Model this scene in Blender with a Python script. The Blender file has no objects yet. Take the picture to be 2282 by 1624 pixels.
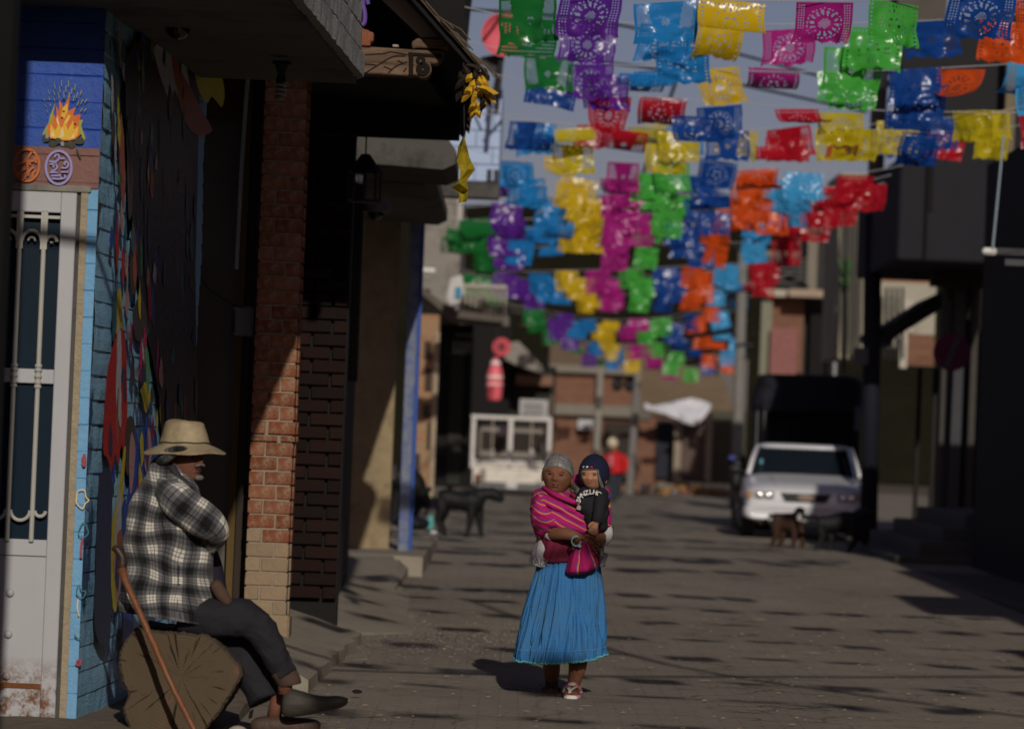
import bpy, bmesh, math, random
from math import sin, cos, pi, sqrt, radians as R
from mathutils import Vector, Matrix, noise
sc = bpy.context.scene
C = sc.collection
# ------------------------------------------------------------------ camera, world, sun, exposure
F, CX, CY = 8557.0, 1141.0, 812.0            # focal length and centre of the view, in the picture's own units
EYE = Vector((0, 0, 1.5))
PITCH, ROLL = math.atan((976 - 812) / F), R(2.3)
CAM = Matrix.Translation(EYE) @ Matrix.Rotation(pi / 2 + PITCH, 4, 'X') @ Matrix.Rotation(ROLL, 4, 'Z')
cd = bpy.data.cameras.new('camera'); cam = bpy.data.objects.new('camera', cd); C.objects.link(cam)
cam.matrix_world = CAM
cd.sensor_width = 36; cd.lens = 135; cd.clip_start = 0.5; cd.clip_end = 6000
cd.dof.use_dof = True; cd.dof.focus_distance = 20.8; cd.dof.aperture_fstop = 2.9
sc.camera = cam
SUN = Vector((1 / 3.5, -2.4, 1.0)).normalized()      # towards the sun: behind the camera, a little right
elev = math.asin(SUN.z); azim = math.atan2(SUN.x, SUN.y)
w = bpy.data.worlds.new('World'); sc.world = w; w.use_nodes = True
nt = w.node_tree; nt.nodes.clear()
sky = nt.nodes.new('ShaderNodeTexSky'); sky.sky_type = 'NISHITA'; sky.sun_disc = False
sky.sun_elevation = elev; sky.sun_rotation = azim
sky.altitude = 2000; sky.air_density = 1.0; sky.dust_density = 5.0; sky.ozone_density = 3.0
bgn = nt.nodes.new('ShaderNodeBackground'); bgn.inputs[1].default_value = 0.05
wo = nt.nodes.new('ShaderNodeOutputWorld')
tint = nt.nodes.new('ShaderNodeMix'); tint.data_type = 'RGBA'; tint.blend_type = 'MULTIPLY'; tint.inputs[0].default_value = 1; tint.inputs[7].default_value = (1.9, 1.36, 1.34, 1)
nt.links.new(sky.outputs[0], tint.inputs[6]); nt.links.new(tint.outputs[2], bgn.inputs[0]); nt.links.new(bgn.outputs[0], wo.inputs[0])
sl = bpy.data.lights.new('sun', 'SUN'); so = bpy.data.objects.new('sun', sl); C.objects.link(so)
sl.energy = 5.0; sl.angle = R(0.53); sl.color = (1, 0.93, 0.83)
so.rotation_euler = SUN.to_track_quat('Z', 'Y').to_euler()
so.location = (3, -20, 12)
sc.view_settings.view_transform = 'Standard'; sc.view_settings.look = 'None'
sc.view_settings.gamma = 1; sc.view_settings.use_curve_mapping = False
sc.view_settings.exposure = -1.04
sc.cycles.max_bounces = 5; sc.cycles.diffuse_bounces = 2; sc.cycles.glossy_bounces = 2
sc.cycles.transmission_bounces = 3; sc.cycles.transparent_max_bounces = 6
# ------------------------------------------------------------------ helpers
random.seed(7)
rnd = random.Random(11)
M3 = CAM.to_3x3()
def P(dx, dy, D):
    ray = M3 @ Vector(((dx - CX) / F, -(dy - CY) / F, -1)); return EYE + ray * (D / ray.y)
def street_z(y):
    return 0.0 if y < 26 else (0.18 * (y - 26) / 20 if y < 46 else min(0.2, 0.18 + (y - 46) * .002))
def G(dx, dy, z=0.0):
    ray = M3 @ Vector(((dx - CX) / F, -(dy - CY) / F, -1)); return EYE + ray * ((z - 1.5) / ray.z)
def lerp(a, b, t): return a + (b - a) * t
def cr(rows, k=4):
    """smooth (Catmull-Rom) resampling of a list of tuples"""
    out = []; n = len(rows)
    rows = [tuple(r) for r in rows]
    for i in range(n - 1):
        p0, p1, p2, p3 = rows[max(i - 1, 0)], rows[i], rows[i + 1], rows[min(i + 2, n - 1)]
        for j in range(k):
            t = j / k
            out.append(tuple(.5 * ((2 * b) + (c - a) * t + (2 * a - 5 * b + 4 * c - d) * t * t + (3 * b - a - 3 * c + d) * t ** 3)
                             for a, b, c, d in zip(p0, p1, p2, p3)))
    out.append(rows[-1]); return out
class MB:
    def __init__(s): s.v = []; s.f = []; s.m = []; s.uv = []
    def add(s, vs, fs, mi=0, uv=None):
        b = len(s.v); s.v += [Vector(p) for p in vs]; s.uv += (uv if uv else [(0, 0)] * len(vs))
        for f in fs: s.f.append([b + i for i in f]); s.m.append(mi)
        return s
    def box(s, x0, y0, z0, x1, y1, z1, mi=0, M=None):
        vs = [Vector(p) for p in ((x0, y0, z0), (x1, y0, z0), (x1, y1, z0), (x0, y1, z0), (x0, y0, z1), (x1, y0, z1), (x1, y1, z1), (x0, y1, z1))]
        if M: vs = [M @ p for p in vs]
        return s.add(vs, [(0, 3, 2, 1), (4, 5, 6, 7), (0, 1, 5, 4), (1, 2, 6, 5), (2, 3, 7, 6), (3, 0, 4, 7)], mi)
    def hexa(s, a, b, mi=0):
        """a: four points, b: the four points facing them"""
        return s.add(list(a) + list(b), [(0, 1, 2, 3), (7, 6, 5, 4), (0, 4, 5, 1), (1, 5, 6, 2), (2, 6, 7, 3), (3, 7, 4, 0)], mi)
    def prism(s, poly, vec, mi=0):
        n = len(poly); vec = Vector(vec); a = [Vector(p) for p in poly]; b = [p + vec for p in a]
        return s.add(a + b, [list(range(n)), list(range(2 * n - 1, n - 1, -1))] + [(i, i + n, (i + 1) % n + n, (i + 1) % n) for i in range(n)], mi)
    def loft(s, rings, mi=0, cap=True, uv=None, closed=True):
        n = len(rings[0]); vs = [p for r in rings for p in r]; fs = []
        for i in range(len(rings) - 1):
            for j in range(n if closed else n - 1):
                k = (j + 1) % n; fs.append((i * n + j, i * n + k, (i + 1) * n + k, (i + 1) * n + j))
        if cap and closed: fs.append(list(range(n - 1, -1, -1))); fs.append([(len(rings) - 1) * n + j for j in range(n)])
        return s.add(vs, fs, mi, uv)
    def tube(s, pts, rad, n=10, mi=0, k=0, flat=1.0, ref=None, uvs=None):
        pts = [Vector(p) for p in pts]
        if not hasattr(rad, '__len__'): rad = [rad] * len(pts)
        if k: q = cr([(*p, r) for p, r in zip(pts, rad)], k); pts = [Vector(a[:3]) for a in q]; rad = [a[3] for a in q]
        rings = []; up = Vector(ref) if ref else None; uv = []; L = 0
        for i, p in enumerate(pts):
            t = (pts[min(i + 1, len(pts) - 1)] - pts[max(i - 1, 0)]).normalized()
            if up is None: up = Vector((0, 0, 1)) if abs(t.z) < .9 else Vector((0, 1, 0))
            a = t.cross(up).normalized(); b = a.cross(t).normalized()
            if ref is None: up = b
            rings.append([p + a * rad[i] * cos(2 * pi * j / n) + b * rad[i] * flat * sin(2 * pi * j / n) for j in range(n)])
            if i: L += (p - pts[i - 1]).length
            uv += [((uvs or 2 * pi * max(rad)) * abs(2 * j / n - 1), L) for j in range(n)]
        return s.loft(rings, mi, uv=uv)
    def ball(s, c, rx, ry=None, rz=None, n=12, mi=0, M=None):
        ry = rx if ry is None else ry; rz = rx if rz is None else rz; c = Vector(c); rings = []
        for i in range(n + 1):
            a = pi * i / n; r = max(sin(a), .02)
            ring = [Vector((rx * r * cos(2 * pi * j / (2 * n)), ry * r * sin(2 * pi * j / (2 * n)), rz * cos(a))) for j in range(2 * n)]
            rings.append([(M @ p if M else p) + c for p in ring])
        return s.loft(rings[::-1], mi)
    def build(s, name, mats, parent=None, smooth=False, bevel=0, seg=1, sub=0, remesh=0, solid=0):
        me = bpy.data.meshes.new(name); base = ROOT.get(parent.name, Vector()) if parent else Vector()
        me.from_pydata([p - base for p in s.v], [], s.f); me.validate()
        if not isinstance(mats, (list, tuple)): mats = [mats]
        for m in mats: me.materials.append(m)
        if len(me.polygons) == len(s.m): me.polygons.foreach_set('material_index', s.m)
        if any(u != (0, 0) for u in s.uv):
            ul = me.uv_layers.new(name='map')
            for l in me.loops: ul.data[l.index].uv = s.uv[l.vertex_index]
        bm = bmesh.new(); bm.from_mesh(me)
        if not any(e.is_boundary for e in bm.edges): bmesh.ops.recalc_face_normals(bm, faces=bm.faces)
        bm.to_mesh(me); bm.free()
        if smooth:
            for p in me.polygons: p.use_smooth = True
        o = bpy.data.objects.new(name, me); C.objects.link(o)
        if parent: o.parent = parent; ROOT[o.name] = base
        if remesh:
            md = o.modifiers.new('r', 'REMESH'); md.mode = 'VOXEL'; md.voxel_size = remesh; md.use_smooth_shade = True
            md = o.modifiers.new('s', 'SMOOTH'); md.iterations = 2
        if solid:
            md = o.modifiers.new('t', 'SOLIDIFY'); md.thickness = solid
        if sub: md = o.modifiers.new('u', 'SUBSURF'); md.levels = sub; md.render_levels = sub
        if bevel: md = o.modifiers.new('b', 'BEVEL'); md.width = bevel; md.segments = seg; md.limit_method = 'ANGLE'
        return o
ROOT = {}
def tag(o, label=None, cat=None, group=None, kind=None):
    if label: o['label'] = label
    if cat: o['category'] = cat
    if group: o['group'] = group
    if kind: o['kind'] = kind
    return o
def thing(name, loc, label, cat, group=None, rz=0):
    o = bpy.data.objects.new(name, None); C.objects.link(o); o.location = loc; o.rotation_euler = (0, 0, rz)
    o.empty_display_size = .1; ROOT[o.name] = Vector(loc) if rz == 0 else Vector(); return tag(o, label, cat, group)
def local(name, loc, label, cat, group=None, rz=0):
    """a thing whose parts are modelled in its own coordinates"""
    o = thing(name, loc, label, cat, group, rz); ROOT[o.name] = Vector(); return o
def wbox(dx0, dy0, dx1, dy1, D, depth):
    """upright world box whose front spans that much at that distance"""
    c = P((dx0 + dx1) / 2, (dy0 + dy1) / 2, D); hw = abs(dx1 - dx0) * D / F / 2; hh = abs(dy1 - dy0) * D / F / 2
    return (c.x - hw, D, c.z - hh, c.x + hw, D + depth, c.z + hh)
# ------------------------------------------------------------------ materials
MATS = {}
class N:
    def __init__(s, name):
        s.m = bpy.data.materials.new(name); s.m.use_nodes = True; s.t = s.m.node_tree; s.b = s.t.nodes['Principled BSDF']
    def n(s, typ, **kw):
        x = s.t.nodes.new(typ)
        for k, v in kw.items():
            if k[0] == 'i': x.inputs[int(k[1:])].default_value = v
            else: setattr(x, k, v)
        return x
    def l(s, a, b): s.t.links.new(a, b)
    def math(s, op, a, b=None):
        x = s.t.nodes.new('ShaderNodeMath'); x.operation = op
        for i, q in enumerate((a, b)):
            if q is None: continue
            if isinstance(q, (int, float)): x.inputs[i].default_value = q
            else: s.l(q, x.inputs[i])
        return x.outputs[0]
    def mix(s, fac, a, b, bt='MIX'):
        x = s.t.nodes.new('ShaderNodeMix'); x.data_type = 'RGBA'; x.blend_type = bt
        for i, q in ((0, fac), (6, a), (7, b)):
            if isinstance(q, (int, float)): x.inputs[i].default_value = q
            elif isinstance(q, tuple): x.inputs[i].default_value = (*q[:3], 1)
            else: s.l(q, x.inputs[i])
        return x.outputs[2]
    def ramp(s, fac, stops, const=False):
        x = s.t.nodes.new('ShaderNodeValToRGB'); cr_ = x.color_ramp
        if const: cr_.interpolation = 'CONSTANT'
        while len(cr_.elements) < len(stops): cr_.elements.new(.5)
        for e, (p, c) in zip(cr_.elements, stops): e.position = p; e.color = (*c, 1) if len(c) == 3 else c
        s.l(fac, x.inputs[0]); return x.outputs[0]
    def noise(s, scale, detail=4, rough=.6, vec=None, stretch=None):
        x = s.n('ShaderNodeTexNoise'); x.inputs['Scale'].default_value = scale; x.inputs['Detail'].default_value = detail
        x.inputs['Roughness'].default_value = rough
        v = vec or s.obj()
        if stretch:
            mp = s.n('ShaderNodeMapping'); mp.inputs['Scale'].default_value = stretch; s.l(v, mp.inputs[0]); v = mp.outputs[0]
        s.l(v, x.inputs[0]); return x.outputs[0]
    def obj(s):
        if not hasattr(s, 'tc'): s.tc = s.n('ShaderNodeTexCoord')
        return s.tc.outputs['Object']
    def uv(s):
        s.obj(); x = s.n('ShaderNodeSeparateXYZ'); s.l(s.tc.outputs['UV'], x.inputs[0]); return x.outputs
    def bump(s, h, strength=.5, dist=.01):
        x = s.n('ShaderNodeBump'); x.inputs['Strength'].default_value = strength; x.inputs['Distance'].default_value = dist
        s.l(h, x.inputs['Height']); s.l(x.outputs[0], s.b.inputs['Normal']); return s
    def set(s, **kw):
        for k, v in kw.items(): s.b.inputs[k.replace('_', ' ')].default_value = v
        return s
    def col(s, c): s.l(c, s.b.inputs['Base Color']); return s
def mat(name, col, rough=.8, var=.25, scale=6, bump=.3, bs=40, dist=.006, spec=.3, metal=0, stain=None, stretch=None, coat=0, sat=0):
    if name in MATS: return MATS[name]
    s = N(name); dk = tuple(c * (1 - var) for c in col); lt = tuple(min(1, c * (1 + var)) for c in col)
    c = s.mix(s.math('MULTIPLY_ADD', s.noise(scale, 6, .65, stretch=stretch), 1.0) if 0 else s.noise(scale, 6, .65, stretch=stretch), dk, lt)
    if stain:
        f = s.ramp(s.noise(scale * .35 + .7, 5, .7), [(.5, (0, 0, 0)), (.68, (1, 1, 1))]); c = s.mix(f, c, stain)
    s.col(c); s.set(Roughness=rough, Metallic=metal, Specular_IOR_Level=spec, Coat_Weight=coat)
    if bump: s.bump(s.noise(bs, 5, .6, stretch=stretch), bump, dist)
    MATS[name] = s.m; return s.m
def brick_mat(name, a, b, mortar, sc_=1.0, rough=.9, bw=.28, rh=.09):
    s = N(name); x = s.n('ShaderNodeTexBrick')
    sp = s.n('ShaderNodeSeparateXYZ'); s.l(s.obj(), sp.inputs[0]); cb = s.n('ShaderNodeCombineXYZ')
    s.l(s.math('ADD', sp.outputs[0], sp.outputs[1]), cb.inputs[0]); s.l(sp.outputs[2], cb.inputs[1]); s.l(cb.outputs[0], x.inputs[0])
    x.inputs['Color1'].default_value = (*a, 1); x.inputs['Color2'].default_value = (*b, 1); x.inputs['Mortar'].default_value = (*mortar, 1)
    x.inputs['Scale'].default_value = sc_; x.inputs['Mortar Size'].default_value = .008
    x.inputs['Brick Width'].default_value = bw; x.inputs['Row Height'].default_value = rh
    c = s.mix(.45, x.outputs[0], s.mix(s.noise(2.2, 6, .7), (.3, .22, .16), (1, 1, 1)), 'MULTIPLY'); s.col(c); s.set(Roughness=rough, Specular_IOR_Level=.2)
    s.bump(s.math('ADD', s.math('MULTIPLY', x.outputs[1], -1.0), s.noise(30)), .5, .008); return s.m
black = mat('deep_black', (.008, .007, .007), .9, .3)  # near-black that stands for the darkness of interiors and undersides
darkwood = mat('dark_wood', (.03, .02, .014), .8, .5, 8, .5, 25, stretch=(1, 1, .15))
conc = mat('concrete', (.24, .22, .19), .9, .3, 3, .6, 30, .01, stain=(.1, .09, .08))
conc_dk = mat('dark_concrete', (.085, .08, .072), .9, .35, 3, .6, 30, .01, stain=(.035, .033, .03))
white_paint = mat('white_enamel', (.62, .6, .6), .45, .1, 5, .15, 30, .002, stain=(.52, .5, .48))
iron_dk = mat('dark_iron', (.02, .02, .022), .6, .3)
# ------------------------------------------------------------------ setting: ground, street, sidewalks, hills
s = N('earth'); s.col(s.mix(s.noise(.3, 8, .7), (.09, .07, .05), (.17, .14, .1))); s.set(Roughness=.95, Specular_IOR_Level=.1)
earth = s.m
tag(MB().add([(-3000, -50, -.06), (3000, -50, -.06), (3000, 5000, -.06), (-3000, 5000, -.06)], [(0, 1, 2, 3)]).build('ground', earth), 'dusty earth ground beyond the street', kind='structure')
s = N('street_paving')
v = s.obj()
br = s.n('ShaderNodeTexBrick'); s.l(v, br.inputs[0]); br.inputs['Scale'].default_value = 1; br.inputs['Brick Width'].default_value = .22
br.inputs['Row Height'].default_value = .11; br.inputs['Mortar Size'].default_value = .006
br.inputs['Color1'].default_value = (.2, .175, .145, 1); br.inputs['Color2'].default_value = (.24, .21, .17, 1); br.inputs['Mortar'].default_value = (.085, .073, .06, 1)
c = s.mix(s.noise(.9, 7, .7), br.outputs[0], (.26, .222, .175))
vr = s.n('ShaderNodeTexVoronoi'); vr.feature = 'DISTANCE_TO_EDGE'; vr.inputs['Scale'].default_value = .55; wv_ = s.n('ShaderNodeVectorMath'); wv_.operation = 'ADD'; s.l(v, wv_.inputs[0]); nv = s.n('ShaderNodeTexNoise'); nv.inputs['Scale'].default_value = 1.3; nv.inputs['Detail'].default_value = 6; s.l(v, nv.inputs[0]); s.l(nv.outputs[1], wv_.inputs[1]); s.l(wv_.outputs[0], vr.inputs[0])
c = s.mix(s.ramp(vr.outputs[0], [(.0, (1, 1, 1)), (.012, (0, 0, 0))]), c, (.06, .05, .04))
c = s.mix(s.ramp(s.noise(.7, 8, .75), [(.56, (0, 0, 0)), (.6, (.55, .55, .55))]), c, (.12, .105, .09))
c = s.mix(s.ramp(s.noise(1.6, 8, .8, stretch=(1, .4, 1)), [(.6, (0, 0, 0)), (.66, (.8, .8, .8))]), c, (.36, .315, .255))
c = s.mix(s.ramp(s.noise(.45, 6, .7, stretch=(1, .35, 1)), [(.42, (0, 0, 0)), (.66, (1, 1, 1))]), c, (.3, .26, .205))
c = s.mix(s.ramp(s.noise(13, 5, .8, stretch=(1, .25, 1)), [(.6, (0, 0, 0)), (.72, (1, 1, 1))]), c, (.13, .11, .085))
c = s.mix(s.ramp(s.noise(38, 3, .8), [(.68, (0, 0, 0)), (.74, (1, 1, 1))]), c, (.36, .31, .22))
s.col(c); s.set(Roughness=.93, Specular_IOR_Level=.15)
s.bump(s.math('ADD', s.math('MULTIPLY', br.outputs[1], -.25), s.math('ADD', s.noise(3.5, 8, .65), s.math('MULTIPLY', s.noise(28, 5, .7), .35))), .75, .022)
paving = s.m
mb = MB(); xs = [-9 + i * .5 for i in range(45)]; ys = [1 + j * 1.0 for j in range(122)]
vs = [(x, y, street_z(y) + .012 * noise.noise(Vector((x * .8, y * .35, 0)))) for y in ys for x in xs]
fs = [(j * 45 + i, j * 45 + i + 1, (j + 1) * 45 + i + 1, (j + 1) * 45 + i) for j in range(121) for i in range(44)]
tag(mb.add(vs, fs).build('street', paving, smooth=True), 'worn grey brown street paving with long thin shadows', kind='structure')
# loose straw and grit on the paving
mb = MB(); r = random.Random(15)
for i in range(1300):
    y = r.gauss(28.2, 1.5); x = r.uniform(-1.0, .2) + r.gauss(0, .12); q = r.uniform(.003, .008) * (1 if r.random() < .96 else 2)
    p = Vector((x, y, street_z(y) + .008)); mb.add([p + Vector((q * cos(k * 1.257 + x), q * sin(k * 1.257 + x) * .8, 0)) for k in range(5)] + [p + Vector((q * .2, 0, q * r.uniform(.5, .9)))], [(k, (k + 1) % 5, 5) for k in range(5)], i % 3)
tag(mb.build('loose_gravel', [mat('gravel_pale', (.26, .23, .18)), mat('gravel_grey', (.18, .16, .14)), mat('gravel_tan', (.22, .185, .135))]), 'pale loose gravel along the broken foot of the ramp', kind='stuff')
mb = MB(); r = random.Random(5)
for i in range(900):
    y = 18.5 + 26 * r.random() ** 1.5; x = r.uniform(-1.2, 4.6)
    a = r.uniform(-.5, .5) + (pi / 2 if r.random() < .25 else 0); L = r.uniform(.006, .022) if r.random() < .93 else r.uniform(.03, .06); q = r.uniform(.0015, .0035)
    z = street_z(y) + .012 + .012 * noise.noise(Vector((x * .8, y * .35, 0)))
    d = Vector((cos(a), sin(a), 0)) * L; e = Vector((-sin(a), cos(a), 0)) * q; p = Vector((x, y, z))
    mb.add([p - d - e, p + d - e, p + d + e + Vector((0, 0, .004)), p - d + e, p + Vector((0, 0, q * 2.2))], [(0, 1, 4), (1, 2, 4), (2, 3, 4), (3, 0, 4)], i % 3)
tag(mb.build('street_litter', [mat('straw', (.2, .16, .09)), mat('grit', (.1, .085, .07)), mat('pale_grit', (.18, .16, .13))]), 'straw scraps and grit scattered on the paving', kind='stuff')
s = N('sidewalk_cement')
c = s.mix(s.noise(2.2, 8, .7), (.24, .21, .165), (.36, .315, .25))
c = s.mix(s.ramp(s.noise(9, 6, .8, stretch=(.35, 1, 1)), [(.55, (0, 0, 0)), (.7, (1, 1, 1))]), c, (.18, .155, .125))
s.col(c); s.set(Roughness=.92, Specular_IOR_Level=.15); s.bump(s.math('ADD', s.noise(7, 8, .7, stretch=(.3, 1, 1)), s.noise(45, 4, .7)), .8, .02); cement = s.m
def gridslab(name, f, u0, u1, v0, v1, nu, nv, mat_, z0=-.05):
    """top surface f(u,v)->(x,y,z), with walls down to z0"""
    mb = MB(); vs = [Vector(f(lerp(u0, u1, i / nu), lerp(v0, v1, j / nv))) for j in range(nv + 1) for i in range(nu + 1)]
    fs = [(j * (nu + 1) + i, j * (nu + 1) + i + 1, (j + 1) * (nu + 1) + i + 1, (j + 1) * (nu + 1) + i) for j in range(nv) for i in range(nu)]
    mb.add(vs, fs)
    rim = [i for i in range(nu + 1)] + [j * (nu + 1) + nu for j in range(1, nv + 1)] + [nv * (nu + 1) + i for i in range(nu - 1, -1, -1)] + [j * (nu + 1) for j in range(nv - 1, 0, -1)]
    n = len(rim); top = [vs[k] for k in rim]; bot = [Vector((p.x + .012 * noise.noise(p * 9), p.y, z0)) for p in top]
    mb.add(top + bot, [(k, k + n, (k + 1) % n + n, (k + 1) % n) for k in range(n)])
    return mb.build(name, mat_)
ns = lambda x, y, a=.012, k=3: a * noise.noise(Vector((x * k, y * k, .3)))
def slab_a(u, y):
    xr = lerp(-1.09, -1.0, (y - 21.9) / 5.5) + .05 * noise.noise(Vector((0, y * 2.2, 0))); x = lerp(-2.3, xr, u)
    edge = max(0, min(1, (x - xr + .05) / .05)); return (x, y, .10 + .16 * max(0, min(1, (-1.12 - x) / .5)) + ns(x, y) - .02 * edge * edge)
tag(gridslab('sidewalk', slab_a, 0, 1, 21.9, 27.4, 22, 22, cement), 'raised cement sidewalk under the brick pillar', kind='structure')
def slab_low(u, y):
    x = lerp(-2.8, -1.32, u); return (x, y, .06 + ns(x, y, .04, 2.5))
tag(gridslab('sidewalk', slab_low, 0, 1, 14, 21.9, 12, 30, mat('packed_dirt', (.15, .12, .09), .95, .35, 5, .9, 20, .02)), 'packed dirt step under the sitting man', kind='structure')
def ramp_f(u, v):   # worn cement ramp
    a = Vector((-2.3, 27.3, .28)); b = Vector((-2.3, 37, .34)); c_ = Vector((-.95, 36, .08)); d = Vector((-.5, 28.9, .0)); e = Vector((-1.05, 28.0, .05))
    L = a.lerp(b, v); Rr = (e.lerp(d, min(1, v * 4)) if v < .25 else d.lerp(c_, (v - .25) / .75)); p = L.lerp(Rr, u)
    return (p.x, p.y, p.z + .05 * u * (1 - u) + ns(p.x, p.y, .02, 2.4) + .004)
tag(gridslab('sidewalk', ramp_f, 0, 1, 0, 1, 26, 26, cement), 'worn cement ramp sloping from the doors to the street', kind='structure')
def slab_b(u, y):
    xr = lerp(-.975, -.93, (y - 34.5) / 4); x = lerp(-2.2, xr, u); t_ = (y - 34.5) / 3.3; return (x, y, .11 + (.185 * t_ if x < -1.02 else .07 * t_) + .1 * max(0, (-1.3 - x)) * (1 - t_) + ns(x, y))
tag(gridslab('sidewalk', slab_b, 0, 1, 34.5, 37.8, 16, 8, cement), 'cement sidewalk slab beyond the ramp', kind='structure')
def slab_c(u, y):
    x = lerp(-2.6, -.80, u); return (x, y, .30 + ns(x, y))
tag(gridslab('sidewalk', slab_c, 0, 1, 37.8, 44, 16, 12, cement), 'higher cement sidewalk slab beside the blue post', kind='structure')
tag(MB().box(-6, 44, -.05, -.83, 62, .235).build('sidewalk', cement, bevel=.02), 'far left sidewalk where the dogs stand', kind='structure')
# right hand stoops in the shade
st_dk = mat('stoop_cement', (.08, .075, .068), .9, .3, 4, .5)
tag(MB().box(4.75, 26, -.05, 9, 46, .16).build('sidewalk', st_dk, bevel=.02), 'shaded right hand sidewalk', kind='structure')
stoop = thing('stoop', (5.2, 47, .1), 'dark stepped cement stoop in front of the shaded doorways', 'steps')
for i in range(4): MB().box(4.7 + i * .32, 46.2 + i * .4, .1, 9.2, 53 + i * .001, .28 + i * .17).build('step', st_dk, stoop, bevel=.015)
# hills
s = N('scrub_hill'); c = s.mix(s.noise(.12, 9, .75), (.016, .02, .011), (.07, .058, .036)); s.col(c); s.set(Roughness=1, Specular_IOR_Level=0)
s.bump(s.noise(.5, 8, .8), 1, 1.2)
def hill(name, y0, crest, m, lab, seed, x0=-120, x1=140):
    mb = MB(); nx, ny = 90, 16; vs = []
    for j in range(ny + 1):
        t = j / ny
        for i in range(nx + 1):
            x = lerp(x0, x1, i / nx); h = crest(x) * sin(t * pi / 2) ** .8
            vs.append((x, y0 + t * 150, max(-1, h + 2.2 * t * noise.noise(Vector((x * .07, t * 3, seed))))))
    mb.add(vs, [(j * (nx + 1) + i, j * (nx + 1) + i + 1, (j + 1) * (nx + 1) + i + 1, (j + 1) * (nx + 1) + i) for j in range(ny) for i in range(nx)])
    return tag(mb.build(name, m, smooth=True), lab, kind='structure')
hill('hill', 190, lambda x: 19.5 + 2.5 * sin(x * .05 + 1), s.m, 'dark scrub hill closing the end of the street', 2)
# ------------------------------------------------------------------ left side: blue wall, door, mural wall
WD = 18.6
s = N('painted_blue_wall'); c = s.mix(s.noise(2.5, 7, .7), (.008, .04, .26), (.015, .085, .42)); s.col(s.mix(s.ramp(s.noise(9, 6, .8), [(.64, (0, 0, 0)), (.7, (1, 1, 1))]), c, (.12, .2, .42)))
s.set(Roughness=.6); s.bump(s.noise(14, 6, .7), .8, .015); ublue = s.m
def chipped(name, a, b, chip=(.42, .33, .22)):
    s = N(name); c = s.mix(s.noise(3, 7, .7), a, b); s.col(s.mix(s.ramp(s.noise(7, 7, .8), [(.66, (0, 0, 0)), (.69, (1, 1, 1))]), c, chip))
    s.set(Roughness=.62); s.bump(s.noise(16, 7, .75), .9, .015); return s.m
lblue = chipped('painted_light_blue', (.13, .33, .56), (.2, .43, .66))
terra = chipped('painted_earth_band', (.13, .055, .05), (.3, .15, .12), (.2, .14, .1))
front = thing('corner_house', (-2.1, WD, 0), 'corner house wall painted blue over a brown band, with pale blue corner', 'house')
def lump(name, x0, x1, z0, z1, y, m, par, nx=14, nz=20, joints=.13, depth=.25, amp=.006):
    """camera-facing masonry face with recessed courses"""
    mb = MB(); vs = []
    zs = sorted(set([round(lerp(z0, z1, k / nz), 4) for k in range(nz + 1)] + [z for k in range(60) for z in (round(.05 + k * joints - .006, 4), round(.05 + k * joints, 4), round(.05 + k * joints + .006, 4)) if z0 < z < z1]))
    for z in zs:
        q = ((z - .05) / joints); jd = .006 if abs(q - round(q)) < .01 else 0
        for i in range(nx + 1):
            x = lerp(x0, x1, i / nx); vs.append((x, y + jd * (.4 + abs(noise.noise(Vector((x * 6, z * 3, 1))))) * 1.4 + amp * noise.noise(Vector((x * 7, z * 7, 4))), z))
    n = nx + 1; mb.add(vs, [(j * n + i, j * n + i + 1, (j + 1) * n + i + 1, (j + 1) * n + i) for j in range(len(zs) - 1) for i in range(nx)])
    return mb.build(name, m, par, smooth=False, solid=depth * 0)
wl = P(-30, 800, WD).x; xc = P(212, 600, WD).x   # the corner where the mural wall starts
doorR = P(165, 800, WD).x
ztop = P(100, 400, WD).z; zband = P(120, 328, WD).z; zbb = P(120, 418, WD).z
lump('wall', wl - 1, xc, zband, 5.2, WD, ublue, front, 24, 40)
lump('paint_band', wl - 1, xc, zbb, zband, WD - .012, terra, front, 14, 14)
lump('corner_pillar', doorR + .035, xc, -.05, zbb, WD - .004, lblue, front, 8, 70)
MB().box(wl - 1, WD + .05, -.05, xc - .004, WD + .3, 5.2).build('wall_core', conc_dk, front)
MB().box(wl - 1, WD - .02, zbb - .02, doorR + .05, WD + .04, zbb + .012).build('lintel', conc, front, bevel=.004)
MB().box(doorR + .003, WD - .012, -.05, doorR + .036, WD + .1, zbb - .02).build('door_jamb', mat('bare_render', (.34, .28, .19), .9, .3, 12, .9, 30, .02), front)
# flat painted fire and signs
def px(pts, D=WD - .02): return [P(x, y, D) for x, y in pts]
fire_cols = [mat('paint_orange', (.62, .14, .02), .6, .3, 25), mat('paint_yellow', (.7, .42, .03), .6, .25, 25), mat('paint_cream', (.75, .55, .25), .6, .2, 25),
             mat('paint_olive', (.035, .04, .02), .6, .5, 25), mat('paint_grey', (.25, .25, .26), .6, .3, 25), mat('paint_lilac', (.3, .26, .5), .6, .2, 25), mat('paint_burnt', (.5, .13, .03), .6, .3, 25), mat('paint_dullyellow', (.3, .3, .05), .6, .3, 30)]
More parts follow.
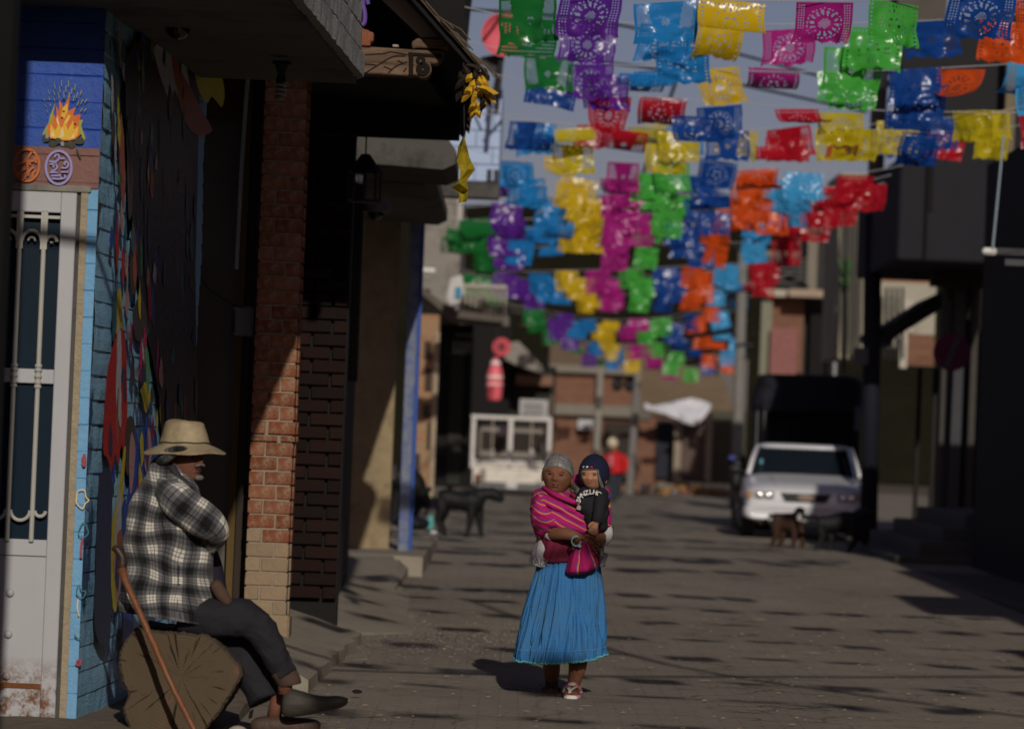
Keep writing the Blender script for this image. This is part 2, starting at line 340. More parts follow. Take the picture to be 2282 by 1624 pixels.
# zoomed picture units -> picture
def zf(x, y): return (x * .2059, 83.6 + y * .2059)
mb = MB(); off = [0]
def paint(mb, pts, mi, D, closed=True):
    off[0] += 1; q = [P(x, y, D - .0003 * off[0]) for x, y in pts]; mb.add(q, [list(range(len(q)))], mi); return
    cx = sum((p for p in q), Vector()) / len(q)
    mb.add(q + [cx], [(i, (i + 1) % len(q), len(q)) for i in range(len(q))], mi)
fl = [(520, 1090), (515, 940), (570, 920), (575, 820), (610, 880), (608, 740), (640, 800), (640, 670), (690, 760), (760, 600), (745, 740), (735, 800), (820, 755), (790, 850), (875, 830), (850, 960), (865, 1060), (800, 1110), (700, 1120), (600, 1100)]
paint(mb, [zf(*p) for p in ((470, 1140), (462, 1040), (500, 960), (520, 940), (540, 850), (570, 780), (600, 700), (575, 860), (600, 900), (830, 900), (900, 890), (880, 960), (925, 1090), (905, 1150), (880, 1050), (520, 1080))], 7, WD - .016)
paint(mb, [zf(x, y) for x, y in fl], 0, WD - .016)
for poly in ([(540, 1080), (545, 930), (600, 1010), (640, 920), (665, 1010), (700, 900), (735, 1010), (790, 900), (800, 1000), (850, 960), (840, 1060), (760, 1110), (620, 1100)],
             [(660, 850), (680, 760), (730, 720), (735, 800), (700, 880)], [(690, 930), (740, 830), (770, 850), (720, 940)]): paint(mb, [zf(x, y) for x, y in poly], 1, WD - .016)
for poly in ([(545, 1070), (570, 1000), (595, 1080)], [(640, 1090), (672, 960), (700, 1080)], [(700, 920), (745, 860), (720, 930)], [(760, 1100), (800, 1030), (810, 1090)], [(610, 900), (620, 840), (640, 930), (630, 960)]): paint(mb, [zf(x, y) for x, y in poly], 2, WD - .016)
for x, y, a, b in ((500, 1090, 45, 45), (575, 1150, 50, 40), (770, 1160, 50, 45), (860, 1120, 55, 40), (630, 1120, 35, 35), (700, 1160, 30, 30)):
    paint(mb, [zf(x + a * cos(t * pi / 4 + .2), y + b * sin(t * pi / 4 + .2) * (1 + .15 * sin(t * 3))) for t in range(8)], 3, WD - .016)
for x, y in ((510, 1070), (675, 1150)): paint(mb, [zf(x + 22 * cos(t * pi / 3), y + 28 * sin(t * pi / 3)) for t in range(6)], 4, WD - .016)
for x, y in ((690, 800), (672, 870), (690, 660), (815, 935)): paint(mb, [zf(x + 14 * cos(t), y + 9 * sin(t)) for t in range(6)], 3, WD - .016)
for i in range(26):
    a = -2.6 + i * .085; r0 = 330 + 60 * (i % 3); x0, y0 = 690 + r0 * cos(a) * .62, 980 + r0 * sin(a)
    paint(mb, [zf(x0, y0), zf(x0 + 26 * cos(a), y0 + 70 * sin(a)), zf(x0 + 34 * cos(a) + 5, y0 + 70 * sin(a)), zf(x0 + 8, y0)], 7, WD - .016)
mb.build('painted_fire', fire_cols, front)
def stroke(mb, pts, wd, mi, D=WD - .03):
    q = [P(x, y, D) for x, y in cr(pts, 3)]
    L = []; 
    for i, p in enumerate(q):
        t = (q[min(i + 1, len(q) - 1)] - q[max(i - 1, 0)]); t.normalize(); n_ = Vector((-t.z, 0, t.x)); L += [p - n_ * wd, p + n_ * wd]
    mb.add(L, [(2 * i, 2 * i + 1, 2 * i + 3, 2 * i + 2) for i in range(len(q) - 1)], mi)
mb = MB()
def ring(cx, cy, rx, ry, n=22): return [zf(cx + rx * cos(2 * pi * i / n), cy + ry * sin(2 * pi * i / n)) for i in range(n + 1)]
stroke(mb, ring(290, 1382, 135, 172), .006, 6); stroke(mb, ring(635, 1408, 138, 180), .006, 5)
for pts in ([(190, 1500), (250, 1420), (300, 1400), (290, 1330), (330, 1260), (350, 1230)], [(160, 1400), (230, 1350), (250, 1360), (290, 1300)], [(210, 1520), (230, 1450), (300, 1420), (280, 1500), (250, 1550)],
            [(330, 1380), (310, 1330), (360, 1340), (380, 1280), (390, 1360)], [(300, 1500), (320, 1440), (370, 1400)], [(350, 1520), (360, 1470), (385, 1430)]): stroke(mb, [zf(*p) for p in pts], .005, 6)
for pts in ([(530, 1340), (600, 1345), (640, 1310), (630, 1270), (595, 1275), (600, 1300)], [(535, 1370), (600, 1370), (600, 1350)], [(560, 1440), (600, 1430), (620, 1400), (600, 1375), (575, 1390), (590, 1405)], [(640, 1310), (700, 1310)],
            [(660, 1410), (720, 1410), (740, 1370), (715, 1345), (695, 1365), (710, 1380)], [(660, 1455), (740, 1455)], [(540, 1460), (620, 1460)], [(555, 1495), (690, 1495)], [(560, 1525), (640, 1530), (700, 1520), (700, 1495), (670, 1500), (660, 1520)]): stroke(mb, [zf(*p) for p in pts], .0045, 5)
stroke(mb, [zf(830, 1210), zf(850, 1270), zf(872, 1312)], .004, 3)
mb.build('painted_symbols', fire_cols, front)
# small chalk drawings on the pale blue corner
mb = MB(); z3 = lambda x, y: (x * .3482, 1058.5 + y * .3482)
for pts, mi in (([(490, 150), (500, 100), (540, 95), (550, 140), (570, 160), (545, 180), (530, 215), (490, 180), (490, 150)], 2), ([(505, 350), (535, 300), (555, 330), (565, 370), (540, 395), (505, 385), (505, 350)], 3),
                ([(500, 700), (490, 760), (530, 785), (550, 740), (520, 740), (510, 700)], 3), ([(475, 1020), (495, 1040), (520, 1050)], 3), ([(530, 400), (520, 460), (518, 530)], 6), ([(500, 790), (495, 850), (505, 900)], 2), ([(485, 1010), (490, 1030)], 7), ([(490, 1190), (515, 1180), (505, 1215), (485, 1200)], 6)):
    stroke(mb, [z3(*p) for p in pts], .0028 if mi != 6 else .006, mi)
for i in range(9): paint(mb, [(187 + 6 * cos(t) + (2 if t > 3 else 0), 1021 + 12 * sin(t) + i) for t in range(6)], 6, WD - .02) if i in (0, 8) else None
mb.build('chalk_drawing', [fire_cols[0], fire_cols[1], fire_cols[2], mat('paint_teal', (.03, .16, .2), .6), fire_cols[4], fire_cols[5], mat('paint_redpink', (.3, .06, .07), .6), fire_cols[7]], front)
# metal door, upright, in front plane of the wall
enam = N('door_enamel'); z = enam.n('ShaderNodeSeparateXYZ'); enam.l(enam.obj(), z.inputs[0])
rf = enam.math('MULTIPLY', enam.ramp(enam.noise(7, 8, .8), [(.46, (0, 0, 0)), (.56, (1, 1, 1))]), enam.ramp(enam.math('MULTIPLY_ADD', z.outputs[2], -1.0), [(.0, (0, 0, 0)), (.01, (0, 0, 0))]) if 0 else enam.ramp(z.outputs[2], [(.22, (1, 1, 1)), (.36, (0, 0, 0))]))
enam.col(enam.mix(rf, enam.mix(enam.noise(4, 6, .7), (.36, .36, .375), (.45, .445, .46)), (.14, .05, .015))); enam.set(Roughness=.5, Specular_IOR_Level=.35); enam.bump(enam.noise(9, 4), .25, .004)
door = thing('metal_door', (P(70, 800, WD).x, WD, 0), 'white metal door with arched bars over dark glass and rusty kick panel', 'door')
dl = P(-34, 800, WD).x; dr = P(158, 800, WD).x; zt = P(90, 428, WD).z; zk = P(70, 1215, WD).z; zc = P(70, 838, WD).z
fw = .075; dm = WD - .035
def bx(mb, x0, x1, z0, z1, y0=dm, y1=WD + .02, mi=0): return mb.box(x0, y0, z0, x1, y1, z1, mi)
bx(MB(), dr - fw, dr, -.02, zt).build('stile', enam.m, door, bevel=.004)
bx(MB(), dl, dl + fw, -.02, zt).build('stile', enam.m, door, bevel=.004)
bx(MB(), dl + fw, dr - fw, zt - .10, zt, dm + .001).build('top_rail', enam.m, door, bevel=.004)
bx(MB(), dl + fw, dr - fw, zc - .035, zc + .035, dm + .001).build('middle_rail', enam.m, door, bevel=.004)
bx(MB(), dl + fw, dr - fw, zk - .05, zk + .03, dm + .001).build('lower_rail', enam.m, door, bevel=.004)
kp = bx(MB(), dl + fw, dr - fw, -.02, zk - .05, dm + .012).build('kick_panel', enam.m, door, bevel=.003)
bx(MB(), dl + fw, dr - fw, .2, .225, dm + .006, dm + .012).build('weld_seam', mat('rust', (.16, .06, .02), .9, .5, 20, .8), door)
glass = N('dark_door_glass'); glass.col(glass.mix(glass.noise(2, 4), (.002, .008, .018), (.004, .018, .032))); glass.set(Roughness=.35, Specular_IOR_Level=.15)
for z0, z1 in ((zc + .035, zt - .1), (zk + .03, zc - .035)): bx(MB(), dl + fw, dr - fw, z0, z1, WD - .004, WD + .004).build('pane', glass.m, door)
barx = [P(35, 800, WD).x - .0, P(75 + 14, 800, WD).x]
span = (barx[1] - barx[0]); yb = dm - .008
cream = mat('bar_enamel', (.4, .385, .34), .5, .12, 8, .1)
edges = [barx[0] - span, barx[0], barx[1], dr - fw + .0]
for k, xb in enumerate(barx):
    mb = MB(); mb.tube([(xb, yb, zk + .02), (xb, yb, zt - .09)], .012, 10)
    for zz in (zc + .05, zc, zc - .05, zc + .03, zc - .03): mb.ball((xb, yb, zz), .019, .019, .014, 6)
    mb.box(xb - .016, yb - .01, zt - .28, xb + .016, yb + .02, zt - .1); mb.build('bar', cream, door, smooth=False)
for k in range(3):
    x0, x1 = edges[k], edges[k + 1]; r0 = (x1 - x0) / 2 - .012; xm = (x0 + x1) / 2
    if x0 < dl + fw - .02: x0 = dl + fw
    for zb, sg in ((zt - .24, 1), (zk + .17, -1)):
        mb = MB(); mb.tube([(xm + r0 * cos(pi * i / 12), yb, zb + sg * r0 * sin(pi * i / 12) * 1.05) for i in range(13)], .009, 8)
        mb.tube([(xm + (r0 - .03) * cos(pi * i / 12), yb, zb + sg * ((r0 - .03) * sin(pi * i / 12) * 1.05)) for i in range(13)], .005, 6) if sg > 0 else None
        mb.build('arch', cream, door)
mb = MB().box(edges[0], yb - .006, zt - .13, dr - fw, yb + .006, zt - .115).build('trim_bar', cream, door)
for yy in (1320, 1412, 1505):
    c_ = P(22 - (yy - 1320) * .045, yy, dm); MB().ball((c_.x, dm + .006, c_.z), .021, .016, .021, 8).build('rivet', enam.m, door, smooth=True)
# rusty lip and window scratch
# black slab added for the dark, shadowed strip on the far left
nd = P(38, 120, 14)
tag(MB().box(nd.x - 1.2, 13.9, -.05, nd.x, 14.05, 6).build('dark_slab', mat('strip_black', (.0015, .0015, .0015), .9, .3), bevel=.01), 'added black slab standing for the dark strip at the left side', 'wall')
# mural wall, receding
MW = xc
s = N('mural_ground'); sp = s.n('ShaderNodeSeparateXYZ'); s.l(s.obj(), sp.inputs[0])
c = s.mix(s.noise(2, 7, .7), (.2, .46, .68), (.34, .6, .8))
c = s.mix(s.ramp(s.noise(1.2, 6, .7, stretch=(1, .9, .45)), [(.55, (0, 0, 0)), (.58, (1, 1, 1))]), c, (.05, .1, .22))
c = s.mix(s.ramp(s.noise(9, 6, .8, stretch=(1, 1, .5)), [(.66, (0, 0, 0)), (.69, (1, 1, 1))]), c, (.45, .5, .5))
s.col(c); s.set(Roughness=.4, Specular_IOR_Level=.5); s.bump(s.math('ADD', s.noise(16, 7, .75), s.noise(60, 3, .6)), .9, .024); mural = s.m
mwall = thing('mural_wall', (MW, 21.5, 0), 'receding brick wall covered in a bright painted mural beside the door', 'wall')
YE = 22.6
wx = lambda y: MW + .045 * (y - WD)
mb = MB(); zs = []
for k in range(31): zs += [.04 + k * .12, .04 + k * .12 + .008, .04 + k * .12 + .06]
ysm = [WD - .004 + (YE - WD) * i / 90 for i in range(91)]; vs = []
for k, z_ in enumerate(zs):
    for y in ysm: vs.append((wx(y) + (-.006 if k % 3 == 0 else 0) * (.5 + abs(noise.noise(Vector((y * 2, z_, 0))))) + .014 * noise.noise(Vector((0, y * 1.5, z_ * 1.8))) + .0035 * noise.noise(Vector((0, y * 8, z_ * 9))), y, z_))
n_ = len(ysm); mb.add(vs, [(j * n_ + i, j * n_ + i + 1, (j + 1) * n_ + i + 1, (j + 1) * n_ + i) for j in range(len(zs) - 1) for i in range(n_ - 1)])
mb.build('wall_face', mural, mwall)
MB().prism([(MW - .3, WD + .01, -.05), (MW - .035, WD + .01, -.05), (wx(YE) - .035, YE, -.05), (wx(YE) - .3, YE, -.05)], (0, 0, 3.95)).build('wall_core', conc_dk, mwall)
# painted figures and flat areas on it, given as (depth, height) shapes
cols = {'red': (.5, .02, .015), 'yel': (.6, .48, .02), 'navy': (.02, .035, .1), 'blue': (.015, .07, .4), 'pink': (.5, .28, .26), 'white': (.5, .5, .52), 'green': (.1, .3, .12), 'teal': (.02, .12, .14), 'rust': (.4, .1, .05), 'brown': (.06, .045, .04), 'mag': (.5, .02, .12), 'near_black': (.012, .013, .02)}
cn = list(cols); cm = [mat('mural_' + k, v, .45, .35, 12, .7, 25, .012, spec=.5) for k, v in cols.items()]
def mw(x, y, k=[0]):
    """point of the mural wall that shows at x, y of the picture"""
    D = MW / ((x - CX) / F - 0 * k[0]);
    for _ in range(5):
        q = P(x, y, D); D *= wx(D) / q.x
    return P(x, y, D)
mb = MB(); lay = [0]
def mp(pts, c):
    lay[0] += 1; q = [mw(x + .8 * sin(y * .7), y) for x, y in cr(list(pts) + [pts[0]], 3)[:-1]]
    for p in q: p.x = wx(p.y) + .026 + .0006 * (lay[0] % 12)
    mb.add(q, [list(range(len(q)))], cn.index(c))
mp([(268, 150), (300, 90), (428, 80), (431, 600), (428, 1250), (372, 1330), (352, 1000), (344, 880), (322, 760), (300, 640), (284, 480), (272, 330)], 'near_black')  # broad near-black area over the upper far end of the mural
mp([(249, 660), (254, 640), (260, 660), (262, 720), (258, 760), (246, 740)], 'yel')
mp([(247, 745), (258, 730), (268, 760), (272, 900), (266, 1010), (258, 990), (252, 1040), (244, 1010), (238, 1060), (228, 1020), (217, 1000), (222, 880), (232, 800)], 'red')
mp([(250, 720), (257, 740), (258, 860), (253, 940), (246, 900), (248, 800)], 'white')
mp([(252, 860), (257, 900), (254, 960), (248, 990), (246, 930)], 'rust')
mp([(246, 1120), (262, 1010), (268, 1000), (262, 1100), (252, 1260), (246, 1360), (236, 1330), (232, 1200)], 'yel')
mp([(248, 1110), (256, 1090), (258, 1170), (250, 1230), (243, 1200)], 'white'); mp([(258, 1130), (268, 1110), (268, 1200), (256, 1230)], 'teal')
mp([(238, 1240), (252, 1220), (256, 1300), (246, 1340)], 'pink'); mp([(247, 1190), (256, 1180), (262, 1230), (250, 1260)], 'rust')
mp([(205, 1060), (222, 1040), (236, 1080), (232, 1240), (234, 1340), (228, 1440), (196, 1400), (200, 1200)], 'navy')
for x0 in (282, 303, 325): mp([(x0, 1200), (x0 - 6, 1060), (x0, 980), (x0 + 8, 950), (x0 + 16, 990), (x0 + 16, 1060), (x0 + 10, 1250)], 'blue')
mp([(262, 1420), (268, 1150), (282, 1060), (292, 1080), (290, 1300), (276, 1500)], 'blue')
mp([(270, 935), (280, 925), (290, 950), (286, 1010), (272, 1060), (266, 1000)], 'brown'); mp([(276, 1000), (282, 960), (290, 1000), (286, 1060), (278, 1100)], 'pink')
mp([(290, 1090), (300, 1060), (304, 1100), (296, 1140)], 'mag'); mp([(296, 1060), (300, 1030), (306, 1080), (300, 1120)], 'yel')
mp([(300, 870), (312, 850), (324, 880), (314, 920), (306, 890)], 'yel'); mp([(310, 780), (316, 770), (322, 830), (316, 880)], 'green'); mp([(298, 980), (304, 960), (308, 1010), (302, 1040)], 'yel')
mp([(312, 980), (320, 950), (326, 1010), (318, 1060), (310, 1040)], 'pink'); mp([(278, 560), (290, 480), (298, 560), (292, 650), (280, 640)], 'brown'); mp([(284, 520), (292, 500), (296, 590), (288, 640)], 'rust')
mp([(284, 700), (300, 660), (322, 700), (326, 740), (310, 745), (302, 760), (290, 750)], 'brown'); mp([(303, 520), (308, 560), (306, 620), (300, 560)], 'green')
mp([(258, 250), (264, 300), (268, 420), (260, 460), (254, 350)], 'rust'); mp([(272, 330), (280, 380), (282, 470), (274, 480)], 'brown'); mp([(262, 540), (266, 600), (262, 640), (258, 580)], 'red')
mp([(316, 640), (322, 600), (328, 680), (322, 720)], 'red'); mp([(244, 510), (250, 470), (252, 560), (246, 600)], 'red'); mp([(236, 690), (244, 640), (246, 720), (238, 760)], 'teal')
r = random.Random(3)
for i in range(150):
    x = r.uniform(232, 430); y = r.uniform(60, 1330); w_ = r.uniform(1.5, 5); h_ = r.uniform(14, 60)
    mp([(x, y - h_), (x + w_, y - h_ * .2), (x + w_ * .6, y + h_), (x - w_, y + h_ * .3)], r.choice(['navy', 'brown', 'teal', 'navy', 'white', 'rust', 'yel', 'green', 'pink', 'blue', 'mag'] if x < 350 else ['navy', 'navy', 'teal', 'brown', 'navy', 'brown', 'rust']))
# zigzag flames high at the far end of the wall
for q in ([(330, 110), (350, 90), (372, 120), (400, 130), (415, 190), (400, 240), (380, 200), (372, 230), (350, 180)], ): mp(q, 'white')
mp([(430, 95), (440, 150), (455, 120), (470, 170), (485, 150), (500, 200), (495, 240), (470, 215), (455, 230), (430, 180)], 'yel')
mp([(370, 110), (385, 120), (395, 160), (420, 200), (440, 240), (470, 290), (430, 300), (400, 260), (385, 200)], 'rust')
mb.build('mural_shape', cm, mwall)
# ------------------------------------------------------------------ concrete slab over the door, with lamp and camera
brd = N('boarded_concrete'); z = brd.n('ShaderNodeSeparateXYZ'); brd.l(brd.obj(), z.inputs[0])
cc = brd.mix(brd.noise(5, 8, .75, stretch=(1, 1, 2)), (.28, .28, .265), (.55, .55, .52)); brd.col(cc); brd.set(Roughness=.95, Specular_IOR_Level=.1)
brd.bump(brd.math('ADD', brd.noise(18, 8, .75), brd.noise(70, 3, .7)), 1, .03)
slab = thing('balcony_slab', (-2, 19, 3.45), 'rough grey concrete balcony slab hanging over the mural wall', 'balcony')
XS = P(640, 2, 17.95).x; XE = P(794, 187, 22.0).x; ZB = P(791, 187, 22.0).z; ZB0 = P(640, 2, 17.95).z
XN = XS + (XS - XE) * 2.25 / 4.05; ZN = ZB0 + (ZB0 - ZB) * 2.25 / 4.05
a = [Vector((-3.4, 17.95, ZB0)), Vector((-1.86, 17.95, ZB0)), Vector((XN, 15.7, ZN)), Vector((XE, 22.0, ZB)), Vector((-3.4, 22.0, ZB))]  # unseen slanted front corner, shaped to steepen the shade line on the mural
up = Vector((0, 0, .16))
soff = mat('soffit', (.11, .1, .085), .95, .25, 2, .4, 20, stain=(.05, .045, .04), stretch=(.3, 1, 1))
MB().prism(a, up).build('slab', soff, slab)
for i in range(5):     # the boarded fascia, course by course
    z0, z1 = .03 + i * .155, .03 + i * .155 + .147; o_ = .012 + .012 * (i % 2) + (.03 if i == 0 else 0)
    mb = MB(); n = 64
    rows = []
    for zz, sh in ((z0, 0), (z0 + .01, 1), (z1 - .01, 1), (z1, 0)):
        rows.append([Vector((lerp(XN, XE, t / n) + o_ * sh + .012 * noise.noise(Vector((t * .9, i * 3, zz * 30))), lerp(15.7, 22.0, t / n), lerp(ZN, ZB, t / n) + zz + (.022 * noise.noise(Vector((t * 1.3, i, 0))) if i == 0 and sh == 0 else .006 * noise.noise(Vector((t * 1.1, i + zz, 5)))))) for t in range(n + 1)])
    mb.add([p for r_ in rows for p in r_], [(k * (n + 1) + t, k * (n + 1) + t + 1, (k + 1) * (n + 1) + t + 1, (k + 1) * (n + 1) + t) for k in range(3) for t in range(n)])
    e0 = [r_[n] for r_ in rows]; e1 = [p + Vector((-.12, 0, 0)) for p in e0]; mb.add(e0 + e1, [(k, k + 1, k + 5, k + 4) for k in range(3)])
    mb.build('fascia_course', brd.m, slab)
MB().prism([p + Vector((-.03 if p.x > -3 else 0, 0, .17)) for p in a], (0, 0, 2.4)).build('upper_floor', conc_dk, slab)  # carried up unseen to keep the sun off the upper pillar
# dome lamp hanging under it, at the wall
q = P(398, 35, 19.4)
t = thing('dome_camera', q, 'round white dome camera under the concrete balcony', 'camera')
mb = MB()
def disk(mb, c, r0, r1, z0, z1, n=24, mi=0): mb.loft([[c + Vector((r0 * cos(2 * pi * i / n), r0 * sin(2 * pi * i / n), z0)) for i in range(n)], [c + Vector((r1 * cos(2 * pi * i / n), r1 * sin(2 * pi * i / n), z1)) for i in range(n)]], mi)
disk(mb, q, .1, .1, -.055, .03); disk(mb, q, .07, .07, .03, .3); mb.build('housing', mat('dull_white', (.3, .3, .3), .5, .1), t, bevel=.006)
MB().ball(q + Vector((0, 0, -.055)), .065, .065, .07, 10).build('dome', mat('smoke_dome', (.01, .01, .01), .1, .1, bump=0, spec=.6), t, smooth=True)
q = P(628, 145, 20.6)
t = thing('bare_lamp', q + Vector((0, 0, .05)), 'bare spiral bulb in a black holder under the concrete slab', 'lamp')
mb = MB(); disk(mb, q, .05, .05, .0, .02); disk(mb, q, .02, .035, -.05, .0); disk(mb, q, .03, .02, -.09, -.05); mb.build('holder', iron_dk, t)
MB().tube([q + Vector((.024 * cos(i * .9), .024 * sin(i * .9), -.09 - i * .0035)) for i in range(28)], .009, 6).build('bulb', mat('bulb_glass', (.25, .24, .22), .3, .05, bump=0), t, smooth=True)
# pale cable along the soffit and down the wall
mb = MB(); mb.tube([P(425, 60, 19.6), P(470, 110, 21), P(520, 150, 22), P(553, 168, 23.4), P(548, 230, 23.6), P(538, 380, 23.7), P(527, 600, 23.7)], .012, 6)
tag(mb.build('cable', mat('pale_cable', (.2, .2, .17), .6)), 'pale cable running under the balcony and down the wall', 'cable')
# ------------------------------------------------------------------ recess between the mural wall and the brick pillar
rec = thing('shaded_house', (-2, 25, .25), 'shaded house front behind the brick pillar with pale panel and plank door', 'house')
x0 = P(352, 700, 25.35).x; 
pale = mat('pale_panel', (.11, .1, .085), .9, .15, 3, .2)
b = wbox(425, 262, 526, 1330, 25.4, .08); MB().box(*b).build('panel', pale, rec)
b2 = wbox(436, -20, 548, 262, 25.3, .1); MB().box(*b2).build('painted_header', mat('header_paint', (.08, .03, .02), .8, .5, 6), rec)
for i in range(30):
    z_ = .3 + i * .078; xx = P(437 - i * 0, 700, 25.3).x
    MB().box(xx - .12, 25.28, z_, xx - .012, 25.34, z_ + .05).build('shutter_slat', mat('slat_grey', (.06, .055, .05), .8), rec)
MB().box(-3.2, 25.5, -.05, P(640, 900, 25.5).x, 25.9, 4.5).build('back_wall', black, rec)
for i in range(4):
    xx = P(528, 700, 25.2).x + i * .052; MB().box(xx, 25.15 + .01 * (i % 2), .2, xx + .047, 25.2, 4.0).build('plank', [mat('plank_yellow', (.1, .06, .015), .8, .4, 6, stretch=(1, 1, .2)), darkwood, darkwood, mat('plank_brown', (.05, .028, .016), .8, .4, 6, stretch=(1, 1, .2))][i], rec)
b = wbox(520, 682, 562, 748, 24.9, .1); t = thing('meter_box', (b[0], b[1], b[2]), 'grey electricity meter box between pale panel and brick pillar', 'meter')
MB().box(*b).build('case', mat('meter_grey', (.17, .17, .175), .6, .1), t, bevel=.012); MB().box(b[0] - .012, b[1] - .004, b[2] + .02, b[0] + .012, b[1] + .02, b[5] - .03).build('hinge', iron_dk, t)
mb = MB(); mb.tube([P(440, 605, 24.8), P(462, 640, 24.8), P(515, 676, 24.8), P(540, 684, 24.9)], .006, 6, k=3); tag(mb.build('cable', iron_dk), 'thin dark cable sagging towards the meter box', 'cable')
# ------------------------------------------------------------------ brick pillars
BR = []
for i in range(6):
    s = N('brick_red_%d' % i); a_ = [(.27, .085, .04), (.32, .115, .055), (.22, .068, .032), (.29, .105, .058), (.25, .09, .046), (.34, .13, .07)][i]
    zz = s.n('ShaderNodeSeparateXYZ'); s.l(s.obj(), zz.inputs[0])
    dust = s.math('ADD', s.math('MULTIPLY', s.ramp(zz.outputs[2], [(.0, (1, 1, 1)), (.75, (.0, .0, .0))]) if 0 else s.noise(5, 5), .0), s.noise(7, 7, .8))
    s.col(s.mix(s.ramp(dust, [(.5, (0, 0, 0)), (.72, (1, 1, 1))]), s.mix(s.noise(18, 6, .8), a_, tuple(c * .6 for c in a_)), (.36, .26, .17))); s.set(Roughness=.92, Specular_IOR_Level=.15)
    s.bump(s.math('ADD', s.noise(22, 7, .75), s.noise(80, 3, .7)), .8, .012); BR.append(s.m)
cementy = [mat('brick_rendered_%d' % i, c_, .95, .25, 8, .8, 30, .012) for i, c_ in enumerate([(.27, .2, .125), (.24, .175, .11), (.27, .19, .12)])]
mortar = mat('mortar', (.28, .22, .16), .95, .3, 10, .8, 40, .01)
BM = {}
def brick_mesh(key):
    if key not in BM:
        L, Wd, H, sd = key; bm = bmesh.new(); bmesh.ops.create_cube(bm, size=1)
        rr = random.Random(sd); 
        bmesh.ops.bevel(bm, geom=bm.edges[:], offset=.035, segments=1, affect='EDGES')
        for v_ in bm.verts: v_.co = Vector((v_.co.x * L, v_.co.y * Wd, v_.co.z * H)) + Vector([rr.uniform(-.002, .002) for _ in range(3)])
        me = bpy.data.meshes.new('brick'); bm.to_mesh(me); bm.free(); me.materials.append(None); BM[key] = me
    return BM[key]
def brick(par, x, y, z_, L, Wd, H, m, sd, rz=0):
    o = bpy.data.objects.new('brick', brick_mesh((round(L, 2), round(Wd, 2), round(H, 3), sd))); C.objects.link(o); o.parent = par
    o.location = Vector((x, y, z_)) - ROOT[par.name]; o.rotation_euler = (rnd.uniform(-.012, .012), rnd.uniform(-.012, .012), rz + rnd.uniform(-.015, .015))
    o.material_slots[0].link = 'OBJECT'; o.material_slots[0].material = m; return o
PD = 24.5; zb0 = P(638, 1388, PD).z
pxr = P(638, 1385, PD).x; pxl = P(545, 1385, PD).x - .01; PW = pxr - pxl
pil = thing('brick_pillar', ((pxl + pxr) / 2, PD + .14, zb0), 'orange brick pillar, sunlit near its foot, behind the seated man', 'pillar')
MB().box(pxl + .012, PD + .012, zb0 - .1, pxr - .012, PD + .27, 3.8).build('core', mortar, pil)
z_ = zb0 + .045; row = 0
while z_ < 3.75:
    H = .092; lev = z_ - zb0
    if row in (12,): H = .045
    for j in range(2):
        off_ = .62 if row % 2 == 0 else .33
        L0, L1 = (0, off_) if j == 0 else (off_, 1)
        m = cementy[(row + j) % 3] if lev < .42 + .1 * ((row + j) % 2) else BR[rnd.randrange(6)]
        xx0 = pxl + PW * L0 + (.006 if j else 0); xx1 = pxl + PW * L1
        o_ = .012 if row in (12, 13) else 0
        brick(pil, (xx0 + xx1) / 2 + (o_ if j else 0), PD + .07 - o_, z_ + H / 2, xx1 - xx0 - .004, .135, H - .012, m, row % 4)
    for j in range(1): brick(pil, pxr - .05 + (.012 if row in (12, 13) else 0), PD + .21, z_ + H / 2, .11, .125, H - .012, cementy[row % 3] if lev < .42 else BR[rnd.randrange(6)], row % 3)
    z_ += H; row += 1
# rough cement foot
mb = MB(); mb.box(pxl - .01, PD - .02, zb0 - .12, pxr + .02, PD + .3, zb0 + .05); mb.build('foot', cementy[0], pil, bevel=.015)
# brick wall further in, its deep shade put into the colours
bw = thing('brick_wall', (-1.5, 27.4, .3), 'red brick wall behind the pillar, darkened in its colour for shade', 'wall')
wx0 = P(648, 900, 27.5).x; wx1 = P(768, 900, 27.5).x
MB().box(wx0 - .3, 27.53, .1, wx1, 27.8, 4.5).build('core', mat('mortar_shade', (.006, .005, .0045)), bw)
r_i = 0; z_ = .3
dkb = [mat('brick_shade_%d' % i, c_, .95, .4, 14, .8, 40, .01) for i, c_ in enumerate([(.012, .0035, .002), (.008, .003, .002), (.015, .005, .003)])]
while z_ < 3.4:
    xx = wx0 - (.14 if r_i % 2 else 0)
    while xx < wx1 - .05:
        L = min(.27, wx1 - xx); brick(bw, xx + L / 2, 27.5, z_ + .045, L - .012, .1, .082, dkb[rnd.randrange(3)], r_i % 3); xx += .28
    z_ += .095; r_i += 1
# side wall with painted plaster and window, running back
sw = thing('plastered_house', (-1.3, 33, .3), 'grey plastered house with a dark window and tan wall end', 'house')
xa = P(758, 900, 29).x; xb = P(790, 900, 35).x
plas = mat('plaster_grey', (.045, .043, .042), .9, .4, 4, .6, 25, .01, stain=(.025, .025, .03)); tan = mat('tan_stucco', (.34, .26, .15), .95, .25, 9, 1, 60, .02, stain=(.24, .18, .11))
MB().hexa([(xa, 29, .1), (xa - .2, 29, .1), (xa - .2, 29, 4.2), (xa, 29, 4.2)], [(xb, 35, .1), (xb - .2, 35, .1), (xb - .2, 35, 4.2), (xb, 35, 4.2)]).build('side_wall', plas, sw)
b = wbox(790, 440, 842, 862, 34.5, .1); MB().box(b[0], 31.2, b[2], b[3] - .02, 31.3, b[5] + .3).build('window', mat('window_dark', (.003, .003, .008), .4), sw)
for i in range(5): MB().box(b[0] + .03 + i * .035, 31.16, b[2], b[0] + .036 + i * .035, 31.18, b[5] + .3).build('window_bar', iron_dk, sw)
b = wbox(700, 300, 884, 1238, 40, .3); MB().box(b[0], b[1], .1, b[3], b[4], b[5]).build('end_wall', tan, sw)
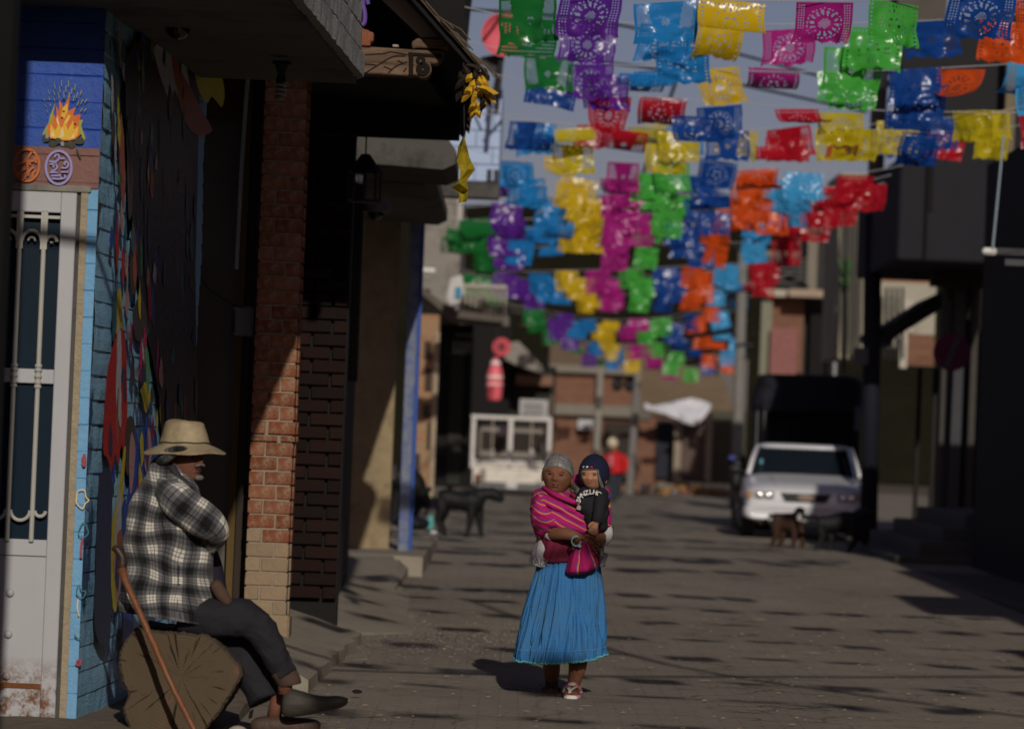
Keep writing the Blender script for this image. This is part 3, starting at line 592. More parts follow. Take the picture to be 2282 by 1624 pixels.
bp = thing('blue_post', P(900, 1212, 39.6), 'blue painted post at the end of the tan wall', 'post')
bl = N('post_blue'); bl.col(bl.mix(bl.ramp(bl.noise(5, 6, .8), [(.38, (0, 0, 0)), (.58, (1, 1, 1))]), (.04, .08, .24), (.16, .175, .22))); bl.set(Roughness=.6); bl.bump(bl.noise(20), .5)
p0 = P(902, 1214, 39.7); MB().box(p0.x - .07, 39.6, .25, p0.x + .04, 39.8, 4.1).build('shaft', bl.m, bp, bevel=.01)
MB().box(p0.x + .04, 39.68, .25, p0.x + .075, 39.78, 4.1).build('edge_strip', mat('post_blue_dk', (.02, .07, .3), .6), bp)
# canopies over those walls
cp = thing('concrete_canopy', P(950, 330, 31), 'rounded concrete canopy in shade over the plastered house', 'canopy')
zc0, zc1 = P(990, 378, 31).z, P(990, 292, 31).z; xr = P(1016, 340, 31).x
prof = [(xr - 2.6, zc0 + .06), (xr - .55, zc0 + .02), (xr - .1, zc0), (xr, zc0 + .05), (xr, zc0 + .16), (xr - .06, zc0 + .24), (xr - .13, zc1 - .04), (xr - .15, zc1), (xr - 2.6, zc1)]
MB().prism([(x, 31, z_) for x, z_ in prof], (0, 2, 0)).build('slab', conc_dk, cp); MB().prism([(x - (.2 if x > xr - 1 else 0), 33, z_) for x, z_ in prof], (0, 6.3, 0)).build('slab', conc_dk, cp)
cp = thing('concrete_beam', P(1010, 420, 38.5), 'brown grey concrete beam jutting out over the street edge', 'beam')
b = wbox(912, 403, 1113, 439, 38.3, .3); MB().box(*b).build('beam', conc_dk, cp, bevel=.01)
MB().box(b[0] - 1.0, 38.4, b[2] - .02, b[0] + .02, 40.5, b[5]).build('slab', conc_dk, cp)
for x, y0, y1 in ((790, 330, 440), (835, 445, 490)): pass
q = P(815, 350, 27.0); t = thing('hanging_lantern', q, 'black iron lantern hanging in deep shade under the tile roof', 'lantern')
mb = MB(); zl = q.z
disk(mb, q, .13, .03, -.12, .02, 8); disk(mb, q, .12, .12, -.32, -.3, 8); [mb.tube([q + Vector((.11 * cos(i * pi / 4), .11 * sin(i * pi / 4), -.3)), q + Vector((.11 * cos(i * pi / 4), .11 * sin(i * pi / 4), -.12))], .008, 5) for i in range(8)]
mb.build('cage', iron_dk, t); MB().tube([q + Vector((0, 0, .02)), q + Vector((0, 0, .25))], .006, 5).build('chain', iron_dk, t)
q = P(838, 462, 29.5); t = thing('dome_camera', q, 'grey dome camera in shade on the plastered wall', 'camera')
mb = MB(); disk(mb, q, .11, .11, -.04, .03); mb.build('housing', mat('dull_grey', (.12, .12, .13), .5), t, bevel=.01); MB().ball(q + Vector((0, 0, -.04)), .06, .06, .06, 8).build('dome', mat('smoke_dome', (.01, .01, .01)), t, smooth=True)
# ------------------------------------------------------------------ tiled porch roof
rf = thing('porch_roof', P(950, 150, 24.2), 'old porch roof with weathered tiles, sunlit beam end and plank rafter', 'roof')
wood = N('weathered_wood'); wood.col(wood.mix(wood.ramp(wood.noise(6, 8, .75, stretch=(.35, 1, 3.5)), [(.35, (0, 0, 0)), (.7, (1, 1, 1))]), (.06, .032, .02), (.27, .18, .12))); wood.set(Roughness=.85, Specular_IOR_Level=.2)
wood.bump(wood.noise(12, 8, .75, stretch=(.3, 1, 5)), 1, .015)
BD = 24.2
def zr(x, y): return (752 + x * .1716, y * .1716)   # zoomed picture units of the roof corner
def flat(name, pts, D, depth, m, par=rf, **k): return MB().prism([P(*zr(*p), D) for p in pts], (0, depth, 0)).build(name, m, par, **k)
curl = [(1395, 665), (1385, 720), (1360, 770), (1320, 810), (1270, 830)]
flat('beam', [(-200, 590), (280, 600), (600, 620), (950, 645)] + curl + [(1200, 825), (1225, 880), (1215, 950), (1160, 1010), (1080, 1005), (1030, 975), (930, 985), (260, 950), (-200, 930)], BD, .2, wood.m, bevel=.008)
mb = MB()
for c_, r_ in (((1110, 900), 70), ((1110, 900), 35), ((1080, 790), 40)): mb.tube([P(*zr(c_[0] + r_ * cos(i * pi / 8), c_[1] + r_ * sin(i * pi / 8)), BD - .003) for i in range(17)], .012, 6)
mb.tube([P(*zr(955, 690), BD - .002), P(*zr(955, 980), BD - .002)], .015, 6); mb.tube([P(*zr(920, 700), BD - .002), P(*zr(1350, 735), BD - .002)], .012, 6)
for q in ([(360, 955), (560, 830), (720, 740), (880, 735)], [(660, 950), (770, 860), (910, 810)], [(780, 790), (860, 830)], [(600, 870), (700, 905)], [(860, 940), (900, 880)], [(290, 830), (500, 850)], [(300, 720), (600, 700), (700, 680), (900, 715)]):
    mb.tube([P(*zr(*p), BD + .001) for p in q], .005, 5, k=3)
mb.build('carved_groove', mat('groove_dark', (.012, .008, .006), .95), rf)
flat('bracket', [(965, 545), (1020, 510), (1050, 500), (1508, 510), (1495, 560), (1470, 580), (1460, 610), (1400, 635), (1020, 620), (970, 635)], BD - .02, .2, wood.m, bevel=.01)
pale_w = N('pale_plank'); pale_w.col(pale_w.mix(pale_w.noise(8, 8, .7, stretch=(.5, 1, .5)), (.2, .15, .12), (.33, .27, .21))); pale_w.set(Roughness=.85); pale_w.bump(pale_w.noise(14, 7), .4, .006)
flat('rafter', [(500, -80), (800, -80), (1400, 470), (1385, 495), (1100, 495)], BD + .03, .06, pale_w.m, bevel=.004)
flat('roof_stone', [(715, 580), (780, 580), (800, 600), (795, 615), (715, 612)], BD - .01, .08, mat('pale_stone', (.35, .3, .24)), bevel=.01)
# dark inner roof plane and eave, running back
e0 = P(1052, 140, 24.0); e1 = P(1032, 282, 28.6); rise = 1.05
def roofpt(x, y, dz=0): t_ = (y - e0.y) / (e1.y - e0.y); return Vector((e0.x + (e1.x - e0.x) * t_ - x, y, lerp(e0.z, e1.z, t_) + x * rise + dz))
mb = MB(); mb.hexa([roofpt(-.02, 23.9, -.05), roofpt(2.8, 23.9, -.05), roofpt(2.8, 23.9, .0), roofpt(-.02, 23.9, .0)], [roofpt(-.02, 29, -.05), roofpt(2.8, 29, -.05), roofpt(2.8, 29, .0), roofpt(-.02, 29, .0)])
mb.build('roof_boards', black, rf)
tile = [mat('roof_tile_%d' % i, c_, .95, .5, 9, 1, 40, .02) for i, c_ in enumerate([(.07, .055, .04), (.1, .07, .045), (.045, .04, .035)])]
for j in range(9):
    for i in range(12):
        y_ = 23.85 + j * .55; x_ = -.05 + i * .2
        c_ = [roofpt(x_ + .26, y_ + .1 * k, .025 + .035 * sin(pi * k / 4)) for k in range(5)]; d_ = [roofpt(x_, y_ + .11 * k, .02 + .045 * sin(pi * k / 4)) for k in range(5)]
        vs = c_ + d_ + [p + Vector((0, 0, -.018)) for p in c_ + d_]
        fs = [(k, k + 1, k + 6, k + 5) for k in range(4)] + [(10 + k, 15 + k, 16 + k, 11 + k) for k in range(4)] + [(k + 5, k + 6, k + 16, k + 15) for k in range(4)] + [(k, k + 10, k + 11, k + 1) for k in range(4)] + [(0, 5, 15, 10), (4, 14, 19, 9)]
        MB().add(vs, fs).build('tile', tile[(i + j * 2) % 3], rf)
mb = MB(); r = random.Random(9)
for i in range(46):   # straw and splinters along the eave
    x_ = r.uniform(-.1, 1.1); p = roofpt(x_, 23.85, .03); a_ = r.uniform(-.5, .2); L = r.uniform(.05, .2)
    mb.tube([p, p + Vector((cos(a_) * L * .75, -.02, -sin(.8 + a_) * L)), p + Vector((cos(a_) * L * 1.1, -.02, -sin(1 + a_) * L * 1.3))], .004, 4)
mb.build('straw_fringe', mat('old_straw', (.12, .09, .06)), rf)
# ceiling / far gable, black for the darkness under the roof
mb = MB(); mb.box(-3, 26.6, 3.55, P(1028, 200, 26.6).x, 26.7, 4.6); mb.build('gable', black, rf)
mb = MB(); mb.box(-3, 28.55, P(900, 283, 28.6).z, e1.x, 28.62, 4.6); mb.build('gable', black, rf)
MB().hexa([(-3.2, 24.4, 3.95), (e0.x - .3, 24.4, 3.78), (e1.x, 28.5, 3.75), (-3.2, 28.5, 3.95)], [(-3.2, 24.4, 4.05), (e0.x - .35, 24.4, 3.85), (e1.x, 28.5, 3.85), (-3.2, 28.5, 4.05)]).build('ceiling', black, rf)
# broken orange brick, white crumbs and purple rope at the slab end
t = thing('broken_brick', P(*zr(360, 600), 23.6), 'broken orange brick resting on the porch beam', 'brick')
MB().prism([P(*zr(*p), 23.6) for p in [(278, 370), (330, 365), (350, 385), (400, 390), (410, 410), (470, 425), (465, 535), (430, 545), (425, 600), (280, 590)]], (0, .12, 0)).build('body', BR[1], t, bevel=.006)
mb = MB(); mb.tube([P(*zr(*p), 22.6) for p in [(340, -40), (330, 60), (355, 180), (350, 290), (320, 330)]], .014, 6, k=3); mb.tube([P(*zr(*p), 22.6) for p in [(375, -60), (400, 60)]], .012, 6)
tag(mb.build('rope', mat('purple_rope', (.13, .07, .3), .8, .3)), 'purple rope hanging at the end of the balcony slab', 'rope')
# withered sunflower garland and yellow foil
t = thing('dried_garland', P(1070, 200, 23.9), 'withered yellow paper flower garland hanging from the eave', 'garland')
ypl = N('yellow_petal'); ypl.col(ypl.mix(ypl.noise(9, 5), (.5, .26, .01), (.72, .44, .02))); ypl.set(Roughness=.6); ypl.bump(ypl.noise(20), .5)
r = random.Random(4)
def leafy(name, cx, cy, ax, ay, n, m, L, wdt, seed, par, D=23.85, down=(1, 1)):
    r = random.Random(seed)
    for i in range(n):
        x = cx + r.uniform(-1, 1) * ax; y = cy + r.uniform(-1, 1) * ay; a_ = r.uniform(.1, 2.4) if seed != 99 else r.uniform(1, 2)
        l_ = L * r.uniform(.6, 1.2); dx, dy = cos(a_) * l_, abs(sin(a_)) * l_; nx_, ny_ = -sin(a_) * wdt, cos(a_) * wdt; o_ = r.uniform(-.08, .08)
        pts = [P(x, y, D + o_), P(x + dx * .35 + nx_, y + dy * .35 + ny_, D + o_ + .015), P(x + dx * .75 + nx_ * .7, y + dy * .75 + ny_ * .7, D + o_ - .01), P(x + dx, y + dy, D + o_ + .02), P(x + dx * .75 - nx_ * .8, y + dy * .75 - ny_ * .8, D + o_ + .012), P(x + dx * .35 - nx_, y + dy * .35 - ny_, D + o_ - .012), P(x + dx * .5, y + dy * .5, D + o_ - .03)]
        MB().add(pts, [(k, k + 1, 6) for k in range(5)] + [(5, 0, 6)]).build(name, m, par, solid=.003)
leafy('petal', 1062, 185, 14, 22, 26, ypl.m, 36, 7, 5, t); leafy('petal', 1058, 235, 9, 18, 8, ypl.m, 26, 5, 6, t)
leafy('withered_leaf', 1050, 165, 22, 26, 24, mat('withered_brown', (.03, .02, .012), .9, .5), 40, 7, 7, t, 23.9); leafy('withered_leaf', 1080, 210, 6, 12, 5, mat('withered_brown', (.03, .02, .012)), 50, 6, 99, t)
t = thing('foil_streamer', P(1033, 285, 23.9), 'twisted yellow foil streamer hanging under the eave', 'streamer')
yf = N('yellow_foil'); yf.col(yf.mix(yf.noise(12, 5), (.3, .22, .01), (.5, .4, .03))); yf.set(Roughness=.3, Specular_IOR_Level=.7); yf.bump(yf.noise(16, 5, .7), .9, .02)
MB().tube([P(1033, 140, 23.9), P(1035, 300, 23.9)], .004, 5).build('string', iron_dk, t)
out = [(1034, 300), (1040, 325), (1046, 350), (1059, 378), (1046, 395), (1040, 402), (1044, 425), (1050, 448), (1040, 450), (1022, 452), (1024, 432), (1006, 418), (1024, 402), (1026, 380), (1018, 360), (1020, 330)]
mb = MB(); n = len(out); q = [P(x, y, 23.9 + .05 * sin(i * 2.1)) for i, (x, y) in enumerate(out)]
mid = [P(1033 + 3 * sin(i), 300 + i * 25, 23.86 + .05 * cos(i * 2)) for i in range(7)]
def quadstrip(L_, R_): 
    vs = L_ + R_; k = len(L_); mb.add(vs, [(i, i + 1, k + i + 1, k + i) for i in range(k - 1)])
Lp = [out[0], out[15], out[14], out[13], out[12], out[11], out[10], out[9]]; Rp = [out[0], out[1], out[2], out[3], out[4], out[5], out[6], out[8]]
Lw = [P(*p, 23.9 + .04 * sin(i * 2.3)) for i, p in enumerate(Lp)]; Rw = [P(*p, 23.9 + .04 * cos(i * 1.9)) for i, p in enumerate(Rp)]
Mw = [(a_ + b_) / 2 + Vector((0, -.05 * (1 if i % 2 else -1), 0)) for i, (a_, b_) in enumerate(zip(Lw, Rw))]
quadstrip(Lw, Mw); quadstrip(Mw, Rw); mb.build('foil', yf.m, t, solid=.002)
# ------------------------------------------------------------------ far left buildings
def block(name, rect, D, depth, m, lab, cat='house', extra=None):
    b = wbox(*rect, D, depth); t = thing(name, ((b[0] + b[3]) / 2, b[1], b[2]), lab, cat)
    MB().box(*b).build('wall', m, t); return t, b
def sub(t, name, rect, D, depth, m, **k): b = wbox(*rect, D, depth); return MB().box(*b).build(name, m, t, **k)
bb = N('blue_block'); x = bb.n('ShaderNodeTexBrick'); sp = bb.n('ShaderNodeSeparateXYZ'); bb.l(bb.obj(), sp.inputs[0]); cb = bb.n('ShaderNodeCombineXYZ'); bb.l(sp.outputs[0], cb.inputs[0]); bb.l(sp.outputs[2], cb.inputs[1]); bb.l(cb.outputs[0], x.inputs[0])
bb.col(bb.mix(bb.noise(3, 6), (.32, .42, .6), (.42, .52, .72))); bb.set(Roughness=.8); bb.bump(bb.noise(9, 5), .5, .01)
t = thing('pale_blue_house', P(1080, 400, 45), 'pale blue block wall of an upper floor beyond the porch roof', 'house')
b = wbox(985, 195, 1116, 404, 45, 3)
MB().box(b[0], 45.03, b[2], b[3], 48, b[5]).build('wall_core', mat('blue_joint', (.2, .26, .38)), t)
zz = b[2]; k = 0
while zz < b[5] - .05:
    xx = b[0] - (.2 if k % 2 else 0)
    while xx < b[3] - .03:
        x1_ = min(xx + .4, b[3]); x0_ = max(xx, b[0])
        if x1_ - x0_ > .03: MB().box(x0_ + .005, 45.0 + rnd.uniform(0, .008), zz + .005, x1_ - .005, 45.05, min(zz + .2, b[5]) - .005).build('block', bb.m, t, bevel=.004)
        xx += .4
    zz += .2; k += 1
sub(t, 'window', (1085, 378, 1112, 403), 44.97, .03, mat('window_dark', (.003, .003, .008), .4)); sub(t, 'window_post', (1096, 378, 1100, 403), 44.95, .03, bb.m)
# red dish and dark horn behind the first banners
q = P(1122, 78, 44); t = thing('satellite_dish', q, 'round faded red dish half hidden behind green banners', 'dish')
mb = MB(); mb.loft([[q + Vector((r_ * cos(2 * pi * i / 32), dy, r_ * sin(2 * pi * i / 32))) for i in range(32)] for r_, dy in ((.02, .07), (.13, .05), (.2, .02), (.255, -.02), (.25, -.02), (.19, .035), (.1, .07))])
mb.build('dish', mat('faded_red', (.6, .1, .13), .6, .15), t, smooth=True); MB().tube([q + Vector((0, .08, 0)), q + Vector((-.05, .1, -.9))], .03, 8).build('mast', iron_dk, t)
t = thing('megaphone', P(1110, 150, 44.2), 'dark horn loudspeaker below the red dish', 'loudspeaker')
a_ = [P(1068, 128, 44.2), P(1125, 118, 44.2), P(1120, 150, 44.2), P(1105, 172, 44.2), P(1085, 150, 44.2)]; MB().prism(a_, (0, .25, 0)).build('horn', iron_dk, t, bevel=.02)
MB().tube([P(1112, 165, 44.3), P(1104, 205, 44.3)], .035, 8).build('bracket', mat('rusty_brown', (.1, .07, .05)), t)
MB().tube([P(1092, 215, 44.2), P(1052, 120, 44.2)], .015, 6).build('stay', iron_dk, t)
# chimney / drum on the roof skyline
t = thing('water_drum', P(975, 40, 30), 'pale rusty rimmed drum standing on the roof', 'drum'); q = P(972, 60, 30)
mb = MB(); disk(mb, q, .16, .16, -.3, .24); mb.build('drum', mat('drum_grey', (.3, .27, .22), .8, .3), t, smooth=False)
for z_ in (.0, .14, .2): mb = MB(); disk(mb, q, .175, .175, z_, z_ + .025); mb.build('rim', mat('rust_rim', (.4, .2, .1)), t)
t = thing('tree_stump', P(1010, 40, 33), 'dark ragged stump of roof timber against the sky', 'timber'); q = P(1008, 50, 33)
mb = MB(); mb.tube([q + Vector((0, 0, -.6)), q + Vector((.03, 0, .1)), q + Vector((.05, 0, .5))], [.12, .13, .15], 9); mb.build('timber', black, t)
# concrete gable building with roof slopes
t, b = block('concrete_house', (925, 437, 1026, 690), 62, 6, conc, 'grey concrete gable with lean-to roof beyond the beam')
sub(t, 'corner_strip', (1018, 437, 1030, 560), 61.9, .1, mat('corner_pale', (.42, .4, .37)))
MB().prism([P(x, y, 61.5) for x, y in ((922, 640), (930, 632), (1010, 690), (1120, 706), (1118, 718), (1000, 706))], (0, 3, 0)).build('roof', mat('sheet_roof', (.1, .085, .07), .8, .4), t)
t2 = thing('tube_lamp', P(945, 602, 61), 'white fluorescent tube lamp on the concrete gable', 'lamp')
b = wbox(921, 597, 970, 607, 61.2, .1); MB().box(*b).build('tube', mat('tube_white', (.75, .75, .7), .5, .03), t2, bevel=.02); sub(t2, 'reflector', (930, 608, 958, 614), 61.3, .08, mat('tube_white2', (.55, .55, .52)))
sub(t2, 'bracket', (918, 585, 930, 638), 61.5, .06, mat('teal_paint', (.06, .3, .32)))
t = thing('striped_sack', P(1005, 660, 60.6), 'white sack with a blue mark hanging on the roof edge', 'sack')
MB().prism([P(x, y, 60.8) for x, y in ((1002, 620), (1030, 610), (1036, 650), (1026, 676), (1004, 684), (992, 668))], (0, .25, 0)).build('sack', mat('sack_white', (.5, .48, .46)), t, bevel=.04, seg=2)
sub(t, 'mark', (1014, 640, 1028, 664), 60.76, .02, mat('mark_blue', (.05, .22, .35)))
t = thing('balcony_railing', P(1070, 700, 64), 'pale balcony railing above the dark shop front', 'railing')
for i in range(9): sub(t, 'baluster', (1036 + i * 11, 640, 1041 + i * 11, 702), 64, .06, mat('rail_cream', (.4, .36, .3)))
sub(t, 'rail', (1032, 634, 1130, 642), 63.95, .1, mat('rail_cream', (.4, .36, .3)))
# dark shop front with lit brick pier
t, b = block('shop_front', (968, 702, 1048, 1085), 66, 3, black, 'dark open shop front under the railing')
tt, b = block('dark_house', (1040, 712, 1135, 1085), 97, 3, black, 'dark open building front behind the bottle balloon'); sub(t, 'cement_panel', (1000, 780, 1030, 1080), 65.9, .08, mat('panel_dkgreen', (.02, .02, .014)))
sub(t, 'lintel', (925, 700, 1135, 722), 65.6, .35, mat('lintel_brown', (.13, .11, .09)))
pier_m = brick_mat('pier_brick', (.4, .2, .1), (.36, .26, .16), (.36, .28, .18), rh=.1)
t = thing('rough_pier', P(940, 1085, 60), 'patchy tan brick pier lit by the sun beside the shop', 'pier'); b = wbox(905, 700, 972, 1110, 60, .6); MB().box(*b).build('pier', pier_m, t, bevel=.02)
for y, h_, w0 in ((1010, 40, 12), (900, 30, 40), (820, 50, 46), (940, 60, 52), (760, 40, 44)): sub(t, 'missing_brick', (910 + w0 * .8, y, 926 + w0 * .8, y + h_), 59.96, .05, mat('hole_dark', (.05, .035, .025)))
sub(t, 'edge', (962, 740, 973, 1108), 59.9, .08, mat('edge_tan', (.32, .25, .17)))
# pink bottle shaped banner and red round sign
q = P(1103, 845, 78); t = thing('inflatable_bottle', q + Vector((0, 0, -.45)), 'pink and red bottle shaped advertising balloon hanging by the shop', 'balloon')
rr = [(-.44, .05), (-.42, .13), (-.3, .16), (-.1, .165), (.1, .16), (.22, .13), (.3, .1), (.38, .07), (.43, .065), (.44, .02)]
MB().loft([[q + Vector((r_ * cos(2 * pi * i / 20), r_ * sin(2 * pi * i / 20), z_)) for i in range(20)] for z_, r_ in cr(rr, 3)]).build('balloon', [mat('coral_plastic', (.75, .13, .16), .35, .15)], t, smooth=True)
for z0, z1, c_ in ((-.12, -.02, (.75, .5, .5)), (.02, .08, (.7, .6, .55)), (.3, .37, (.7, .65, .62))): mb = MB(); r_ = .167 if z0 < .2 else .105; disk(mb, q, r_, r_ * .97, z0, z1, 20); mb.build('band', mat('band_%d' % int(z0 * 100), c_, .4), t)
MB().tube([q + Vector((0, 0, .44)), q + Vector((0, .1, 1.2))], .01, 5).build('cord', iron_dk, t)
q = P(1118, 773, 79); t = thing('round_sign', q, 'round faded red sign above the bottle balloon', 'sign'); mb = MB(); mb.loft([[q + Vector((.19 * cos(2 * pi * i / 24), dy, .19 * sin(2 * pi * i / 24))) for i in range(24)] for dy in (-.02, .03)]); mb.build('disc', mat('sign_red', (.5, .05, .07), .5, .2), t)
mb = MB(); mb.loft([[q + Vector((.07 * cos(2 * pi * i / 16), dy, .09 * sin(2 * pi * i / 16))) for i in range(16)] for dy in (-.03, -.02)]); mb.build('mark', mat('sign_dark', (.12, .03, .03)), t)
# sheet roof stall, sign board
t = thing('market_stall', P(1180, 950, 95), 'stall with sagging sheet roof and dark interior behind the pickup', 'stall')
MB().prism([P(x, y, 95) for x, y in ((1130, 765), (1155, 760), (1215, 822), (1210, 832), (1150, 812), (1125, 800))], (0, 2.5, 0)).build('roof', mat('sheet_grey', (.22, .2, .17), .6), t)
sub(t, 'interior', (1118, 815, 1235, 1075), 97.5, .4, mat('stall_dark', (.02, .018, .015))); sub(t, 'brick_band', (1150, 836, 1232, 858), 97, .2, mat('brick_far', (.2, .11, .075)))
sub(t, 'board', (1158, 890, 1221, 932), 95.5, .08, mat('board_white', (.42, .41, .4))); 
for i in range(3): sub(t, 'print_line', (1166, 898 + i * 11, 1212, 901 + i * 11), 95.4, .02, mat('print_grey', (.25, .25, .27)))
sub(t, 'post', (1222, 880, 1230, 1075), 95.2, .2, mat('post_brown', (.1, .08, .06)))
# ------------------------------------------------------------------ closing walls at the street's end
FB = brick_mat('far_brick', (.2, .09, .055), (.25, .12, .075), (.2, .15, .11), rh=.1)
fc = mat('far_cement', (.2, .18, .145), .95, .25, 1.5, .3); fcd = mat('far_cement_dark', (.13, .12, .1), .95, .3, 1.5)
t, b = block('brick_house', (1215, 830, 1425, 1100), 112, 5, FB, 'unplastered red brick house with grey ring beams at the end of the street')
sub(t, 'ring_beam', (1212, 902, 1425, 926), 111.7, .3, fc); sub(t, 'ring_beam', (1225, 815, 1425, 832), 111.7, .4, fc)
sub(t, 'ring_beam_end', (1395, 900, 1440, 922), 111.9, .2, fcd)
for x in (1326, 1410): sub(t, 'column', (x, 830, x + 14, 1090), 111.6, .3, fc)
sub(t, 'doorway', (1345, 940, 1402, 1090), 111.8, .2, mat('doorway_dark', (.035, .025, .02))); sub(t, 'plate', (1288, 935, 1322, 956), 111.5, .1, mat('plate_white', (.5, .5, .5)))
sub(t, 'wall_jamb', (1212, 945, 1228, 1090), 111.6, .2, fcd)
sub(t, 'window', (1372, 846, 1388, 862), 111.8, .2, black)
t, b = block('brick_wall', (1420, 930, 1500, 1085), 108, .3, FB, 'low brick wall with a dark gate right of the pole', 'wall')
sub(t, 'gate', (1462, 935, 1498, 1065), 107.8, .15, mat('gate_navy', (.02, .02, .03))); sub(t, 'cap', (1418, 918, 1450, 934), 107.9, .4, fcd)
t = thing('rusty_gate', P(1545, 1080, 107), 'brown sheet metal gate between two cement posts under a white sheet', 'gate')
sub(t, 'leaf', (1520, 940, 1572, 1072), 107, .08, mat('gate_brown', (.1, .068, .055))); sub(t, 'post', (1502, 925, 1518, 1085), 106.9, .25, mat('post_tan', (.28, .23, .17))); sub(t, 'post', (1572, 920, 1586, 1078), 106.9, .25, mat('post_tan', (.28, .23, .17)))
MB().box(*wbox(1518, 1068, 1574, 1074, 106.8, .1)).build('sill', black, t)
t, b = block('sheet_fence', (1586, 915, 1660, 1078), 109, .2, mat('olive_sheet', (.07, .07, .05)), 'dull olive sheet metal fence beside the tan gate post', 'fence')
for i in range(9): sub(t, 'rib', (1588 + i * 8, 917, 1590 + i * 8, 1076), 108.94, .06, mat('olive_rib', (.085, .083, .06)))
# white sheet draped
t = thing('white_sheet', P(1520, 920, 106), 'white plastic sheet draped over the wall and gate posts', 'sheet')
top = [(1436, 897), (1455, 905), (1480, 900), (1510, 893), (1540, 886), (1565, 892), (1588, 902)]; bot = [(1436, 910), (1455, 916), (1478, 922), (1505, 932), (1530, 946), (1555, 948), (1572, 928)]
mb = MB(); n = 24; rows = []
for k in range(9):
    row_ = []
    for i in range(n + 1):
        u = i / n * 6; a0 = int(min(u, 5)); f_ = u - a0; tx = lerp(top[a0][0], top[a0 + 1][0], f_); ty = lerp(top[a0][1], top[a0 + 1][1], f_); bx_ = lerp(bot[a0][0], bot[a0 + 1][0], f_); by = lerp(bot[a0][1], bot[a0 + 1][1], f_)
        row_.append(P(lerp(tx, bx_, k / 8), lerp(ty, by, k / 8), 106.4 - .3 * k / 8 + .22 * noise.noise(Vector((i * .35, k * .3, 0)))))
    rows.append(row_)
mb.add([p for r_ in rows for p in r_], [(k * (n + 1) + i, k * (n + 1) + i + 1, (k + 1) * (n + 1) + i + 1, (k + 1) * (n + 1) + i) for k in range(8) for i in range(n)]); mb.build('sheet', mat('sheet_white', (.58, .58, .62), .6, .12, 1), t, smooth=True, solid=.02)
# terrace walls above
t, b = block('earth_terrace', (1225, 765, 1480, 835), 118, 6, mat('terrace_brown', (.13, .095, .065), .95, .3, .5), 'brown earthen terrace above the brick house', 'wall')
b = wbox(1425, 790, 1640, 925, 116, 6); t = thing('thatched_bank', ((b[0] + b[3]) / 2, 116, b[2]), 'tan earth bank rising behind the white sheet', 'bank')
MB().prism([P(x, y, 116) for x, y in ((1420, 925), (1418, 830), (1500, 812), (1580, 822), (1615, 850), (1640, 925))], (0, 6, 0)).build('bank', mat('bank_tan', (.15, .11, .07), .95, .3, .7, .8, 3, .1), t)
t, b = block('far_house', (1600, 800, 1665, 930), 120, 5, mat('far_grey', (.13, .12, .11)), 'small grey house showing behind the pole')
sub(t, 'roof', (1596, 792, 1640, 806), 119.7, 1, mat('far_redroof', (.2, .1, .07)))
# rubble heaps along the end
mb = MB(); r = random.Random(8)
for i in range(420):
    x = r.uniform(1385, 1640); D = r.uniform(100, 107); p = P(x, 1000, D); p.z = .2 + r.uniform(0, .22) * (1 - abs((x - 1480) / 260)); q_ = r.uniform(.05, .17)
    mb.ball(p, q_, q_ * .8, q_ * .6, 3, mi=0 if r.random() < .55 else (1 if r.random() < .4 else 2))
tag(mb.build('rubble', [mat('ochre_rubble', (.32, .17, .05)), mat('brick_rubble', (.22, .1, .07)), mat('grey_rubble', (.2, .19, .17))]), 'ochre and brick rubble heaped at the end of the street', kind='stuff')
# poles
def pole(x0, y0, x1, y1, D, r_, m, lab, cat='pole'):
    a_, b_ = P(x0, y0, D), P(x1, y1, D); t = thing('utility_pole', (b_.x, b_.y, street_z(D)), lab, cat)
    MB().tube([Vector((b_.x, b_.y, street_z(D) - .1)), b_ if b_.z > street_z(D) else b_ + Vector((0, 0, .2)), a_], [r_, r_, r_ * .8], 14).build('shaft', m, t, smooth=True); return t
pole(1338, 820, 1326, 1070, 104, .09, mat('pole_pale', (.26, .24, .2)), 'slim pale cement pole in front of the brick house')
t = pole(1420, 850, 1402, 1100, 98, .11, mat('pole_grey', (.17, .16, .15)), 'grey cement pole behind the person in red')
t = thing('traffic_light', P(1398, 860, 97), 'pair of dark lamp heads on the grey pole', 'lamp'); 
for x, y in ((1375, 857), (1402, 858)): q = P(x, y, 97.6); MB().ball(q, .13, .13, .18, 8).build('lamp_head', iron_dk, t, smooth=True)
pole(1656, 560, 1640, 1090, 84, .13, mat('pole_mid', (.18, .17, .155)), 'tall grey utility pole left of the white car')
# ------------------------------------------------------------------ right side of the street
t, b = block('concrete_frame_house', (1772, 505, 1868, 1080), 92, 6, mat('frame_dark', (.03, .028, .026)), 'unfinished concrete frame house, two storeys with lit slab edges')
sub(t, 'slab_edge', (1700, 645, 1790, 661), 91, 1, mat('slab_pale', (.42, .38, .3))); sub(t, 'slab_edge', (1758, 645, 1862, 662), 90.6, 1, mat('slab_rust', (.34, .26, .19)))
sub(t, 'slab_edge', (1690, 560, 1800, 572), 92, 1, fc); sub(t, 'slab_edge', (1745, 505, 1872, 516), 91.5, 1, mat('slab_grey', (.25, .25, .23)))
sub(t, 'column', (1800, 480, 1822, 645), 91.4, .3, fc); sub(t, 'column', (1715, 662, 1790, 830), 91.6, .3, FB); sub(t, 'column', (1692, 662, 1716, 1000), 91.3, .3, mat('col_olive', (.2, .2, .14)))
sub(t, 'red_board', (1716, 730, 1775, 850), 91, .08, mat('board_faded', (.24, .1, .09)))
for i in range(6): sub(t, 'rail', (1712, 575 + i * 11, 1800, 579 + i * 11), 91.2, .06, mat('rail_dk', (.1, .1, .09)))
sub(t, 'dark_bay', (1800, 690, 1862, 1080), 91.5, .2, black)
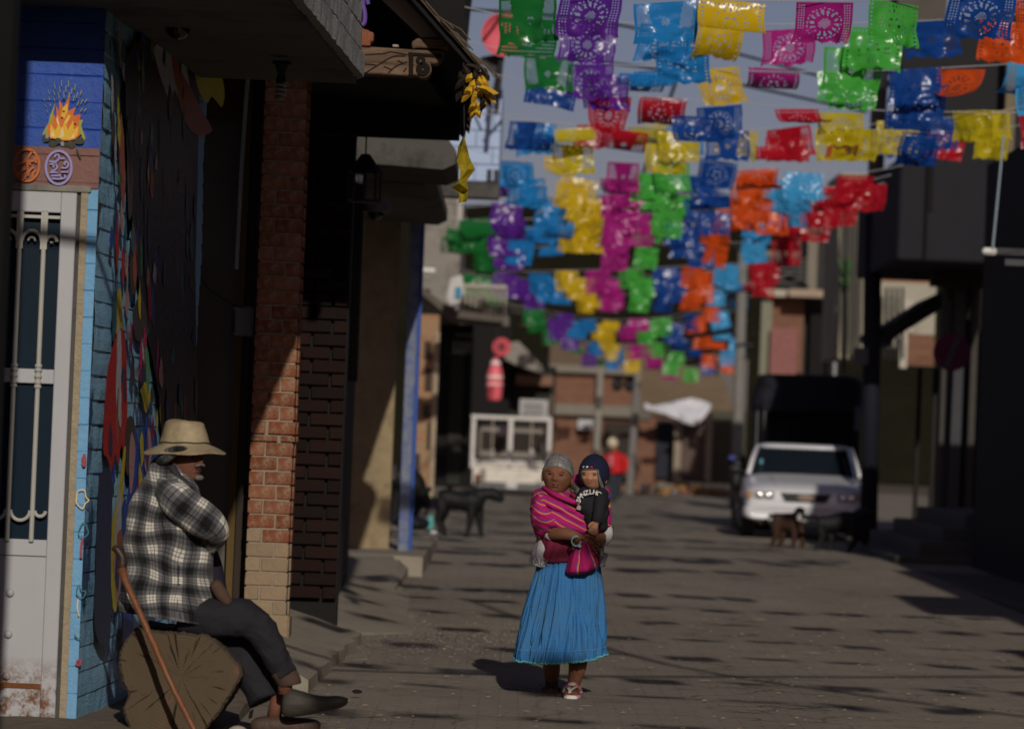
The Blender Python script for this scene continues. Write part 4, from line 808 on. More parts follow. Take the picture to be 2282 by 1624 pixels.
sub(t, 'downpipe', (1862, 560, 1868, 840), 90.4, .1, mat('pipe_grey', (.3, .31, .33)))
t, b = block('beige_house', (1866, 385, 1950, 800), 70, 3, mat('beige_render', (.36, .32, .23), .9, .2, 2, stain=(.22, .19, .14)), 'tall beige rendered house with dangling cables')
r = random.Random(2)
for i in range(7): x = 1872 + i * 9; MB().tube([P(x + r.uniform(-6, 8), 400, 69.5), P(x, 600, 69.5), P(x + r.uniform(-4, 4), 790, 69.5)], .03, 5, k=2).build('cable', mat('cable_grey', (.09, .085, .07)), t)
t = thing('hanging_plant', P(1884, 610, 69.3), 'small green plant tuft hanging on the beige house', 'plant')
mb = MB()
for i in range(40): q = P(1884 + r.uniform(-9, 9), 605 + r.uniform(-26, 26), 69.3); a_ = r.uniform(0, 6); mb.add([q, q + Vector((.09 * cos(a_), 0, .09 * sin(a_))), q + Vector((.05 * cos(a_ + 1), -.03, .09 * sin(a_ + 1)))], [(0, 1, 2)])
mb.build('leaves', mat('leaf_green', (.04, .12, .03)), t)
t, b = block('brick_topped_house', (1955, 445, 2090, 560), 74, 4, mat('grey_upper', (.16, .15, .135)), 'grey upper storey with a brick band seen past the dark post')
sub(t, 'brick_band', (1958, 548, 2084, 636), 73.8, .3, brick_mat('band_brick', (.36, .15, .08), (.3, .12, .07), (.3, .24, .18), rh=.1)); sub(t, 'render', (1952, 630, 2084, 775), 73.7, .3, mat('render_beige', (.36, .34, .27), .9, .2, 2, stain=(.24, .22, .17)))
sub(t, 'pale_patch', (2010, 668, 2034, 740), 73.6, .1, mat('patch', (.46, .42, .35))); sub(t, 'low_brick', (2014, 745, 2082, 815), 73.5, .2, FB); sub(t, 'shade_gap', (1955, 490, 1990, 512), 73.6, .1, black)
MB().tube([P(1958, 520, 73.4), P(2000, 566, 73.4)], .09, 6).build('pipe', mat('pipe_pale', (.4, .38, .34)), t); sub(t, 'jamb', (2006, 740, 2022, 820), 73.3, .1, mat('patch', (.46, .42, .35)))
for i in range(4): MB().tube([P(1975 + i * 12, 640, 73.3), P(1972 + i * 13, 800, 73.3)], .03, 5).build('cable', iron_dk, t)
# house front: dark masses, shade put into their colours
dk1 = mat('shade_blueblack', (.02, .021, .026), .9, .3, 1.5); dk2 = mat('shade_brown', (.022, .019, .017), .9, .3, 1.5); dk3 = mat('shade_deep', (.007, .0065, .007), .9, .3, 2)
t = thing('shaded_house', P(2180, 1200, 52), 'dark two storey house in full shade with boxed balcony', 'house')
x0 = P(2092, 800, 59).x + .15
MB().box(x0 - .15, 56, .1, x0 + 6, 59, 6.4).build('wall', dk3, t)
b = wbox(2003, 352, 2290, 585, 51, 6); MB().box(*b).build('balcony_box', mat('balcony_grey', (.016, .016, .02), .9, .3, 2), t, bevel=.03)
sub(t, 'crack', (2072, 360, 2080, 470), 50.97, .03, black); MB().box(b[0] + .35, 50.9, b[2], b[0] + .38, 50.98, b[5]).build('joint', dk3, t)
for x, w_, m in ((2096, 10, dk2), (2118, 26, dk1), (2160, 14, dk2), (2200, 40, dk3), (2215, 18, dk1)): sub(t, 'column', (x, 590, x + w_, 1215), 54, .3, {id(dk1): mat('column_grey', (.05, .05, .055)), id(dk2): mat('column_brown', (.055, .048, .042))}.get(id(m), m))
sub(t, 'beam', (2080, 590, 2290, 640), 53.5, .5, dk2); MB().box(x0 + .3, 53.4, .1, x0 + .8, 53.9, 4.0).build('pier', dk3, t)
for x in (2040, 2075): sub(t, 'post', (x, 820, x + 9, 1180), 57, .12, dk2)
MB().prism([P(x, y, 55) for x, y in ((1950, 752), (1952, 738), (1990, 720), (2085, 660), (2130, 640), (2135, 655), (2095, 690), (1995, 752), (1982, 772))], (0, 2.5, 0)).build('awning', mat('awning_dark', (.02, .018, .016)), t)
# wall masses that throw the long shadows, with casters added for the car
t = thing('shaded_house', (6.2, 22, 0), 'tall house front just outside the right edge, shading the road', 'house'); MB().box(5.9, 12, -.05, 9, 32.5, 5.1).build('wall', dk2, t); MB().box(5.95, 32.5, -.05, 9, 40, 4.6).build('caster_wall', dk2, t); MB().box(5.6, 40, -.05, 9, 46, 5.0).build('caster_wall', dk3, t)
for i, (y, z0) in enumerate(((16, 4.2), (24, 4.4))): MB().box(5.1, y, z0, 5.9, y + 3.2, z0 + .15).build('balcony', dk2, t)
# tube lamp, cord, round sign
q = P(2190, 560, 38); t = thing('tube_lamp', q, 'long tube lamp with a bright end hanging at the right edge', 'lamp')
b = wbox(2191, 553, 2290, 568, 38, .1); MB().box(*b).build('case', mat('lampcase', (.05, .05, .055)), t); c_ = wbox(2190, 552, 2222, 568, 37.9, .1); MB().box(*c_).build('end_cap', mat('lamp_white', (.75, .73, .66), .6, .05), t, bevel=.02)
sub(t, 'lower_case', (2240, 578, 2290, 592), 38, .1, mat('lampcase2', (.07, .07, .075))); MB().tube([P(2237, 300, 37.9), P(2212, 556, 37.9)], .012, 6).build('cord', mat('cord_blue', (.25, .32, .36)), t)
q = P(2121, 785, 48.5); t = thing('no_parking_sign', q, 'round magenta and white sign with diagonal bar, shade put into its colours', 'sign')
mb = MB(); mb.loft([[q + Vector((.235 * cos(2 * pi * i / 32), dy, .235 * sin(2 * pi * i / 32))) for i in range(32)] for dy in (0, .02)]); mb.build('disc', mat('sign_magenta', (.09, .006, .038), .6, .1), t)  # sign colours darkened in place of the shade over it
mb = MB(); c_, s_ = cos(.35), sin(.35); ll = [Vector((a_ * c_ * .035 + b_ * s_ * .2, -.006, -a_ * s_ * .035 + b_ * c_ * .2)) for a_, b_ in ((-1, -1), (1, -1), (1, 1), (-1, 1))]
mb.prism([q + p for p in ll], (0, .006, 0)); mb.build('bar', mat('sign_grey', (.06, .06, .068)), t); MB().tube([q + Vector((.02, .05, .3)), q + Vector((.0, .05, -1.9))], .025, 8).build('post', iron_dk, t)
# dark post nearer
pd = mat('post_navy', (.008, .009, .016), .8); a_, b_ = P(1944, 478, 55), P(1936, 1205, 55)
t = thing('utility_pole', (b_.x, 55, .2), 'thick pole behind the white car, painted black up to its grey top', 'pole')
MB().tube([(b_.x, 55, .1), (a_.x + .02, 55, a_.z)], .125, 16).build('painted_shaft', pd, t, smooth=True); MB().tube([(a_.x + .02, 55, a_.z), (a_.x + .05, 55, 8.5)], .115, 16).build('shaft', mat('pole_conc', (.12, .115, .11)), t, smooth=True)
sub(t, 'meter', (1905, 775, 1935, 812), 54.6, .15, mat('meter_shade', (.1, .1, .11))); MB().tube([P(1885, 500, 55), P(1880, 830, 54.9)], .02, 6).build('conduit', iron_dk, t)
for x, y in ((1900, 135), (1922, 150), (1965, 180)): q = P(x, y, 54.8); MB().ball(q, .1, .08, .14, 6).build('insulator', mat('insul', (.3, .3, .3)), t)
sub(t, 'crossarm', (1880, 178, 2010, 192), 54.9, .12, mat('crossarm', (.15, .12, .1)))
t = thing('roof_mass', P(2150, 120, 52), 'black roof edge of the shaded house under the blue banners', 'roof')
MB().prism([P(x, y, 52) for x, y in ((1990, 88), (2300, 10), (2300, 360), (2010, 360), (2050, 285))], (0, 1.6, 0)).build('roof', mat('roof_black', (.012, .012, .014)), t)
sub(t, 'tank', (2000, -20, 2110, 50), 52.2, 1, mat('tank_brown', (.08, .07, .06)))
sub(t, 'column', (2240, 100, 2262, 420), 51.5, .2, mat('col_tan', (.16, .13, .08)))
# street cables
cab = mat('cable_black', (.015, .015, .015), .7, bump=0)
for i, (pts, r_, lab) in enumerate((([(-2.5, 12, 5.2), (1, 13, 4.7), (6, 14, 5.4)], .03, 'thick cable crossing the street before the first banners'), ([(5, 8, 5.8), (2.6, 14, 5.1), (1.2, 21, 5.5)], .035, 'bundled cable running along the right of the street'),
     ([(P(1030, 20, 42)), P(1400, 60, 50), P(1900, 190, 55)], .02, 'black service cable from the roof to the right hand pole'), ([P(1130, 120, 43), P(1500, 160, 50), P(1930, 250, 55)], .02, 'lower black service cable to the right hand pole'),
     ([P(1560, 10, 60), P(1500, 200, 62), P(1420, 420, 70)], .03, 'cable bundle slanting down through the sky'), ([P(1580, 505, 80), P(1700, 590, 80), P(1800, 640, 82)], .04, 'pale cable sagging to the frame house'), ([P(1240, 738, 96), P(1480, 752, 96), P(1640, 735, 84)], .06, 'thick dark cable sagging across the far street'))):
    tag(MB().tube(pts, r_, 6, k=6).build('overhead_cable', cab), lab, 'cable')
# ------------------------------------------------------------------ cut paper banners
FC = {'green': (.012, .15, .03), 'purple': (.1, .02, .26), 'blue': (.015, .2, .52), 'yellow': (.6, .4, .01), 'magenta': (.38, .015, .2), 'lime': (.06, .38, .05), 'navy': (.008, .055, .26), 'orange': (.65, .08, .01), 'sky': (.05, .33, .65), 'red': (.42, .008, .02), 'pink': (.6, .03, .3), 'gold': (.5, .4, .01)}
FM = {}
for k_, c_ in FC.items():
    c_ = tuple(min(1, q * 1.15) for q in c_); s = N('film_' + k_); s.col(s.mix(s.noise(4, 4), tuple(q * .85 for q in c_), tuple(min(1, q * 1.15) for q in c_))); s.set(Roughness=.24, Specular_IOR_Level=.4)
    tr = s.n('ShaderNodeBsdfTranslucent'); tr.inputs[0].default_value = (*[min(1, q * 1.2) for q in c_], 1)
    mx = s.n('ShaderNodeMixShader'); mx.inputs[0].default_value = .38; out_ = s.t.nodes['Material Output']
    s.l(s.b.outputs[0], mx.inputs[1]); s.l(tr.outputs[0], mx.inputs[2]); s.l(mx.outputs[0], out_.inputs[0]); s.bump(s.noise(7, 4, .6, stretch=(1, 1, .5)), .45, .022)
    FM[k_] = s.m
def flag_mesh(v, seed):
    r = random.Random(seed); nx, ny = 44, 34; Wf, Hf = .44, .34; vs = []; ph = r.uniform(0, 6); A = r.uniform(.015, .045); lift = r.choice([0, 0, .15, .35, .9]); tw = r.uniform(-.12, .12)
    fold = v == 5
    for j in range(ny + 1):
        t_ = j / ny
        for i in range(nx + 1):
            u = i / nx - .5; x = u * Wf; z_ = -t_ * Hf; y = A * sin(u * 7 + ph + t_ * 2) * t_ + .02 * noise.noise(Vector((u * 5, t_ * 4, seed))) * (0.3 + t_)
            a_ = lift * t_; z2 = z_ * cos(a_); y += -z_ * sin(a_) * (1 if seed % 2 else -1); x += tw * t_ * .2 + .015 * sin(t_ * 5 + ph) * t_
            if fold: z2 = -Hf * (t_ if t_ < .45 else .9 - t_ * 1.0 + .15 * u); y += .03 * t_
            if v == 4: x *= 1 - .3 * t_ * t_; z2 -= .04 * t_ * (1 - 4 * u * u)
            vs.append(Vector((x, y, z2)))
    fs = []
    for j in range(ny):
        for i in range(nx):
            x = i - nx / 2 + .5; y = j - ny * .48; rr_ = sqrt(x * x + (y * 1.05) ** 2); th = math.atan2(y, x); hole = False
            side = min(i, nx - 1 - i)
            if v in (0, 4): hole = (side in (2, 4, 6) and j % 2 == 0 and j > 1) or (7 < rr_ < 11 and (sin(th * 14) > .45)) or (rr_ < 4 and (i + j) % 2 == 0) or (12 < rr_ < 13 and sin(th * 24) > 0)
            elif v == 1: hole = (side in (2, 3) and j % 3 == 0) or (j in (2, 3) and i % 3 == 0) or (9 < rr_ < 12 and sin(th * 16) > .4 and i % 2 == 0) or (3 < rr_ < 5.5 and sin(th * 5) > .5)
            elif v == 2: hole = (1 < side < 13 and (i + j) % 2 == 0 and abs(x) > 10 - y * .2 and 1 < j < ny - 7) or (rr_ < 3 and (i + j) % 2)
            elif v == 3: hole = (3 < j < 13 and i % 3 == 0 and noise.noise(Vector((i * 1.3, j // 4, 1))) > -.05) or (rr_ > 11 and side > 1 and j > 15 and j % 3 == 0 and i % 2 == 0) or (5 < rr_ < 6.5 and j > 18 and i % 2)
            else: hole = (side == 2 and j % 2 == 0) or (noise.noise(Vector((i * .5, j * .5, seed))) > .36 and 2 < j < ny - 4)
            if j >= ny - 2 and i % 3 == 2: hole = True
            if j >= ny - 1 - int(2.2 * abs(sin(i * .28))): hole = True
            if not hole: fs.append((j * (nx + 1) + i, j * (nx + 1) + i + 1, (j + 1) * (nx + 1) + i + 1, (j + 1) * (nx + 1) + i))
    me = bpy.data.meshes.new('cut_paper_banner'); me.from_pydata(vs, [], fs); me.materials.append(None)
    for p in me.polygons: p.use_smooth = True
    return me
FLM = [flag_mesh(v, 20 + v * 7 + k) for v in (0, 1, 2, 3, 4, 5) for k in range(4)]
ORD = ['first', 'second', 'third', 'fourth', 'fifth', 'sixth', 'seventh', 'eighth', 'ninth', 'tenth', 'eleventh', 'twelfth', 'thirteenth', 'fourteenth', 'fifteenth', 'sixteenth']
A_ = ['green', 'purple', 'blue', 'yellow', 'magenta', 'lime', 'navy', 'orange', 'sky', 'red', 'pink', 'green', 'purple', 'blue']
B_ = ['navy', 'red', 'gold', 'navy', 'red', 'gold', 'navy', 'gold', 'red', 'gold', 'red', 'gold']
CN = {'sky': 'sky blue', 'navy': 'dark blue', 'lime': 'bright green', 'gold': 'mustard', 'blue': 'blue'}
far_ = ['nearest', 'second', 'third', 'fourth', 'fifth', 'sixth', 'seventh', 'eighth', 'ninth', 'tenth', 'eleventh', 'twelfth', 'thirteenth', 'fourteenth', 'fifteenth', 'sixteenth', 'seventeenth', 'eighteenth', 'nineteenth', 'twentieth', 'twenty-first', 'twenty-second', 'twenty-third', 'twenty-fourth', 'twenty-fifth', 'twenty-sixth', 'twenty-seventh', 'twenty-eighth', 'twenty-ninth', 'thirtieth', 'thirty-first', 'thirty-second', 'thirty-third', 'thirty-fourth', 'thirty-fifth', 'thirty-sixth']
# strings seen in the picture: distance, first x, pitch, y at start / middle / end, colours, count
ST = [(25.5, 1155, 168, -12, 2, -12, A_, 8, 0), (30.4, 1175, 152, 44, 55, 38, A_, 8, 0), (33.5, 1203, 136, 128, 160, 138, A_, 9, 0), (35, 1210, 137, 192, 238, 250, ['navy', 'red', 'red', 'navy', 'red', 'gold', 'navy', 'gold', 'red'], 9, 1),
      (33, 1210, 140, 108, 152, 150, ['green', 'purple', 'blue', 'yellow', 'magenta', 'lime', 'navy', 'orange', 'sky'], 0, 0),
      (38.5, 1160, 118, 268, 288, 250, ['navy', 'gold', 'red', 'gold', 'navy', 'red', 'red', 'gold', 'navy', 'gold'], 10, 1), (41, 1215, 112, 280, 300, 300, ['blue', 'red', 'gold', 'blue', 'gold', 'red', 'gold', 'navy', 'red', 'gold'], 10, 2),
      (43, 1140, 106, 352, 352, 378, ['blue', 'yellow', 'magenta', 'lime', 'navy', 'orange', 'sky', 'red'], 8, 0), (47, 1175, 98, 392, 388, 395, ['blue', 'yellow', 'magenta', 'lime', 'navy', 'orange', 'sky', 'red'], 8, 1),
      (48.5, 1130, 95, 420, 408, 410, ['purple', 'blue', 'yellow', 'magenta', 'lime', 'navy', 'orange', 'sky', 'red'], 8, 0), (50, 1065, 92, 448, 428, 425, A_, 10, 0), (54, 1080, 86, 478, 460, 440, A_, 10, 1), (56, 1072, 83, 500, 484, 460, A_, 10, 1), (58, 1065, 81, 520, 505, 478, A_, 10, 0), (62, 1070, 76, 556, 548, 540, A_, 10, 2), (66, 1080, 72, 598, 592, 575, A_, 10, 0),
      (70, 1088, 69, 628, 628, 600, A_, 10, 1), (73, 1110, 66, 612, 618, 590, A_, 9, 1), (75, 1095, 65, 640, 650, 632, A_, 10, 0), (80, 1120, 61, 655, 662, 640, A_, 10, 2), (85, 1185, 56, 676, 700, 655, A_, 9, 0), (90, 1200, 52, 690, 724, 688, A_, 9, 1),
      (93, 1215, 50, 708, 742, 704, A_, 9, 1), (96, 1235, 49, 728, 760, 720, A_, 9, 0), (101, 1265, 46, 752, 785, 752, A_, 9, 2), (107, 1290, 43.5, 780, 812, 785, A_, 9, 1), (112, 1330, 41, 800, 822, 800, A_, 8, 0)]
extra = [(7.6, .5, 4.75), (9.6, .35, 4.7), (11.8, .3, 4.8), (13.8, .4, 4.7), (16.2, .1, 4.8), (18.4, .3, 4.75), (20.6, .1, 4.8), (22.8, .0, 4.85)]
FR = random.Random(21); strings = []
for D, x0, z0 in extra: strings.append([D, [Vector((x0 + .62 * i, D, z0 - .22 * sin(pi * (i + .5) / 10))) for i in range(10)], A_, FR.randrange(3)])
for D, x0, pt, ya, ym, yb_, seq, n, sh in ST:
    if n: strings.append([D, [P(x0 + pt * i, (1 - t_) * (1 - 2 * t_) * ya + 4 * t_ * (1 - t_) * ym + t_ * (2 * t_ - 1) * yb_, D) for i in range(n) for t_ in [i / (n - 1)]], seq, sh])
mb = MB(); hid = [q_ for q_ in strings if q_[0] < 24]; strings = [q_ for q_ in strings if q_[0] > 24]
for D, pts, sq_, sh in hid:
    for i, p in enumerate(pts):
        me = FR.choice(FLM[:12]); M_ = Matrix.Translation(p + Vector((FR.uniform(-.06, .06), 0, 0))) @ Matrix.Rotation(FR.gauss(0, .2), 4, 'X') @ Matrix.Rotation(FR.gauss(0, .3), 4, 'Z') @ Matrix.Diagonal((.85, 1, .6, 1))
        mb.add([M_ @ v_.co for v_ in me.vertices], [list(p_.vertices) for p_ in me.polygons], (i + sh) % 8)
    mb.tube(pts, .004, 4, 8)
tag(mb.build('banner_rows', [FM[k_] for k_ in A_[:8]] + [mat('twine_white', (.4, .4, .42), .6, bump=0)]), 'rows of cut paper banners over the street before the view begins, casting the thin road shadows', 'banners', kind='stuff')
strings.sort(key=lambda q_: q_[0]); line_m = mat('twine_white', (.4, .4, .42), .6, bump=0)
for si, (D, pts, seq, sh) in enumerate(strings):
    if 40 < D < 108: dj = Vector((FR.uniform(-.22, .22), 0, FR.uniform(-.12, .1))); pts = [p + dj for p in pts]
    step = (pts[-1] - pts[0]) / (len(pts) - 1)
    ln = MB().tube([pts[0] - step * 1.3 + Vector((0, 0, .15))] + pts + [pts[-1] + step * 1.2 + Vector((0, 0, .15))], .004, 4, k=2).build('banner_string', line_m)
    tag(ln, 'white twine carrying the %s row of cut paper banners' % far_[si], 'string', 'strings of banners across the street')
    for i, p in enumerate(pts):
        if D > 40 and FR.random() < .03: continue
        col_ = seq[i % len(seq)]; f = bpy.data.objects.new('cut_paper_banner', FR.choice(FLM if FR.random() < .25 else FLM[:12])); C.objects.link(f)
        f.material_slots[0].link = 'OBJECT'; f.material_slots[0].material = FM[col_]; f.location = p + Vector((FR.uniform(-.09, .09), FR.uniform(-.05, .05), FR.uniform(-.05, .03)))
        sc_ = FR.uniform(.9, 1.06); f.scale = (sc_ * FR.choice([1, 1, -1]), sc_, sc_ * FR.uniform(.88, 1.05))
        if D > 55: f.scale.z *= 1.22
        f.rotation_euler = (FR.gauss(0, .18), FR.gauss(0, .08), FR.gauss(0, .3))
        tag(f, '%s perforated banner, %s from the left in the %s row from the camera' % (CN.get(col_, col_), ORD[i], far_[si]), 'banner', 'cut paper banners strung over the street')
        if FR.random() < .4 and 27 < D < 64:   # second sheet stuck behind
            g = f.copy(); C.objects.link(g); g.data = FR.choice(FLM[:12]); g.location = f.location + Vector((FR.uniform(-.2, .22), .08, -FR.uniform(.02, .2))); g.rotation_euler = (FR.gauss(0, .2), 0, FR.gauss(0, .2))
            g['label'] = '%s banner sheet doubled behind the %s one in the %s row' % (CN.get(col_, col_), ORD[i], far_[si])

# the street goes on behind the camera
bk = mat('plaster_behind', (.1, .085, .07), .95, .2, 1)
for x0, x1, y0, y1, h, lab in ((-12, -3.2, -60, -22, 6.5, 'plastered house far behind the camera on the left'), (-12, -2.9, -21.5, 13.5, 7.2, 'tall plastered house beside the camera on the left'), (7.2, 14, -60, -12, 6.2, 'plastered house behind the camera on the right'), (6.6, 14, -11.5, 11.5, 5.6, 'plastered house beside the camera on the right'), (-12, 3, -75, -62, 7.5, 'wide house closing the street behind the camera')):
    t = thing('house', ((x0 + x1) / 2, (y0 + y1) / 2, 0), lab, 'house'); MB().box(x0, y0, -.05, x1, y1, h).build('wall', bk, t); MB().box(x0 - .1, y0 - .1, h, x1 + .1, y1 + .1, h + .15).build('roof', conc_dk, t)
# ------------------------------------------------------------------ people: tools
def skin_mat(name, a, b, wr=.5):
    s = N(name); s.col(s.mix(s.noise(28, 6, .7), a, b)); s.set(Roughness=.6, Specular_IOR_Level=.3, Subsurface_Weight=.05)
    s.b.inputs['Subsurface Radius'].default_value = (.02, .006, .003)
    s.bump(s.math('ADD', s.noise(60, 6, .75, stretch=(.6, 1, 1.8)), s.noise(160, 3, .6)), wr, .006); return s.m
def G2(x, s_): return math.exp(-(x / s_) ** 2)
def head(mb, M, w_, h_, d_, eye=0, nose=-.22, mouth=-.46, age=0., chub=0., mi=0, lip=1, dark=2, white=3, brow=4, open_=1.0, nx=96, ny=80):
    rings = []; info = []
    for j in range(ny + 1):
        th = pi * j / ny; ring_ = []
        for i in range(nx):
            ph = 2 * pi * i / nx; st = max(sin(th), .01); px_, py_, pz = st * sin(ph), -st * cos(ph), cos(th)
            X, Z = px_, pz; jaw = 1 - (.3 - .2 * chub) * max(0, -pz) ** 1.5; x = px_ * w_ / 2 * jaw; z_ = pz * h_ / 2; y = py_ * d_ / 2 * (1 - .12 * max(0, -pz))
            if py_ < 0:
                aX = abs(X); f = .21 * G2(X, .15) * G2(Z - nose, .12) * (1 - .45 * chub) + .085 * G2(X, .1) * G2(Z - (nose + eye) / 2 - .06, .17) * (1 - .6 * chub)
                f += .07 * G2(aX - .17, .07) * G2(Z - nose + .02, .06) - .05 * G2(aX - .1, .05) * G2(Z - nose + .1, .03)
                f -= (.125 - .07 * chub) * G2(aX - .37, .17) * G2(Z - eye, .085)
                f += .055 * (1 - .7 * chub) * G2(aX - .36, .25) * G2(Z - eye - .15, .06) + (.045 + .06 * chub) * G2(aX - .5, .22) * G2(Z - nose - .01, .18)
                f += .06 * G2(X, .26 - .08 * chub) * (G2(Z - mouth - .05, .035) + G2(Z - mouth + .06, .04)) - .06 * G2(X, .27 - .08 * chub) * G2(Z - mouth, .022)
                f += .06 * G2(X, .3) * G2(Z - mouth + .33, .12)
                f += .035 * G2(aX - .37, .14) * G2(Z - eye - .035, .022) + .02 * G2(aX - .37, .13) * G2(Z - eye + .06, .025)
                if age:
                    f -= age * .035 * G2(aX - (.22 + (nose - Z) * .6), .035) * (1 if mouth - .1 < Z < nose else 0)
                    f += age * .012 * sin(Z * 62 + 3 * X * X * 4) * G2(Z - eye - .35, .17) - age * .03 * G2(aX - .07, .025) * G2(Z - eye - .12, .09)
                    f -= age * .018 * G2(aX - .37, .22) * G2(Z - eye + .13, .025); f -= age * .02 * G2(X, .35) * G2(Z - mouth + .17, .03)
                    f += age * .012 * noise.noise(Vector((X * 9, Z * 14, 2)))
                y -= f * h_ / 2 * (py_ * py_) ** .25
            ring_.append(M @ Vector((x, y, z_)))
            if j < ny: info.append((X, Z, py_))
        rings.append(ring_)
    b0 = len(mb.f); mb.loft(rings, mi, cap=False)
    for k in range(ny * nx):
        X, Z, py_ = info[k]
        if py_ < 0 and abs(X) < .27 - .07 * chub and abs(Z - mouth) < .075 - .1 * abs(X) * .3: mb.m[b0 + k] = lip
        if py_ < 0 and abs(X) < .24 and abs(Z - mouth) < .013: mb.m[b0 + k] = dark
    for s_ in (-1, 1):
        ex = s_ * .36 * w_ / 2; ez = eye * h_ / 2; ey = -sqrt(max(.1, 1 - .36 ** 2 - eye ** 2)) * d_ / 2 + .075 * h_ / 2
        mb.ball(M @ Vector((ex, ey - .001, ez)), .0145, .007, .0058 * open_, 8, dark, M.to_3x3()); 
        mb.ball(M @ Vector((ex - .003 * s_, ey - .0045, ez + .001)), .0012, .0012, .0011, 4, white, M.to_3x3())
        pts = [M @ Vector((ex + dx_, ey - .008 - .0 * abs(dx_), ez + (.16 - .05 * abs(dx_) / .02) * h_ / 2 * .9 + (.004 if age and dx_ * s_ > 0 else 0))) for dx_ in (-.018, -.008, .004, .018)]
        mb.tube(pts, [.002, .0036, .0034, .0016], 5, brow)
        ear = M @ Vector((s_ * w_ / 2 * .99, .004, eye * h_ / 2 - .01)); mb.ball(ear, .009, .018, .032, 8, mi, M.to_3x3())
def fingers(mb, M, L=.075, r=.0085, curl=.9, mi=0, thumb=1, spread=1.0):
    """hand: wrist at origin, fingers along +x, palm facing -z; one palm and five separate fingers"""
    pal = []
    for t_, hw, th in ((-.02, .024, .017), (0, .027, .017), (.03, .036, .016), (.06, .042, .014), (.085, .041, .012), (.095, .034, .008)):
        pal.append([M @ Vector((t_, hw * cos(2 * pi * k / 14), th * sin(2 * pi * k / 14))) for k in range(14)])
    mb.loft(pal, mi)
    for k, (o_, l_) in enumerate(((-.031, .8), (-.0105, 1.0), (.0105, .95), (.03, .74))):
        a_, p = 0, Vector((.075, o_, 0)); pts = [p.copy()]; sp = (o_ * 2.2) * spread
        for seg_ in range(3):
            a_ += curl * (.45 + .12 * seg_); l2 = L * l_ * (.45, .32, .23)[seg_]; p = p + Vector((cos(a_) * l2, sp * l2, -sin(a_) * l2)); pts.append(p.copy())
        pts = [M @ q for q in [pts[0], pts[0].lerp(pts[1], .4)] + pts[1:]]; mb.tube(pts, [r * 1.05, r * 1.05, r, r * .9, r * .62], 8, mi)
    s_ = thumb; mb.tube([M @ Vector(q) for q in ((.01, .02 * s_, -.004), (.035, .045 * s_, -.012), (.06, .056 * s_, -.022), (.08, .052 * s_, -.032))], [.012, .0115, .01, .006], 8, mi)
def basis(o, xdir, zdir):
    x = Vector(xdir).normalized(); z_ = Vector(zdir); y = z_.cross(x).normalized(); z_ = x.cross(y).normalized()
    return Matrix.Translation(o) @ Matrix((x, y, z_)).transposed().to_4x4()
def dloft(mb, rows, D, n=64, disp=None, uvf=None, mi=0, k=4, ex=.8, cap=True):
    """rows of (y, x left, x right, half depth, depth offset, front sag, tilt)"""
    rows = cr(rows, k); rings = []; uv = []
    for (y, xl, xr, dh, dc, yc, tl) in rows:
        rg = []
        for i in range(n):
            a_ = 2 * pi * i / n; c_, s_ = cos(a_), sin(a_); c2 = math.copysign(abs(c_) ** ex, c_); s2 = math.copysign(abs(s_) ** ex, s_)
            X = (xl + xr) / 2 + (xr - xl) / 2 * c2; Y = y + yc * s_ + tl * c2; d_ = disp(X, Y, a_) if disp else 0
            kx = d_ * F / D * c2; rg.append(P(X + kx, Y, D + dc - (dh + d_) * s2)); uv.append(uvf(X + kx, Y, a_) if uvf else (0, 0))
        rings.append(rg)
    mb.loft(rings, mi, cap, uv); return rings
# ------------------------------------------------------------------ the walking woman
WDp = 22.6; wp = lambda x, y, o_=0: P(x, y, WDp + o_)
wsk = skin_mat('weathered_skin', (.15, .06, .032), (.25, .11, .06), .7); lipm = mat('lip_brown', (.13, .045, .035), .5, .2, bump=0); eyem = mat('eye_dark', (.008, .005, .004), .2, .1, bump=0, spec=.6); glint = mat('eye_glint', (.5, .48, .45), .2, .05, bump=0)
browm = mat('brow_dark', (.03, .022, .018), .8)
wom = thing('person', (P(1270, 1553, WDp).x, WDp, 0), 'barefaced elderly person with grey hair walking in magenta striped shawl and blue skirt', 'person', None)
wom['label'] = 'elderly person with grey parted hair walking in magenta striped shawl and long blue skirt'
body = MB(); hc = wp(1243, 1059, -.03)
HM = Matrix.Translation(hc) @ Matrix.Rotation(R(-9), 4, 'Z') @ Matrix.Rotation(R(-6), 4, 'X') @ Matrix.Rotation(R(4), 4, 'Y')
head(body, HM, .178, .238, .2, eye=-.04, nose=-.28, mouth=-.53, age=1.3, chub=.3, open_=.75)
body.tube([wp(1243, 1085, .02), wp(1256, 1105, .03), wp(1262, 1122, .03)], [.058, .056, .07], 20)
# right forearm across, left forearm coming back, both hands
body.tube([wp(1212, 1168, -.02), wp(1230, 1186, -.13), wp(1262, 1189, -.22), wp(1292, 1198, -.25)], [.045, .041, .036, .026], 18, k=4)
fingers(body, basis(wp(1293, 1199, -.255), wp(1322, 1216, -.26) - wp(1293, 1199, -.255), (.2, .9, .25)), .075, .0095, .75, thumb=-1)
body.tube([wp(1352, 1180, -.02), wp(1350, 1196, -.1), wp(1330, 1203, -.19), wp(1312, 1207, -.2)], [.042, .038, .031, .024], 18, k=4)
fingers(body, basis(wp(1312, 1207, -.2), wp(1284, 1208, -.24) - wp(1312, 1207, -.2), (-.1, .8, .6)), .07, .009, .9, thumb=1)
